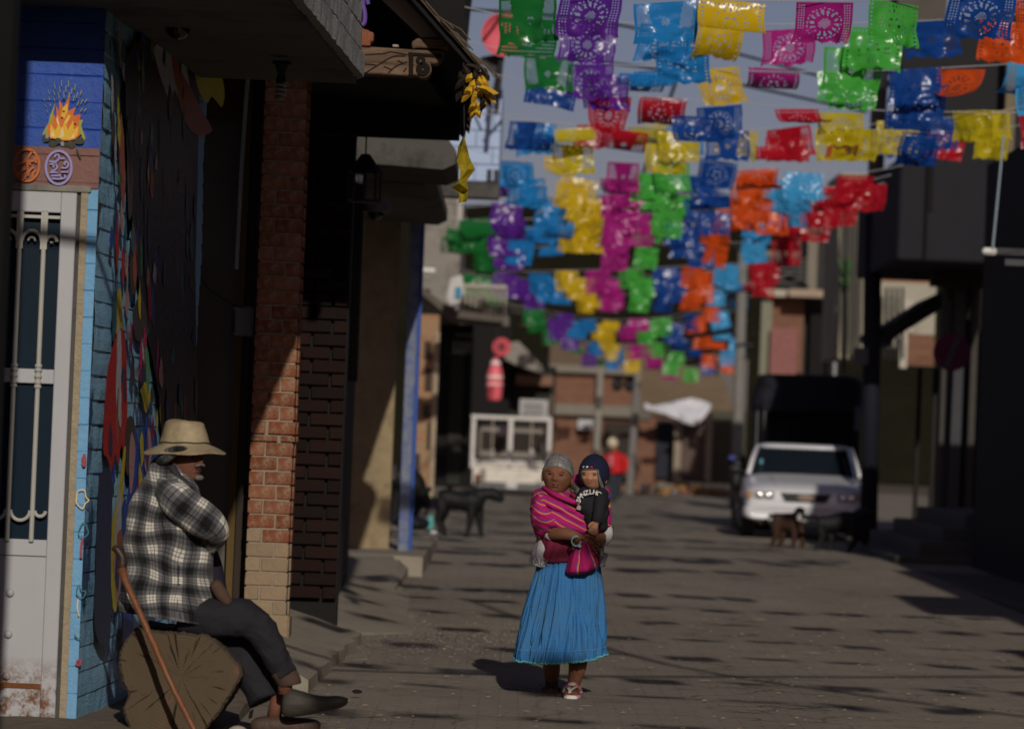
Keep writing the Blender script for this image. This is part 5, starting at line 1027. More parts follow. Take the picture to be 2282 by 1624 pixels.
# legs and feet
body.tube([wp(1262, 1116, .03), wp(1266, 1240, .02), wp(1262, 1410, .03)], [.05, .06, .06], 12); body.tube([wp(1264, 1140, .03), wp(1212, 1150, .02), wp(1212, 1170, -.02)], .03, 10); body.tube([wp(1264, 1140, .03), wp(1345, 1160, .02), wp(1352, 1182, -.02)], .03, 10)
body.tube([wp(1262, 1400, .03), wp(1290, 1432, 0)], .05, 10); body.tube([wp(1262, 1400, .03), wp(1226, 1432, .1)], .05, 10)
body.tube([wp(1290, 1420, 0), wp(1288, 1475, -.05), wp(1284, 1500, -.08), wp(1277, 1528, -.1), wp(1276, 1538, -.1)], [.06, .055, .046, .036, .034], 18, k=3)
body.tube([wp(1226, 1420, .1), wp(1228, 1470, .12), wp(1230, 1500, .2), wp(1229, 1520, .24)], [.06, .055, .046, .036], 18, k=3)
foot = [(-.03, .03, .033, .04), (.0, .036, .036, .05), (.05, .038, .03, .045), (.1, .043, .024, .034), (.14, .045, .018, .024), (.165, .04, .013, .018)]
fo = wp(1276, 1551, -.08); fdir = Vector((-.05, -1, 0)).normalized(); fx = Vector((1, -.05, 0))
body.loft([[fo + fdir * t_ + fx * hw * cos(2 * pi * q / 14) + Vector((0, 0, zc_ + zh * sin(2 * pi * q / 14))) for q in range(14)] for t_, hw, zh, zc_ in foot])
for q in range(5): body.ball(fo + fdir * (.178 - .007 * q) + fx * (-.032 + .0165 * q) + Vector((0, 0, .022)), .011 if q == 0 else .008, .016, .009, 5)
f2 = wp(1229, 1524, .24); body.loft([[f2 + Vector((0, -.02 - t_ * .25, -t_)) + Vector((hw * cos(2 * pi * q / 12), zh * sin(2 * pi * q / 12), 0)) for q in range(12)] for t_, hw, zh in ((-.02, .03, .03), (.03, .035, .03), (.07, .042, .022), (.09, .035, .015))])
body.build('body', [wsk, lipm, eyem, glint, browm], wom, smooth=True)
# hair, parted and combed back
hm = N('grey_hair'); sp = hm.n('ShaderNodeSeparateXYZ'); tc = hm.n('ShaderNodeTexCoord'); hm.l(tc.outputs['UV'], sp.inputs[0])
strand = hm.noise(1.0, 5, .7, vec=None); nn = hm.n('ShaderNodeTexNoise'); nn.inputs['Scale'].default_value = 1; nn.inputs['Detail'].default_value = 4; cb = hm.n('ShaderNodeCombineXYZ'); hm.l(hm.math('MULTIPLY', sp.outputs[0], 75.0), cb.inputs[0]); hm.l(hm.math('MULTIPLY', sp.outputs[1], 1.6), cb.inputs[1]); hm.l(cb.outputs[0], nn.inputs[0])
hm.col(hm.ramp(nn.outputs[0], [(.34, (.05, .048, .046)), (.5, (.16, .157, .153)), (.68, (.36, .35, .335))])); hm.set(Roughness=.38, Specular_IOR_Level=.6); hm.bump(nn.outputs[0], .35, .004)
mb = MB(); rings = []; nx, ny = 120, 60; keep = []; uvs = []
for j in range(ny + 1):
    th = pi * .78 * j / ny; rg = []
    for i in range(nx + 1):
        ph = 2 * pi * i / nx - pi; st = sin(th); X, Y_, Z = st * sin(ph), -st * cos(ph), cos(th)
        k_ = 1.03 + .03 * max(0, min(1, Z * 1.6 - .4)) - .04 * G2(X, .03) * (1 if Y_ < .4 else 0) + .006 * sin(abs(X) * 26) * (1 - G2(X, .2))
        rg.append(HM @ Vector((X * .086 * k_ * (1.04 if Z < .3 else 1), Y_ * .1 * k_ + .004, Z * .119 * k_)))
        uvs.append((Z + .5 * abs(X) ** 2.2 + (.15 if X < 0 else 0), abs(X)))
    rings.append(rg)
mb.add([p for r_ in rings for p in r_], [], 0, uvs); n1 = nx + 1
for j in range(ny):
    for i in range(nx):
        ph = 2 * pi * (i + .5) / nx - pi; th = pi * .78 * (j + .5) / ny; st = sin(th); X, Y_, Z = st * sin(ph), -st * cos(ph), cos(th)
        line = .34 + .05 * G2(X, .12) - .36 * abs(X) ** 2.5 if Y_ < 0 else -.2
        if Y_ < 0 and Y_ > -.3: line = min(line, lerp(-.15, line, min(1, -Y_ / .3)))
        if Z > line: mb.f.append([j * n1 + i, j * n1 + i + 1, (j + 1) * n1 + i + 1, (j + 1) * n1 + i]); mb.m.append(0)
mb.build('hair', hm.m, wom, smooth=True, solid=.004)
mb = MB(); mb.tube([wp(1274, 1080, .02), wp(1284, 1086, -.06), wp(1290, 1092, -.1), wp(1286, 1100, -.1)], [.02, .022, .02, .015], 8, k=3); mb.build('braid', mat('braid_grey', (.1, .095, .085), .6, .6, 60, .9, 120), wom, smooth=True)
ex = wp(1274, 1075, -.03); MB().tube([ex + Vector((.009 * cos(q * .524), -.004, .014 * sin(q * .524))) for q in range(13)], .0028, 6).build('earring', mat('gold', (.6, .4, .12), .3, .1, metal=.9, bump=0), wom, smooth=True)
# blouse
bl_m = mat('maroon_knit', (.15, .012, .035), .85, .25, 20, .6, 200, .003)
mb = MB(); dloft(mb, [(1100, 1225, 1290, .1, .02, 6, 0), (1115, 1200, 1330, .13, .02, 8, 0), (1150, 1192, 1340, .14, .0, 0, 0), (1200, 1200, 1335, .14, -.01, 0, 0), (1225, 1202, 1336, .145, -.01, 0, 0), (1247, 1200, 1338, .15, -.01, 4, -4)], WDp, 72, lambda X, Y, a_: .006 * sin(X * .35 + Y * .12) + .006 * noise.noise(Vector((X * .06, Y * .1, 0))), mi=0)
mb.build('blouse', bl_m, wom, smooth=True)
mb = MB(); mb.tube([wp(1272, 1098, -.09), wp(1283, 1108, -.1), wp(1285, 1120, -.12)], [.012, .014, .016], 8, k=3); mb.build('neckline', bl_m, wom, smooth=True)
# skirt
s = N('blue_gingham'); o3 = s.n('ShaderNodeSeparateXYZ'); s.l(s.obj(), o3.inputs[0])
wv = s.math('MULTIPLY_ADD', s.math('SINE', s.math('MULTIPLY', o3.outputs[2], 520.0)), .5); s.t.nodes[-1].inputs[2].default_value = .5 if 0 else 0
w2 = s.math('SINE', s.math('MULTIPLY', o3.outputs[0], 700.0))
fac = s.math('ADD', s.math('MULTIPLY', s.math('SINE', s.math('MULTIPLY', o3.outputs[2], 520.0)), .28), s.math('ADD', s.math('MULTIPLY', w2, .15), .45))
c = s.mix(fac, (.022, .125, .34), (.05, .19, .41)); c = s.mix(s.ramp(s.noise(4, 5, .7), [(.42, (0, 0, 0)), (.7, (1, 1, 1))]), c, (.05, .15, .28))
s.col(c); s.set(Roughness=.8, Specular_IOR_Level=.2); s.bump(s.math('ADD', s.noise(9, 6, .65, stretch=(2, 2, .5)), s.math('MULTIPLY', fac, .2)), .6, .012); skm = s.m
folds = [(1.3, .05, .02), (1.93, .05, .03), (2.16, .06, .06), (2.4, .06, .03)]
def skd(X, Y, a_):
    t_ = max(0, min(1, (Y - 1240) / 230)); a2 = a_ + .05 * sin(t_ * 4 + a_ * 3) ; d_ = 0
    for c_, w__, dep in folds: d_ -= dep * (.35 + .85 * t_) * G2(a2 - c_ - (.1 * (t_ - .5) if c_ > 1.6 else -.04 * t_), w__ * (.55 + .8 * t_))
    nz_ = noise.noise(Vector((a2 * 4.2, t_ * 1.1, 5))); n2_ = noise.noise(Vector((a2 * 8.5, t_ * 1.6, 8)))
    d_ -= (.006 + .026 * t_) * max(0, 1 - abs(nz_) * 7) + (.006 + .008 * t_) * max(0, 1 - abs(n2_) * 6); d_ += .03 * t_ * noise.noise(Vector((a_ * 2.2, t_ * .8, 3)))
    return d_ + .008 * t_ * sin(a_ * 5 + 2 * sin(a_ * 2)) + (.004 + .012 * t_) * noise.noise(Vector((a_ * 5, Y * .012, 2))) + (.03 * (1 - t_) ** 0 * G2(Y - 1400, 40) * G2(a_ - 1.3, .35)) * .6
mb = MB(); rs = dloft(mb, [(1236, 1204, 1334, .13, 0, 5, -4), (1252, 1198, 1337, .15, 0, 5, 0), (1280, 1190, 1340, .175, 0, 4, 0), (1320, 1178, 1345, .2, 0, 4, 0), (1370, 1166, 1349, .225, 0, 4, 0), (1420, 1154, 1351, .25, -.01, 6, 0), (1448, 1147, 1352, .262, -.01, 12, -3), (1460, 1145, 1352, .268, -.01, 15, -5)], WDp, 360, skd, k=6, ex=.9, cap=False)
mb.build('skirt', skm, wom, smooth=True)
mb = MB(); hem = rs[-1]; q_ = [p + Vector((0, -.003, -.004 + .004 * sin(i * 1.3))) for i, p in enumerate(hem)]; mb.tube(q_ + [q_[0]], .0055, 6); mb.build('hem_trim', mat('turquoise_lace', (.1, .38, .42), .8, .25, 60), wom, smooth=True)
mb = MB(); sm = rs[-9]
for i in range(0, len(sm) - 2, 4): mb.tube([sm[i] + Vector((0, -.004, 0)), sm[i + 2] + Vector((0, -.004, .0))], .0016, 4)
mb.build('stitch_line', mat('stitch_teal', (.15, .4, .48), .8), wom)
# cardigan tails and cuffs
card = mat('white_cardigan', (.5, .5, .5), .9, .15, 20, .8, 160, .004)
mb = MB(); dloft(mb, [(1196, 1200, 1232, .03, -.06, 0, 0), (1215, 1192, 1224, .04, -.06, 0, 0), (1240, 1186, 1220, .05, -.07, 0, 2), (1262, 1184, 1216, .05, -.07, 0, 3)], WDp, 40, lambda X, Y, a_: .006 * sin(a_ * 5 + Y * .05)); mb.build('cardigan', card, wom, smooth=True)
mb = MB(); dloft(mb, [(1241, 1184, 1219, .056, -.07, 0, 3), (1261, 1182, 1217, .056, -.07, 0, 3)], WDp, 40); mb.build('cardigan_band', mat('cardigan_band', (.42, .42, .42), .9, .1, 10, .5), wom, smooth=True)
mb = MB(); mb.tube([wp(1338, 1158, 0), wp(1350, 1182, -.06), wp(1348, 1198, -.12), wp(1341, 1204, -.15)], [.04, .042, .04, .037], 18, k=4); mb.tube([wp(1222, 1182, -.1), wp(1233, 1187, -.14)], [.05, .046], 16); mb.build('cuff', card, wom, smooth=True)
mb = MB(); dloft(mb, [(1215, 1334, 1346, .03, -.05, 0, 0), (1245, 1334, 1347, .04, -.05, 0, 0), (1262, 1337, 1350, .035, -.05, 0, 0)], WDp, 20); mb.build('cardigan', mat('cardigan_grey', (.3, .31, .3), .9), wom, smooth=True)
def text(par, s_, at, size, m, rot=(pi / 2, 0, 0), outline=0):
    cu = bpy.data.curves.new('lettering', 'FONT'); cu.body = s_; cu.size = size; cu.align_x = 'CENTER'; cu.align_y = 'CENTER'; cu.extrude = .0008; cu.offset = outline; cu.materials.append(m)
    o = bpy.data.objects.new('lettering', cu); C.objects.link(o); me = bpy.data.meshes.new_from_object(o.evaluated_get(bpy.context.evaluated_depsgraph_get())); me.materials.clear(); me.materials.append(m)
    bpy.data.objects.remove(o); o = bpy.data.objects.new('letter', me); C.objects.link(o); o.parent = par; o.location = Vector(at) - ROOT[par.name]; o.rotation_euler = rot; return o
text(wom, 'BAJX', wp(1200, 1252, -.131), .055, mat('letter_grey', (.12, .12, .13)), (pi / 2, R(3), 0))
# sandals
san = N('flowered_sandal'); vo = san.n('ShaderNodeTexVoronoi'); vo.inputs['Scale'].default_value = 45; san.l(san.obj(), vo.inputs[0]); san.col(san.ramp(vo.outputs['Color'], [(0, (.62, .58, .55)), (.45, (.62, .6, .56)), (.55, (.6, .12, .3)), (.7, (.62, .6, .58)), (.85, (.6, .45, .12))], True)); san.set(Roughness=.6)
def sole(o_, fd, L, hw, m, name, dz=0, rx=None):
    mb = MB(); out_ = [(-.045, .6), (-.03, .8), (.02, .85), (.08, .95), (.14, 1.08), (.175, .95), (.195, .6), (.2, .25)]
    ring_ = [(t_, hw * k_) for t_, k_ in out_] + [(t_, -hw * k_) for t_, k_ in out_[::-1]]; side = fd.cross(Vector((0, 0, 1))) if rx is None else rx
    up_ = side.cross(fd).normalized(); mb.prism([o_ + fd * t_ + side * x + up_ * dz for t_, x in ring_], up_ * .022); return mb.build(name, m, wom, bevel=.004, seg=2)
fs_ = Vector((fo.x, fo.y, .002)); sole(fs_, fdir, .24, .046, san.m, 'sandal_sole')
mb = MB()
for s_ in (-1, 1): mb.tube([fs_ + fx * (s_ * .044) + fdir * .06 + Vector((0, 0, .03)), fs_ + fx * (s_ * .03) + fdir * .1 + Vector((0, 0, .068)), fs_ + fx * (-.012) + fdir * .15 + Vector((0, 0, .045)), fs_ + fx * (-.018) + fdir * .165 + Vector((0, 0, .024))], [.018, .016, .01, .006], 8, k=4, flat=.5)
mb.tube([fs_ + fx * (-.04) + fdir * .045 + Vector((0, 0, .045)), fs_ + fdir * .055 + Vector((0, 0, .078)), fs_ + fx * (.04) + fdir * .05 + Vector((0, 0, .045))], [.014, .018, .014], 8, k=4); mb.build('sandal_strap', san.m, wom, smooth=True)
fd2 = Vector((0, -.35, -1)).normalized(); sole(f2 + Vector((0, .01, .04)), fd2, .24, .042, mat('sandal_dark', (.05, .035, .03), .7), 'sandal_sole', -.05, Vector((1, 0, 0)))
mb = MB(); mb.tube([f2 + Vector((-.045, 0, -.03)), f2 + Vector((0, -.06, -.03)), f2 + Vector((.045, 0, -.03))], [.016, .02, .016], 8, k=4); mb.build('sandal_strap', mat('strap_shade', (.1, .04, .05)), wom, smooth=True)
# striped shawl
def stripes(name, base, off_=0.0, thin=1.0):
    s = N(name); u = s.uv(); f_ = s.math('FRACT', s.math('ADD', u[0], off_)); b2 = tuple(q * .55 for q in base)
    P_, O_, Y_, Gn, Rd = (.07, .05, .32), (.65, .12, .02), (.6, .42, .12), (.06, .05, .12), (.5, .03, .02)
    st_ = s.ramp(f_, [(0, base)] + [(.73 + (q_ - .73) * thin, c_) for q_, c_ in ((.54, Gn), (.57, P_), (.69, Rd), (.77, O_), (.84, Y_), (.9, Gn), (.92, base))], True)
    s.col(s.mix(s.noise(40, 4), s.mix(.12, st_, b2), st_)); s.set(Roughness=.82, Specular_IOR_Level=.2); s.bump(s.math('ADD', s.noise(14, 6, .7), s.noise(220, 2)), .35, .005); return s.m
MAG = (.44, .012, .15); shm = stripes('magenta_shawl', MAG)
def sval(X, Y):
    f_ = .56 * (X - 1212) if X > 1212 else .018 * (1212 - X) ** 2 - 0; f_ -= .0012 * max(0, X - 1250) ** 2 * .6
    return ((Y - f_ + 3 * noise.noise(Vector((X * .03, Y * .03, 0)))) - 1098) / 17.5
def shd(X, Y, a_):
    v_ = sval(X, Y); return max(0, sin(a_)) ** .6 * (.008 * sin(v_ * 2 * pi + .6) + .012 * sin(v_ * 2.9 + X * .02) + .01 * noise.noise(Vector((X * .05, Y * .08, 1))))
mb = MB()
dloft(mb, [(1084, 1208, 1240, .05, .06, 0, -2), (1092, 1200, 1262, .12, .03, 6, 2), (1102, 1190, 1288, .16, .01, 10, 8), (1114, 1185, 1312, .18, 0, 10, 10), (1132, 1182, 1350, .195, 0, 8, 6), (1152, 1183, 1360, .2, 0, 8, 2), (1172, 1188, 1361, .2, -.0, 6, 0), (1188, 1194, 1354, .19, -.0, 2, 8)], WDp, 160, shd, lambda X, Y, a_: (sval(X, Y), .1), k=7, ex=.85, cap=False)
mb.build('shawl', shm, wom, smooth=True, solid=.004)
mb = MB()   # drape over the right arm, with its hanging corner
dloft(mb, [(1100, 1196, 1215, .08, -.04, 0, 0), (1125, 1184, 1228, .12, -.06, 0, 0), (1150, 1183, 1240, .13, -.08, 2, -2), (1172, 1188, 1246, .12, -.1, 0, -6), (1188, 1194, 1232, .1, -.08, 0, -8), (1202, 1196, 1208, .05, -.05, 0, -3)], WDp, 90, lambda X, Y, a_: max(0, sin(a_)) * .01 * sin(((Y - .9 * abs(X - 1192) ** 1.1 * .3)) * .42) + .006 * noise.noise(Vector((X * .1, Y * .1, 4))), lambda X, Y, a_: ((Y + (X - 1183) * -.42 + .02 * (X - 1205) ** 2 - 1098) / 19, .1), k=6, ex=.85)
mb.build('shawl_drape', shm, wom, smooth=True)
mb = MB(); mb.tube([wp(1212, 1086, -.02), wp(1232, 1099, -.15), wp(1262, 1112, -.19), wp(1292, 1122, -.2), wp(1322, 1133, -.2), wp(1340, 1146, -.19)], [.012, .013, .014, .014, .012, .01], 10, k=5); 
uvq = [(.25 + .62 * (math.atan2((p - p0).z, .02) if 0 else (i % 10) / 10), .1) for i, p in enumerate(mb.v)]; mb.uv = uvq; mb.build('shawl_edge', shm, wom, smooth=True)
mb = MB(); mb.tube([wp(1277, 1072, .04), wp(1290, 1070, .02), wp(1300, 1074, .05), wp(1310, 1082, .06)], [.03, .04, .04, .04], 12, k=4); mb.uv = [((i % 12) / 9, .1) for i in range(len(mb.v))]; mb.build('shawl_shoulder', shm, wom, smooth=True)
mb = MB(); mb.tube([wp(1350, 1090, .02), wp(1351, 1110, -.0), wp(1350, 1140, -.03), wp(1346, 1168, -.06), wp(1338, 1188, -.1)], [.02, .024, .03, .038, .04], 16, k=5); mb.uv = [(.3 + (i // 16) * .07, .1) for i in range(len(mb.v))]; mb.build('shawl_side', shm, wom, smooth=True)
# knotted bundle hanging from the hand
pm = stripes('magenta_bundle', (.33, .01, .1), thin=.45)
mb = MB(); dloft(mb, [(1203, 1293, 1312, .03, -.24, 0, 0), (1214, 1283, 1325, .06, -.22, 0, 0), (1232, 1270, 1332, .09, -.2, 2, 0), (1254, 1263, 1331, .11, -.18, 3, -1), (1270, 1262, 1324, .1, -.18, 3, -3), (1278, 1274, 1312, .05, -.18, 1, -3)], WDp, 90, lambda X, Y, a_: .007 * sin((X - 1295) * .45 * (40 / (Y - 1190 + 12))) + .004 * sin(a_ * 7), lambda X, Y, a_: ((X - 1297) * (42 / (Y - 1180)) / 20 + .02 * sin(Y * .2), .1), k=6)
mb.uv = [(u_[0] * .999, u_[1]) for u_ in mb.uv]; mb.build('bundle', pm, wom, smooth=True)
# teal ring and clip
t = thing('teething_ring', wp(1283, 1206, -.3), 'pale turquoise teething ring held in the walking person\'s hand', 'ring')
q = wp(1284, 1205, -.31); mb = MB(); mb.tube([q + Vector((.026 * cos(i * .37), -.01 * sin(i * .37), .029 * sin(i * .37))) for i in range(3, 18)], .005, 8); mb.ball(q + Vector((.02, -.006, -.028)), .013, .008, .009, 6); mb.build('ring', mat('turquoise_plastic', (.25, .5, .52), .4, .1, bump=0), t, smooth=True)
t = thing('keychain', wp(1346, 1240, -.12), 'dull silver keychain pouch hanging at the blue skirt\'s side', 'keychain')
MB().box(-.012, -.01, -.045, .016, .01, .04, 0, Matrix.Translation(wp(1345, 1246, -.15)) @ Matrix.Rotation(.3, 4, 'Y')).build('pouch', mat('pouch_grey', (.16, .16, .16), .4, .4, 40), t, bevel=.005); MB().tube([wp(1340, 1222, -.13), wp(1342, 1238, -.15)], .003, 5).build('strap', card, t)
# ------------------------------------------------------------------ the baby
by = thing('person', wp(1325, 1150, -.2), 'baby in navy knitted cap and black printed sweatshirt carried in the magenta shawl', 'person')
bsk = skin_mat('baby_skin', (.34, .16, .09), (.44, .22, .13), .15); blip = mat('baby_lip', (.3, .09, .07), .5, .15, bump=0)
mb = MB(); bc = wp(1323, 1056, -.17); BMt = Matrix.Translation(bc) @ Matrix.Rotation(R(-22), 4, 'Z') @ Matrix.Rotation(R(-5), 4, 'X')
head(mb, BMt, .156, .182, .16, eye=-.14, nose=-.38, mouth=-.57, chub=1.25, open_=.8)
mb.tube([wp(1328, 1082, -.15), wp(1328, 1094, -.14)], [.04, .05], 14)
fingers(mb, basis(wp(1328, 1164, -.29), wp(1323, 1180, -.3) - wp(1328, 1164, -.29), (.1, .95, .1)) @ Matrix.Scale(.55, 4), .07, .013, .5, thumb=1)
mb.tube([wp(1328, 1092, -.14), wp(1340, 1110, -.2), wp(1334, 1140, -.27), wp(1328, 1166, -.29)], .02, 10)
mb.build('body', [bsk, blip, eyem, glint, mat('baby_brow', (.07, .035, .025))], by, smooth=True)
swm = mat('black_fleece', (.012, .012, .014), .85, .4, 30, .6, 60, .006)
mb = MB(); dloft(mb, [(1080, 1310, 1345, .06, -.12, 0, 0), (1092, 1294, 1354, .085, -.13, 2, 4), (1108, 1284, 1358, .1, -.14, 2, 2), (1130, 1284, 1358, .105, -.15, 2, 2), (1150, 1296, 1356, .1, -.15, 0, 2), (1180, 1306, 1352, .08, -.13, 0, 0)], WDp, 60, lambda X, Y, a_: .005 * sin(X * .3 + Y * .25) + .005 * noise.noise(Vector((X * .1, Y * .1, 9)))); mb.build('sweatshirt', swm, by, smooth=True)
mb = MB(); mb.tube([wp(1342, 1098, -.2), wp(1338, 1116, -.25), wp(1335, 1140, -.28), wp(1330, 1163, -.29)], [.04, .04, .036, .029], 16, k=5); mb.v = [p + Vector((0, .004 * noise.noise(p * 30), .003 * noise.noise(p * 35))) for p in mb.v]; mb.build('sleeve', swm, by, smooth=True)
wl_ = mat('print_white', (.55, .54, .52), .7, .1)
for i, ch in enumerate('SMNZLHC'):
    a_ = 2.9 - i * .32; x, y = 1318 + 29 * cos(a_), 1122 - 26 * sin(a_); text(by, ch, wp(x, y, -.262 - .006 * sin(a_)), .038, wl_, (pi / 2, -(a_ - pi / 2) * .8, 0), .001)
mb = MB(); mb.box(-.012, -.004, -.02, .012, .004, .02, 0, Matrix.Translation(wp(1291, 1128, -.225)) @ Matrix.Rotation(.3, 4, 'Y')); mb.build('print', mat('print_pinkish', (.35, .28, .27)), by)
cap_m = mat('navy_knit', (.008, .01, .035), .9, .3, 60, .7, 260, .004); mb = MB(); nx, ny = 90, 56; uvs = []; vs = []
for j in range(ny + 1):
    th = pi * .82 * j / ny
    for i in range(nx + 1):
        ph = 2 * pi * i / nx - pi; st = sin(th); X, Y_, Z = st * sin(ph), -st * cos(ph), cos(th); k_ = 1.12 + .004 * sin(i * 1.4)
        vs.append(BMt @ Vector((X * .076 * k_, Y_ * .08 * k_ + .006, Z * .091 * k_ * (1.07 if Z > 0 else 1) + .004)))
mb.add(vs, []); n1 = nx + 1
for j in range(ny):
    for i in range(nx):
        ph = 2 * pi * (i + .5) / nx - pi; th = pi * .82 * (j + .5) / ny; st = sin(th); X, Y_, Z = st * sin(ph), -st * cos(ph), cos(th)
        line = .2 if (Y_ < 0 and abs(X) < .62) else (-.95 if abs(X) > .72 else lerp(.2, -.95, (abs(X) - .62) / .1)) if Y_ < 0.1 else -.55
        if Z > line: mb.f.append([j * n1 + i, j * n1 + i + 1, (j + 1) * n1 + i + 1, (j + 1) * n1 + i]); mb.m.append(0)
mb.build('cap', cap_m, by, smooth=True, solid=.006)
tp = BMt @ Vector((0, .006, .112)); MB().ball(tp, .01, .01, .008, 6).build('cap_button', cap_m, by, smooth=True)
mb = MB(); edge = []
for q in range(16):
    t_ = q / 15; X = lerp(-.62, .6, min(1, t_ * 1.5)) if t_ < .667 else lerp(.6, .84, (t_ - .667) * 3); Z = .2 - .0 * t_ if t_ < .667 else lerp(.2, -.9, (t_ - .667) * 3); Y_ = -sqrt(max(.02, 1 - X * X - min(.9, Z * Z) * .6)); edge.append(BMt @ Vector((X * .081, Y_ * .088 + .004, Z * .099)))
mb.tube(edge, [.0035] * 10 + [.006, .008, .009, .01, .011, .009], 8, k=2); mb.build('cap_lining', mat('speckled_fleece', (.12, .12, .11), .95, .8, 90, .9, 150, .004), by, smooth=True)
for i, (x, c_) in enumerate(((-.42, (.35, .38, .36)), (-.12, (.6, .6, .6)), (.2, (.5, .02, .02)))):
    q = BMt @ Vector((x * .081, -sqrt(1 - x * x - .09) * .09 - .001, .033)); mb = MB(); mb.box(-.008, -.002, -.003, .008, .002, .002, 0, Matrix.Translation(q)); mb.box(-.004, -.002, .002, .004, .002, .006, 0, Matrix.Translation(q)); mb.ball(q + Vector((-.004, 0, -.004)), .002, .002, .002, 4); mb.ball(q + Vector((.004, 0, -.004)), .002, .002, .002, 4); mb.build('embroidered_car', mat('thread_%d' % i, c_), by)
# ------------------------------------------------------------------ the seated man
MD = 18.2; mp_ = lambda x, y, o_=0: P(x, y, MD + o_)
man = thing('person', (mp_(400, 1500).x, MD, .06), 'seated person in straw hat and black and white plaid jacket, leaning on the mural wall', 'person')
s = N('plaid_wool'); u = s.uv(); K = 1 / .118
def band(v_):
    f_ = s.math('FRACT', s.math('MULTIPLY', v_, K)); 
    return s.ramp(f_, [(0, (1, 1, 1)), (.36, (.4, .4, .4)), (.52, (0, 0, 0)), (.84, (.4, .4, .4))], True), s.ramp(f_, [(0, (1, 1, 1)), (.1, (.25, .25, .25)), (.125, (1, 1, 1)), (.23, (.25, .25, .25)), (.255, (1, 1, 1)), (.62, (.3, .3, .3)), (.66, (1, 1, 1))], True)
(a1, l1), (a2, l2) = band(u[0]), band(u[1])
base_ = s.ramp(s.mix(.5, a1, a2), [(0, (.012, .012, .013)), (.25, (.05, .05, .053)), (.5, (.11, .11, .115)), (.7, (.2, .19, .18)), (.95, (.7, .66, .58))], False)
c = s.mix(1.0, base_, s.mix(1.0, l1, l2, 'MULTIPLY'), 'MULTIPLY'); s.col(s.mix(s.noise(25, 4), s.mix(.2, c, (.01, .01, .01)), c)); s.set(Roughness=.9, Specular_IOR_Level=.15, Sheen_Weight=.1)
s.bump(s.math('ADD', s.noise(9, 6, .7), s.noise(200, 2)), .5, .008); plaid = s.m
def wn(X, Y, k_=.013, A=16): return A * noise.noise(Vector((X * k_, Y * k_, 3)))
mb = MB()
def jd(X, Y, a_): return .012 * noise.noise(Vector((X * .02, Y * .012, 1))) + .008 * sin(X * .06 + Y * .02 + 2 * sin(Y * .02)) * (Y > 1150) + .01 * noise.noise(Vector((X * .05, Y * .03, 7)))
dloft(mb, [(1014, 352, 398, .06, .02, 0, 0), (1030, 338, 420, .1, .02, 0, 6), (1052, 326, 432, .14, .02, 0, 8), (1080, 312, 440, .18, .0, 0, 4), (1122, 290, 455, .2, 0, 0, 0), (1184, 281, 468, .2, 0, 0, 0), (1261, 277, 475, .2, 0, 0, 2), (1330, 272, 478, .21, 0, 0, 8), (1380, 270, 478, .22, 0, 0, 17)], MD, 110, jd,
      lambda X, Y, a_: ((X + wn(X, Y) + (Y - 1200) * (.05 if X < 400 else -.03) + (60 * (a_ > pi) )) / 470, (Y + wn(Y, X) - (X - 380) * .12) / 470), k=7, ex=.85)
mb.build('jacket', plaid, man, smooth=True)
mb = MB(); sq = [mp_(362, 1088, -.1), mp_(392, 1112, -.2), mp_(430, 1142, -.22), mp_(468, 1168, -.22), mp_(484, 1184, -.2), mp_(474, 1204, -.12), mp_(455, 1216, -.05)]
mb.tube(sq, [.06, .082, .086, .078, .058, .05, .04], 40, k=7, ref=(0, 1, 0), uvs=.17)
mb.v = [p + Vector((.006 * noise.noise(p * 14), .012 * noise.noise(p * 9 + Vector((3, 0, 0))), .01 * noise.noise(p * 16))) for p in mb.v]; mb.build('sleeve', plaid, man, smooth=True)
mb = MB(); mb.tube([mp_(372, 1035, .1), mp_(362, 1028, -.05), mp_(375, 1012, -.14), mp_(402, 1003, -.16), mp_(424, 1008, -.12)], [.02, .03, .03, .022, .015], 12, k=5, uvs=.1); mb.build('hood_scarf', plaid, man, smooth=True)
mb = MB(); mb.tube([mp_(384, 1040, -.1), mp_(396, 1062, -.12), mp_(416, 1080, -.12), mp_(430, 1092, -.1)], [.018, .02, .018, .014], 12, k=5); mb.build('inner_collar', mat('slate_collar', (.025, .025, .03), .8), man, smooth=True)
msk = skin_mat('dark_weathered_skin', (.13, .05, .03), (.21, .09, .055), .7)
mb = MB(); hc2 = mp_(412, 1027, -.02); MM = Matrix.Translation(hc2) @ Matrix.Rotation(R(48), 4, 'Z') @ Matrix.Rotation(R(-14), 4, 'X')
head(mb, MM, .15, .235, .2, eye=.02, nose=-.24, mouth=-.5, age=.8, open_=.5)
mb.tube([mp_(405, 1050, .02), mp_(398, 1085, .04)], [.06, .07], 16)
fingers(mb, basis(mp_(462, 1286, .1), mp_(484, 1318, .06) - mp_(462, 1286, .1), (.4, -.9, 0)), .07, .0095, .35, thumb=-1)
mb.tube([mp_(452, 1245, .12), mp_(463, 1286, .1)], [.03, .022], 12)
mb.tube([mp_(398, 1080, .04), mp_(400, 1300, .05), mp_(420, 1372, .02)], .06, 12); mb.tube([mp_(420, 1370, 0), mp_(540, 1378, -.11), mp_(585, 1410, -.11), mp_(634, 1496, -.1)], .036, 12); mb.tube([mp_(420, 1374, .05), mp_(530, 1445, .08), mp_(622, 1548, .05)], .036, 12); mb.tube([mp_(400, 1110, .05), mp_(430, 1180, .1), mp_(452, 1247, .12)], .028, 12)
mb.tube([mp_(634, 1492, -.1), mp_(636, 1545, -.1)], [.036, .034], 14); mb.tube([mp_(622, 1545, .05), mp_(610, 1600, .05)], [.036, .034], 14)
mb.build('body', [msk, lipm, eyem, glint, mat('brow_grey', (.2, .19, .18))], man, smooth=True)
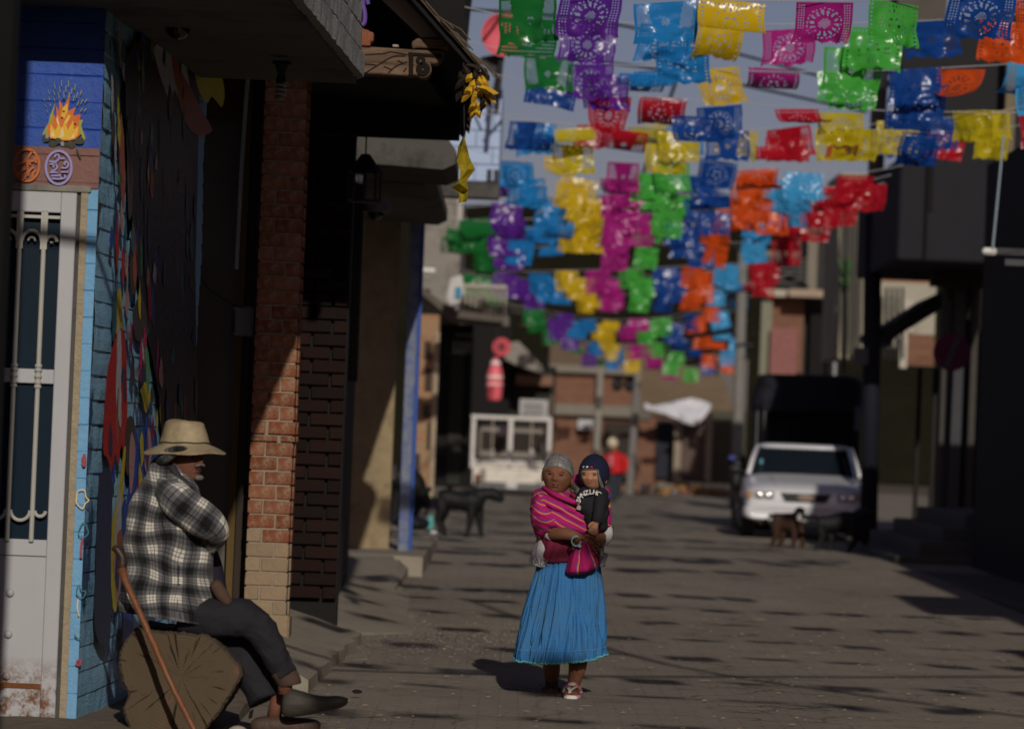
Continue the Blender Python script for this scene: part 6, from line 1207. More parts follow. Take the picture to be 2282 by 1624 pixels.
gb = mat('white_stubble', (.15, .135, .13), .9, .4, 90, .9, 200, .004); mb = MB()
for a_, b_ in (((-.03, -.098, -.045), (0, -.113, -.04)), ((0, -.113, -.04), (.032, -.098, -.047))): mb.tube([MM @ Vector(a_), MM @ Vector(b_)], .006, 6)
mb.build('moustache', gb, man, smooth=True); mb = MB()
mb.ball(MM @ Vector((0, -.082, -.098)), .026, .016, .014, 8, 0, MM.to_3x3()); mb.build('beard', gb, man, smooth=True)
MB().ball(MM @ Vector((0, .02, .0)), .079, .102, .082, 14, 0, MM.to_3x3()).build('hair', mat('hair_dark', (.02, .018, .016)), man, smooth=True)
# hat
straw = N('woven_straw'); straw.col(straw.mix(straw.ramp(straw.noise(5, 6, .7), [(.35, (0, 0, 0)), (.7, (1, 1, 1))]), (.2, .145, .075), (.46, .37, .23))); straw.set(Roughness=.75); straw.bump(straw.noise(120, 4, .6, stretch=(1, 1, 3)), .8, .004)
hat = thing('straw_hat', mp_(411, 985), 'dirty cream straw hat with wide drooping brim on the seated person', 'hat')
mb = MB(); n = 48; R0 = MD / F
def hring(y, xl, xr, dd, tl=0): return [mp_((xl + xr) / 2 + (xr - xl) / 2 * cos(2 * pi * i / n), y + tl * cos(2 * pi * i / n) + .6 * sin(i * .9), -dd * sin(2 * pi * i / n)) for i in range(n)]
mb.loft([hring(y, a_, b_, d_, t_) for y, a_, b_, d_, t_ in cr([(994, 354, 470, .118, 1), (984, 356, 467, .115, 1), (968, 361, 463, .108, 1), (950, 366, 457, .1, 2), (941, 371, 454, .092, 3), (937, 382, 445, .075, 3), (937, 398, 430, .04, 3)], 3)]); mb.build('crown', straw.m, hat, smooth=True)
mb = MB(); br_ = []
for y, rr_ in ((991, .0), (994, .25), (999, .6), (1004, .88), (1006, 1.0)):
    br_.append([mp_(411 + lerp(57, 93, rr_) * cos(2 * pi * i / n), y + (3 * rr_) * abs(cos(2 * pi * i / n)) ** 3 - 5 * rr_ * abs(sin(2 * pi * i / n)) * (1 if sin(2 * pi * i / n) < 0 else -.2) + 1.5 * rr_ * sin(i * .7) + 3.5 * rr_ * max(0, sin(2 * pi * i / n)), -lerp(.12, .2, rr_) * sin(2 * pi * i / n)) for i in range(n)])
br_ += [[p + Vector((0, 0, -.005)) for p in r_] for r_ in br_[::-1]]; mb.loft(br_, cap=False); mb.build('brim', straw.m, hat, smooth=True)
mb = MB(); hb = hring(986, 355, 469, .12, 1); mb.tube(hb + [hb[0]], .0035, 6); mb.build('hat_cord', mat('cord_brown', (.06, .045, .03)), hat)
# trousers, shoes
tro = mat('charcoal_trousers', (.015, .0145, .018), .85, .35, 8, .7, 14, .02)
mb = MB(); mb.tube([mp_(400, 1372, .08), mp_(470, 1395, .08), mp_(530, 1445, .08), mp_(565, 1505, .07), mp_(590, 1558, .05)], [.1, .1, .1, .088, .075], 48, k=6)
mb.v = [p + Vector((.014 * noise.noise(p * 11), .012 * noise.noise(p * 9), .01 * noise.noise(p * 13))) + Vector((.007, .004, .004)) * (1 - min(1, abs(noise.noise(p * 17)) * 6)) for p in mb.v]; mb.build('trouser_leg', tro, man, smooth=True)
mb = MB(); mb.tube([mp_(410, 1366, -.08), mp_(480, 1378, -.1), mp_(545, 1378, -.12), mp_(584, 1408, -.12), mp_(615, 1466, -.11), mp_(638, 1502, -.1)], [.1, .094, .084, .078, .064, .055], 48, k=6)
mb.v = [p + Vector((.014 * noise.noise(p * 10), .014 * noise.noise(p * 8 + Vector((2, 1, 0))), .014 * noise.noise(p * 12))) + Vector((.006, -.01, .006)) * (1 - min(1, abs(noise.noise(p * 15)) * 6)) for p in mb.v]; mb.build('trouser_leg', tro, man, smooth=True)
MB().tube([mp_(628, 1490, -.1), mp_(645, 1518, -.1), mp_(648, 1526, -.1)], [.058, .056, .05], 18, k=3).build('sock_cuff', mat('brown_sock', (.07, .042, .03), .9), man, smooth=True)
mb = MB(); mb.tube([mp_(464, 1225, .12), mp_(474, 1268, .12), mp_(488, 1330, .1), mp_(505, 1350, .08)], [.04, .05, .045, .03], 14, k=4); mb.build('shirt', mat('purple_shirt', (.012, .01, .022), .85), man, smooth=True)
mb = MB(); mb.tube([mp_(480, 1300, -.1), mp_(495, 1325, -.14), mp_(512, 1345, -.15)], [.03, .032, .02], 10, k=3); mb.build('bag', mat('brown_cloth', (.08, .045, .03), .9, .5), man, smooth=True)
shoe = mat('scuffed_leather', (.045, .04, .032), .6, .5, 9, .8, 22, .01, stretch=(.4, 1, 2))
def shoe_(rows, D, m):
    mb = MB(); rings = []
    for x, yt, yb, dh in cr(rows, 4): rings.append([P(x + 1.5 * sin(2 * pi * i / 20), (yt + yb) / 2 - (yb - yt) / 2 * math.copysign(abs(sin(2 * pi * i / 20)) ** .75, sin(2 * pi * i / 20)), D + dh * cos(2 * pi * i / 20)) for i in range(20)])
    mb.loft(rings); return mb.build('shoe', m, man, smooth=True)
shoe_([(628, 1550, 1582, .02), (632, 1540, 1592, .04), (645, 1533, 1597, .048), (668, 1538, 1595, .05), (695, 1546, 1591, .05), (725, 1550, 1583, .05), (748, 1549, 1580, .048), (766, 1552, 1574, .04), (775, 1556, 1568, .02)], MD - .1, shoe)
shoe_([(559, 1606, 1622, .02), (568, 1599, 1634, .04), (590, 1594, 1640, .048), (620, 1594, 1641, .05), (655, 1597, 1641, .05), (690, 1600, 1638, .05), (706, 1604, 1634, .04), (714, 1611, 1626, .018)], MD + .05, mat('brown_leather', (.07, .042, .03), .6, .4, 9, .8, 22, .01))
# log seat
LC = P(404, 1508, 18.03); log = thing('log_seat', LC, 'thick sawn log lying end-on as a seat beside the painted wall', 'log')
lz = lambda x, y: (x * .3482, 1058.5 + y * .3482)
outl = [(880, 985), (930, 1000), (1000, 1010), (1080, 1022), (1160, 1020), (1240, 1030), (1330, 1040), (1420, 1110), (1480, 1180), (1530, 1250), (1505, 1330), (1450, 1420), (1400, 1500), (1350, 1560), (1310, 1620), (1230, 1690), (1100, 1730), (950, 1700), (860, 1640), (825, 1570), (800, 1490), (838, 1400), (800, 1330), (785, 1250), (778, 1160), (812, 1070)]
endm = N('sawn_wood'); o3 = endm.n('ShaderNodeSeparateXYZ'); endm.l(endm.obj(), o3.inputs[0]); rad_ = endm.math('SQRT', endm.math('ADD', endm.math('MULTIPLY', o3.outputs[0], o3.outputs[0]), endm.math('MULTIPLY', o3.outputs[2], o3.outputs[2])))
ang = endm.math('ARCTAN2', o3.outputs[2], o3.outputs[0]); cbx = endm.n('ShaderNodeCombineXYZ'); endm.l(endm.math('MULTIPLY', ang, 7.0), cbx.inputs[0]); endm.l(endm.math('MULTIPLY', rad_, 2.2), cbx.inputs[1])
nz_ = endm.n('ShaderNodeTexNoise'); nz_.inputs['Scale'].default_value = 1.6; nz_.inputs['Detail'].default_value = 7; endm.l(cbx.outputs[0], nz_.inputs[0]); crack = endm.ramp(nz_.outputs[0], [(.36, (0, 0, 0)), (.4, (1, 1, 1))])
rg_ = endm.math('SINE', endm.math('MULTIPLY', endm.math('ADD', rad_, endm.math('MULTIPLY', endm.noise(4, 3), .05)), 420.0))
c = endm.mix(endm.math('MULTIPLY_ADD', rg_, .2), (.05, .036, .022), (.085, .062, .038)); c = endm.mix(endm.noise(5, 6, .7), c, (.11, .082, .052)); c = endm.mix(endm.math('MULTIPLY', endm.ramp(endm.noise(6, 4), [(.62, (0, 0, 0)), (.7, (1, 1, 1))]), .35), c, (.22, .07, .06))
endm.col(endm.mix(crack, (.025, .016, .01), c)); endm.set(Roughness=.9, Specular_IOR_Level=.1); endm.bump(endm.math('ADD', crack, endm.math('MULTIPLY', rg_, .05)), .8, .01)
bark = mat('bark', (.07, .05, .035), .95, .5, 8, 1, 18, .04)
fr = [P(*lz(*q_[:2]), 18.03) for q_ in cr([(x, y) for x, y in outl] + [outl[0]], 3)[:-1]]; fr2 = []
for i, p in enumerate(fr):
    nx_ = fr[(i + 1) % len(fr)]; fr2 += [p, (p + nx_) / 2 + Vector((0, 0, 0)) + (p - LC).normalized() * rnd.uniform(-.006, .006)]
mb = MB(); mb.add(fr2 + [LC], [(i, (i + 1) % len(fr2), len(fr2)) for i in range(len(fr2))], 0)
mb.build('sawn_end', endm.m, log)
mb = MB(); mb.loft([[p + (p - LC).normalized() * (.0 if k == 0 else .012) + Vector((0, yy, 0)) for p in fr2] for k, yy in enumerate((.0, .012, .2, .5, .75))], cap=True); mb.v = [p + (p - LC).normalized() * .006 * noise.noise(p * 25) for p in mb.v]; mb.f = mb.f[:]; 
for p in mb.v: p.y += .003
mb.build('bark', bark, log)
# cane
cm_ = N('cane_wood'); cm_.col(cm_.mix(cm_.noise(14, 6, .7, stretch=(2, 2, .5)), (.1, .032, .012), (.26, .1, .035))); cm_.set(Roughness=.45, Specular_IOR_Level=.5); cm_.bump(cm_.noise(30, 5), .5, .006)
t = thing('walking_cane', P(440, 1624, 17.55), 'knotty reddish brown walking cane leaning in front of the log', 'cane')
cq = [(272, 1268), (276, 1284), (292, 1322), (312, 1366), (332, 1410), (352, 1456), (372, 1502), (398, 1556), (420, 1600), (446, 1650)]
mb = MB(); mb.tube([P(x, y, 17.92 - .04 * i) for i, (x, y) in enumerate(cq)], [.021, .017, .0155, .017, .0145, .016, .014, .0135, .013, .012], 12, k=4); mb.v = [p + Vector((.0035 * noise.noise(p * 28), 0, .003 * noise.noise(p * 20))) for p in mb.v]; mb.build('shaft', cm_.m, t, smooth=True)
MB().tube([P(x, y, 17.92) for x, y in ((251, 1226), (258, 1222), (266, 1230), (273, 1244), (272, 1260), (272, 1272))], [.01, .018, .021, .022, .024, .02], 12, k=3).build('handle', mat('handle_dark', (.04, .022, .016), .45), t, smooth=True)
tag(MB().ball(P(530, 1632, 18.0), .05, .05, .035, 6).ball(P(515, 1640, 17.9), .06, .04, .03, 5).build('stone', mat('pale_stone', (.35, .3, .24)), smooth=False), 'pale stone chock lying under the log by the shoe', 'stone')
tag(MB().prism([P(x, y, 19.0) for x, y in ((553, 1600), (556, 1585), (564, 1580), (560, 1600))], (0, .06, 0)).build('stone', mat('pale_stone', (.35, .3, .24))), 'small stone sliver behind the dark shoe', 'stone')
# ------------------------------------------------------------------ dogs
dogm = mat('black_fur', (.005, .005, .005), .6, .5, 12, .8, 60, .01, spec=.35); dogb = mat('brown_fur', (.04, .018, .01), .75, .4, 12, .8, 60, .01)
def dog(D, lab, m, tubes, extra=()):
    g_ = tubes[0][0][0]; q = P(g_[0], g_[1], D); t = thing('dog', (q.x, D, street_z(D)), lab, 'dog'); mb = MB()
    for pts, rad in tubes: mb.tube([P(x, y, D + o_) for x, y, o_ in pts], [(r_ * 1.18 + .8) * D / F for r_ in rad], 14, k=4)
    for x, y, o_, a_, b_, c_ in extra: mb.ball(P(x, y, D + o_), a_ * D / F, b_ * D / F, c_ * D / F, 8)
    mb.build('body', m, t, smooth=True, remesh=.012); return t
d1 = dog(50, 'black dog standing side-on with head to the right near the kerb', dogm, [
    ([(978, 1112, 0), (995, 1110, 0), (1020, 1114, 0), (1045, 1117, 0), (1062, 1113, 0), (1074, 1106, 0)], [14, 18, 16, 21, 20, 12]),
    ([(1062, 1106, 0), (1080, 1100, 0), (1096, 1099, 0)], [15, 12, 10]), ([(1092, 1098, 0), (1102, 1102, 0), (1112, 1108, 0), (1122, 1115, 0)], [10, 12, 9, 5]),
    ([(1094, 1094, .03), (1092, 1086, .04)], [4, 1.5]), ([(1098, 1093, -.03), (1097, 1084, -.04)], [4, 1.5]),
    ([(982, 1112, -.06), (984, 1135, -.07), (976, 1158, -.07), (983, 1178, -.07), (986, 1198, -.07), (992, 1200, -.07)], [14, 11, 6, 4.5, 4, 3]),
    ([(986, 1112, .06), (990, 1138, .07), (984, 1160, .07), (988, 1180, .07), (994, 1200, .07), (1000, 1201, .07)], [13, 10, 6, 4.5, 4, 3]),
    ([(1052, 1118, -.07), (1050, 1145, -.08), (1046, 1170, -.08), (1040, 1196, -.08), (1047, 1199, -.08)], [13, 8, 5, 4, 3]), ([(1064, 1118, .07), (1068, 1148, .08), (1070, 1172, .08), (1074, 1200, .08), (1081, 1202, .08)], [12, 8, 5, 4, 3]),
    ([(972, 1108, 0), (960, 1120, 0), (952, 1138, 0), (944, 1146, 0)], [6, 4, 3, 2])])
dog(48, 'black dog behind the blue post bending its head down to the sidewalk', dogm, [([(880, 1062, 0), (905, 1068, 0), (925, 1082, 0), (936, 1096, 0)], [24, 26, 22, 14]), ([(932, 1092, 0), (944, 1108, 0), (950, 1120, 0), (950, 1132, 0)], [14, 12, 9, 5]), ([(955, 1094, .03), (960, 1084, .04)], [5, 2]), ([(948, 1094, -.03), (948, 1082, -.04)], [4, 2]),
    ([(915, 1085, -.05), (918, 1120, -.06), (908, 1150, -.06), (912, 1178, -.06)], [14, 8, 5, 4]), ([(925, 1085, .05), (935, 1120, .06), (925, 1150, .06), (928, 1176, .06)], [12, 7, 5, 4]), ([(885, 1070, 0), (882, 1110, 0), (878, 1170, 0)], [18, 9, 5])])
tag(MB().ball(P(918, 1165, 47.2), .22, .2, .09, 10).build('black_bag', mat('bag_black', (.01, .01, .015), .5, .3, 6, 1, 12, .05), smooth=True), 'slumped black plastic bag on the sidewalk below the dog', 'bag')
tag(MB().ball(P(966, 1186, 47), .05, .05, .03, 6).build('crumpled_paper', mat('paper_white', (.5, .48, .5)), smooth=False), 'crumpled white paper on the sidewalk edge by the black dogs', 'paper')
b_ = wbox(953, 1148, 966, 1180, 49.2, .06); tag(MB().box(*b_).build('plastic_bottle', mat('teal_bottle', (.08, .35, .33), .4, .2), bevel=.015), 'small turquoise bottle standing behind the black dog', 'bottle')
dog(51, 'brown dog with white muzzle standing before the white car\'s bumper', dogb, [([(1722, 1160, 0), (1745, 1162, 0), (1765, 1162, 0), (1776, 1158, 0)], [15, 16, 17, 13]), ([(1772, 1156, 0), (1780, 1146, -.05), (1783, 1138, -.1)], [12, 10, 9]), ([(1783, 1138, -.1), (1781, 1146, -.22), (1780, 1150, -.28)], [9, 7, 4]),
    ([(1728, 1165, -.05), (1730, 1190, -.06), (1722, 1208, -.06), (1714, 1226, -.06), (1720, 1228, -.06)], [12, 7, 4, 3.5, 3]), ([(1738, 1165, .05), (1744, 1195, .06), (1738, 1212, .06), (1736, 1228, .06)], [11, 6, 4, 3.5]), ([(1768, 1168, -.05), (1770, 1195, -.05), (1766, 1228, -.05)], [9, 5, 3.5]), ([(1778, 1166, .05), (1788, 1195, .05), (1786, 1230, .05)], [9, 5, 3.5]), ([(1712, 1158, 0), (1700, 1162, 0), (1692, 1170, 0)], [4, 3, 2])])
MB().ball(P(1781, 1152, 50.74), .035, .05, .06, 8).build('white_blaze', mat('white_fur', (.5, .48, .45)), bpy.data.objects['dog.002'], smooth=True)
dog(50.5, 'lean black dog walking in the shade in front of the white car', dogm, [([(1822, 1166, 0), (1850, 1166, 0), (1880, 1162, 0), (1905, 1160, 0)], [14, 16, 19, 16]), ([(1902, 1156, 0), (1918, 1144, 0), (1926, 1138, 0)], [13, 10, 9]), ([(1924, 1138, 0), (1936, 1142, 0), (1948, 1148, 0)], [10, 8, 4]),
    ([(1826, 1170, -.06), (1832, 1196, -.06), (1824, 1214, -.06), (1814, 1234, -.06)], [12, 7, 4, 3.5]), ([(1834, 1170, .06), (1852, 1196, .06), (1850, 1214, .06), (1850, 1240, .06)], [11, 7, 4, 3.5]), ([(1896, 1170, -.06), (1906, 1200, -.06), (1894, 1222, -.06), (1886, 1240, -.06)], [11, 6, 4, 3.5]), ([(1904, 1168, .06), (1924, 1200, .06), (1930, 1222, .06), (1932, 1246, .06)], [11, 6, 4, 3.5]), ([(1816, 1160, 0), (1800, 1156, 0), (1790, 1148, 0)], [4, 3, 2])])
# ------------------------------------------------------------------ far people
def far_person(D, lab, parts):
    g0 = parts[0][1][0][0][0]; q = P(g0[0], g0[1], D); t = thing('person', (q.x, D, street_z(D)), lab, 'person')
    for nm, tubes, m in parts:
        mb = MB()
        for pts, rad in tubes: mb.tube([P(x, y, D + o_) for x, y, o_ in pts], [r_ * D / F for r_ in rad], 14, k=4)
        mb.build(nm, m, t, smooth=True)
    return t
far_person(86, 'person in red jacket and cream hat walking away down the street', [
    ('body', [([(1366, 984, 0), (1367, 1000, 0), (1368, 1016, 0)], [7, 8, 6]), ([(1350, 1040, -.02), (1348, 1056, -.03), (1350, 1062, -.03)], [3, 3, 2]), ([(1392, 1052, 0), (1394, 1062, 0)], [3, 2]), ([(1368, 1014, 0), (1370, 1052, 0)], [6, 10]), ([(1370, 1020, 0), (1354, 1024, 0), (1350, 1042, -.02)], [4, 4, 3]), ([(1370, 1020, 0), (1388, 1024, 0), (1392, 1054, 0)], [4, 4, 3])], wsk),
    ('jacket', [([(1370, 1006, 0), (1371, 1016, 0), (1371, 1034, 0), (1373, 1054, 0)], [7, 18, 18, 17]), ([(1356, 1014, 0), (1349, 1030, 0), (1350, 1044, 0)], [7, 6, 5]), ([(1386, 1014, 0), (1394, 1030, 0), (1392, 1050, 0)], [7, 7, 5])], mat('red_jacket', (.5, .012, .015), .7, .3, 4)),
    ('shirt_front', [([(1362, 1014, -.16), (1361, 1040, -.17)], [5, 5])], mat('pink_shirt', (.5, .15, .17))),
    ('trousers', [([(1366, 1050, 0), (1366, 1080, 0), (1366, 1114, 0)], [11, 8, 6]), ([(1380, 1050, .1), (1379, 1080, .12), (1376, 1110, .15)], [10, 8, 6])], mat('dark_denim', (.03, .032, .045))),
    ('hat', [([(1366, 975, 0), (1365, 982, 0), (1365, 988, 0), (1364, 996, 0)], [6, 11, 13, 9])], mat('cream_hat', (.55, .48, .34), .8, .1))])
far_person(68, 'stooping person in purple top and teal trousers at the dark shop door', [
    ('body', [([(994, 956, 0), (998, 968, 0), (1001, 975, 0)], [6, 8, 5]), ([(1004, 980, 0), (996, 990, -.05), (992, 998, -.1)], [5, 4, 3]), ([(1000, 1072, 0), (1001, 1088, 0)], [5, 5]), ([(1000, 972, 0), (1018, 990, 0), (1010, 1020, 0), (1002, 1076, 0)], [5, 6, 6, 5]), ([(1008, 976, 0), (1004, 982, 0)], [5, 4])], mat('far_skin', (.22, .1, .06))),
    ('purple_top', [([(1002, 968, 0), (1014, 976, 0), (1024, 994, 0), (1022, 1014, 0)], [8, 12, 11, 9])], mat('purple_cloth', (.06, .025, .14), .8, .3)),
    ('trousers', [([(1010, 1010, 0), (1005, 1040, 0), (1003, 1076, 0)], [12, 11, 8])], mat('teal_cloth', (.08, .22, .22), .8, .3)),
    ('shirt_hem', [([(1012, 1008, -.03), (1022, 1012, -.05)], [7, 6])], mat('grey_hem', (.25, .24, .28))), ('shoe', [([(1002, 1082, 0), (1003, 1092, -.05)], [6, 5])], mat('pink_shoe', (.45, .06, .12)))])
# ------------------------------------------------------------------ white car
CDp = 55.2; q = P(1792, 1197, CDp)
car = local('parked_car', (q.x, CDp, .2), 'white car parked nose-on, half in shade, black dogs before it', 'car', rz=R(-2.6)); car.scale = (1.05, 1.05, 1.02)
pw = mat('car_white', (.6, .6, .62), .3, .06, 3, .02, 20, .001, spec=.5, coat=.5); chrome = mat('car_chrome', (.7, .7, .7), .15, .05, metal=1, bump=0); blk = mat('car_black', (.012, .012, .012), .5); cgl = mat('car_glass', (.008, .012, .016), .06, .1, bump=0, spec=.8)
def yring(y, hw, z0, z1, n=28, ex=.42, zs=0): return [Vector((hw * math.copysign(abs(cos(2 * pi * i / n + .001)) ** ex, cos(2 * pi * i / n + .001)), y, (z0 + z1) / 2 + (z1 - z0) / 2 * math.copysign(abs(sin(2 * pi * i / n + .001)) ** ex, sin(2 * pi * i / n + .001)))) for i in range(n)]
mb = MB(); mb.loft([yring(*r_) for r_ in cr([(0.0, .74, .3, .66), (.06, .8, .24, .72), (.25, .835, .22, .79), (.7, .845, .22, .86), (1.15, .85, .2, .93), (1.6, .85, .2, .94), (2.6, .85, .2, .95), (3.6, .84, .22, .95), (4.1, .8, .28, .9), (4.2, .74, .35, .8)], 3)]); mb.build('body', pw, car, smooth=True)
mb = MB()
def zring(z_, hw, y0, y1, n=28, ex=.35): return [Vector((hw * math.copysign(abs(cos(2 * pi * i / n + .001)) ** ex, cos(2 * pi * i / n + .001)), (y0 + y1) / 2 + (y1 - y0) / 2 * math.copysign(abs(sin(2 * pi * i / n + .001)) ** ex, sin(2 * pi * i / n + .001)), z_)) for i in range(n)]
mb.loft([zring(.9, .77, 1.1, 3.7), zring(1.1, .72, 1.32, 3.5), zring(1.28, .66, 1.52, 3.2), zring(1.3, .65, 1.56, 3.15)]); mb.build('windows', cgl, car, smooth=False, bevel=.01)
mb = MB(); mb.loft([zring(1.29, .665, 1.52, 3.2), zring(1.335, .64, 1.56, 3.15), zring(1.36, .5, 1.75, 2.9)]); mb.build('roof', pw, car, smooth=True)
for s_ in (-1, 1):
    MB().tube([(s_ * .775, 1.1, .9), (s_ * .725, 1.31, 1.1), (s_ * .655, 1.53, 1.31)], .035, 8).build('pillar', pw, car, smooth=True)
    MB().ball((s_ * .96, 1.35, .96), .11, .05, .075, 8).tube([(s_ * .78, 1.35, .93), (s_ * .9, 1.35, .94)], .02, 6).build('mirror', blk, car, smooth=True)
    for yy in (.75, 3.35):
        w_ = MB().loft([[Vector((s_ * x, yy + r_ * cos(2 * pi * i / 28), .3 + r_ * sin(2 * pi * i / 28))) for i in range(28)] for x, r_ in ((.68, .2), (.69, .29), (.74, .3), (.84, .3), (.865, .28), (.865, .18))]).build('wheel', mat('tyre', (.015, .015, .015), .8), car, smooth=False, bevel=.008)
        MB().loft([[Vector((s_ * x, yy + r_ * cos(2 * pi * i / 20), .3 + r_ * sin(2 * pi * i / 20))) for i in range(20)] for x, r_ in ((.86, .17), (.875, .15), (.87, .04))]).build('hubcap', mat('hub_grey', (.3, .3, .3), .4), w_, smooth=True)
    x0, x1 = sorted((s_ * .42, s_ * .72))
    hl = MB().box(x0, -.015, .55, x1, .05, .67).build('headlight', mat('lamp_glass', (.35, .36, .36), .12, .3, 30, .6, 60, .004, spec=.8), car, bevel=.02)
    for k_ in range(2): MB().ball(((x0 + x1) / 2 + (k_ - .5) * .12, -.02, .61), .045, .012, .045, 8).build('reflector', chrome, hl, smooth=True)
    MB().box(*sorted((s_ * .73, s_ * .8))[:1], .0, .56, sorted((s_ * .73, s_ * .8))[1], .12, .66).build('indicator', mat('indicator', (.4, .2, .08), .3), car, bevel=.01)
gr = MB().prism([(-.35, -.03, .66), (.35, -.03, .66), (.27, -.03, .54), (-.27, -.03, .54)], (0, .06, 0)).build('grille', blk, car, bevel=.01)
for k_ in range(4): MB().box(-.31, -.04, .555 + k_ * .025, .31, -.03, .56 + k_ * .025).build('grille_bar', mat('grille_grey', (.06, .06, .06), .4), gr)
mb = MB(); mb.loft([[Vector((.1 * cos(2 * pi * i / 24), y, .605 + .045 * sin(2 * pi * i / 24))) for i in range(24)] for y in (-.05, -.035)]); mb.box(-.12, -.052, .59, .12, -.04, .62); mb.build('emblem', chrome, gr)
mb = MB(); mb.loft([yring(-.1, .74, .3, .46), yring(-.12, .78, .28, .48), yring(.02, .84, .26, .5), yring(.3, .86, .26, .5)]); mb.build('bumper', pw, car, smooth=True)
MB().box(-.5, -.13, .3, .5, -.1, .36).build('air_intake', blk, car, bevel=.01); MB().box(-.13, -.14, .37, .13, -.125, .46).build('number_plate', mat('plate', (.42, .44, .45), .5), car, bevel=.004)
MB().box(-.62, 1.2, 1.05, -.58, 1.22, 1.12).build('sticker', mat('sticker', (.1, .28, .32)), car)
for s_ in (-1, 1): MB().tube([(s_ * .15 - .1, 1.14, .92), (s_ * .3, 1.2, .99)], .008, 5).build('wiper', blk, car)
MB().tube([(-.42, .1, .755), (-.45, .6, .86), (-.48, 1.05, .925)], .004, 4).build('hood_crease', mat('crease', (.3, .3, .31)), car)
# ------------------------------------------------------------------ dark canvas truck behind the car
t = thing('canvas_truck', P(1795, 1090, 61), 'dark truck with black canvas load cover behind the white car', 'truck'); cnv = mat('navy_canvas', (.01, .011, .018), .8, .4, 3, .8, 6, .05)
mb = MB(); dloft(mb, [(835, 1705, 1890, 1.0, 1.1, 0, 2), (842, 1688, 1915, 1.1, 1.1, 0, 3), (870, 1680, 1920, 1.12, 1.1, 0, 0), (905, 1674, 1922, 1.12, 1.1, 0, 0), (918, 1676, 1922, 1.1, 1.1, 0, 0)], 61, 60, lambda X, Y, a_: .05 * noise.noise(Vector((X * .03, Y * .04, 0))), ex=.35); mb.build('canvas', cnv, t, smooth=True)
b_ = wbox(1705, 915, 1915, 1100, 61.3, 3.5); MB().box(*b_).build('load_bed', cnv, t, bevel=.05)
for x in (1684, 1700): sub(t, 'hoop_post', (x, 915, x + 5, 1010), 61, .08, mat('hoop_grey', (.08, .08, .08)))
sub(t, 'mirror', (1905, 905, 1918, 960), 60.4, .05, mat('mirror_bluegrey', (.1, .11, .15), .2)); sub(t, 'windscreen', (1725, 945, 1890, 1030), 61.2, .08, cgl)
for x in (1700, 1890): mb = MB(); q = P(x, 1130, 61.6); q.z = .55; mb.loft([[q + Vector((dx_, .38 * cos(2 * pi * i / 20), .38 * sin(2 * pi * i / 20))) for i in range(20)] for dx_ in (-.12, .12)]); mb.build('wheel', blk, t)
# ------------------------------------------------------------------ white caged pickup seen from behind
PDp = 88; a0 = wbox(1050, 926, 1229, 1085, PDp, 2.6); t = thing('pickup_truck', ((a0[0] + a0[3]) / 2, PDp, .2), 'white pickup with welded cage seen from behind, parked on the left', 'pickup truck'); wht = mat('pickup_white', (.62, .58, .5), .5, .1, 2, .1, 20, .004, stain=(.4, .33, .24)); cage = mat('cage_white', (.6, .57, .53), .5, .1)
sub(t, 'tailgate', (1053, 1043, 1226, 1076), PDp, .06, wht, bevel=.01); sub(t, 'tailgate_rib', (1056, 1036, 1224, 1044), PDp - .03, .12, wht, bevel=.01)
for x0, x1 in ((1053, 1058), (1221, 1226)): MB().box(*wbox(x0, 1040, x1, 1078, PDp + .06, 2.3)).build('side_panel', wht, t)
z0_ = P(1140, 1076, PDp).z; MB().box(a0[0] + .05, PDp + .07, z0_, a0[3] - .05, PDp + 2.3, z0_ + .06).build('bed_floor', wht, t)
for y in (931, 1030): sub(t, 'cage_rail', (1050, y - 4, 1229, y + 4), PDp - .04, .06, cage, bevel=.008); MB().box(*wbox(1051, y - 3, 1056, y + 3, PDp + .03, 2.3)).build('cage_rail', cage, t); MB().box(*wbox(1223, y - 3, 1228, y + 3, PDp + .03, 2.3)).build('cage_rail', cage, t)
for x, w_ in ((1054, 9), (1137, 10), (1224, 9)): sub(t, 'cage_post', (x - w_ / 2, 933, x + w_ / 2, 1042), PDp - .03, .07, cage, bevel=.008)
for x in (1097, 1184): sub(t, 'cage_bar', (x - 3, 1000, x + 3, 1034), PDp - .01, .03, cage); sub(t, 'cage_bar', (x - 1.5, 935, x + 1.5, 1030), PDp, .02, mat('bar_brown', (.3, .25, .2)))
for k_ in range(3):
    for s_ in (1054, 1224): MB().box(*wbox(s_ - 3, 933, s_ + 3, 1042, PDp + .7 * (k_ + 1), .05)).build('cage_post', cage, t)
sub(t, 'cab', (1064, 952, 1216, 1050), PDp + 2.3, 1.2, mat('cab_white', (.2, .17, .14), .5), bevel=.12, seg=3); sub(t, 'rear_window', (1074, 962, 1206, 1004), PDp + 2.26, .03, mat('cab_window', (.03, .024, .02), .2)); sub(t, 'load', (1112, 950, 1134, 968), PDp + 1.2, .5, mat('load_purple', (.04, .025, .04)))
for s_ in (1090, 1188): MB().ball(P(s_, 1000, PDp + 2.5), .13, .1, .2, 8).build('seat_back', mat('seat_brown', (.05, .035, .025)), t, smooth=True)
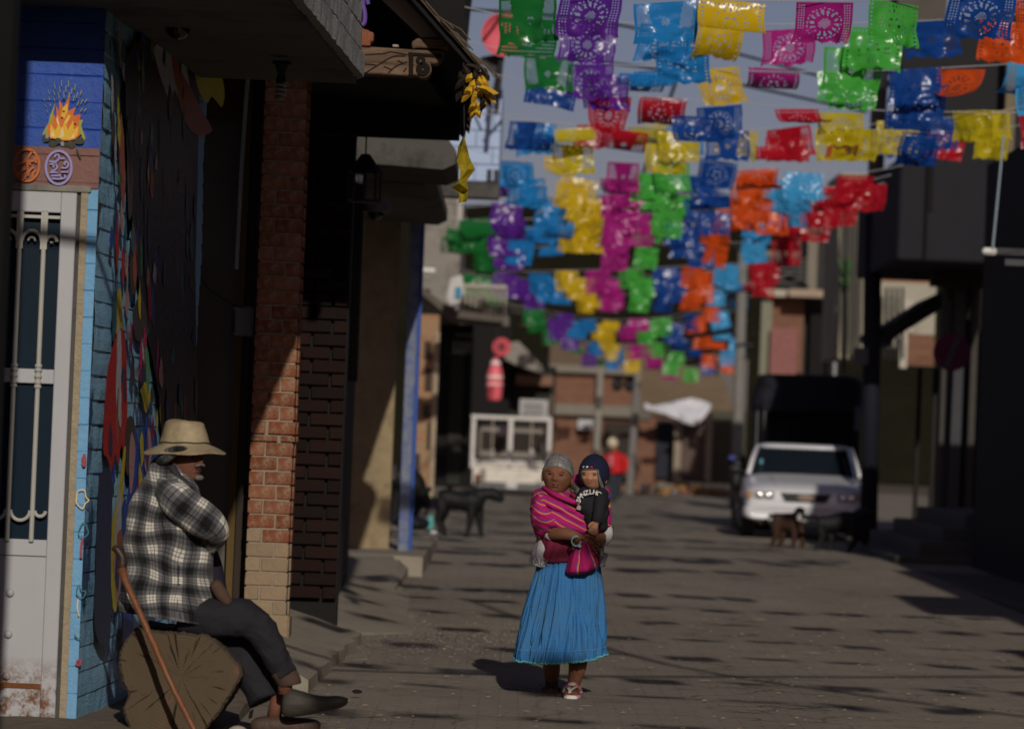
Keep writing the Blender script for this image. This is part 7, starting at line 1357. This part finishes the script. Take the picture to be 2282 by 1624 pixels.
sub(t, 'bumper', (1062, 1079, 1222, 1090), PDp - .12, .12, mat('bumper_steel', (.12, .12, .12), .4), bevel=.015); sub(t, 'number_plate', (1128, 1075, 1152, 1088), PDp - .15, .02, mat('plate2', (.5, .5, .48), .5))
for x, c_ in ((1058, 'dark_tail'), (1208, 'red_tail')): sub(t, 'tail_light', (x, 1056, x + 12, 1072), PDp - .04, .05, mat(c_, (.12, .02, .015), .3), bevel=.01)
q = P(1200, 1074, PDp - .16); MB().ball(q, .04, .03, .04, 8).build('reflector', chrome, t, smooth=True); sub(t, 'tailgate_handle', (1070, 1045, 1082, 1070), PDp - .03, .03, mat('handle_grey', (.2, .18, .15)))
for s_ in (1072, 1208):
    q = P(s_, 1085, PDp); mb = MB(); mb.loft([[Vector((q.x + dx_, PDp + .7 + .34 * cos(2 * pi * i / 24), .54 + .34 * sin(2 * pi * i / 24))) for i in range(24)] for dx_ in (-.1, .1)]); mb.build('wheel', blk, t)
MB().box(a0[0] + .1, PDp + .2, .5, a0[3] - .1, PDp + 4.2, .75).build('chassis', blk, t)
# motorcycle by the car
t = thing('motorcycle', P(1640, 1130, 62), 'dark motorcycle with blue bag standing left of the white car', 'motorcycle')
for y_ in (0, 1.1): q = P(1640, 1100, 62 + y_); q.z = .5; MB().tube([q + Vector((.02 * 0, .28 * cos(i * .393), .28 * sin(i * .393))) for i in range(17)], .05, 8).build('wheel', blk, t)
mb = MB(); mb.tube([P(1640, 1090, 62.1), P(1641, 1040, 62.2), P(1642, 1010, 62.2)], [.08, .16, .1], 10, k=3); mb.tube([P(1625, 1022, 62), P(1660, 1018, 62)], .025, 6); mb.tube([P(1642, 1060, 62.3), P(1644, 1050, 63.1)], [.14, .1], 8); mb.build('frame', blk, t, smooth=True)
MB().ball(P(1632, 1020, 61.8), .07, .05, .05, 6).build('bag', mat('bag_blue', (.06, .07, .25)), t, smooth=True)
tag(MB().ball(P(796, 1540, 21.6), .03, .02, .012, 5).build('candy_wrapper', mat('wrapper_dark', (.03, .01, .02), .2)), 'dark shiny wrapper lying on the road by the kerb', 'wrapper')
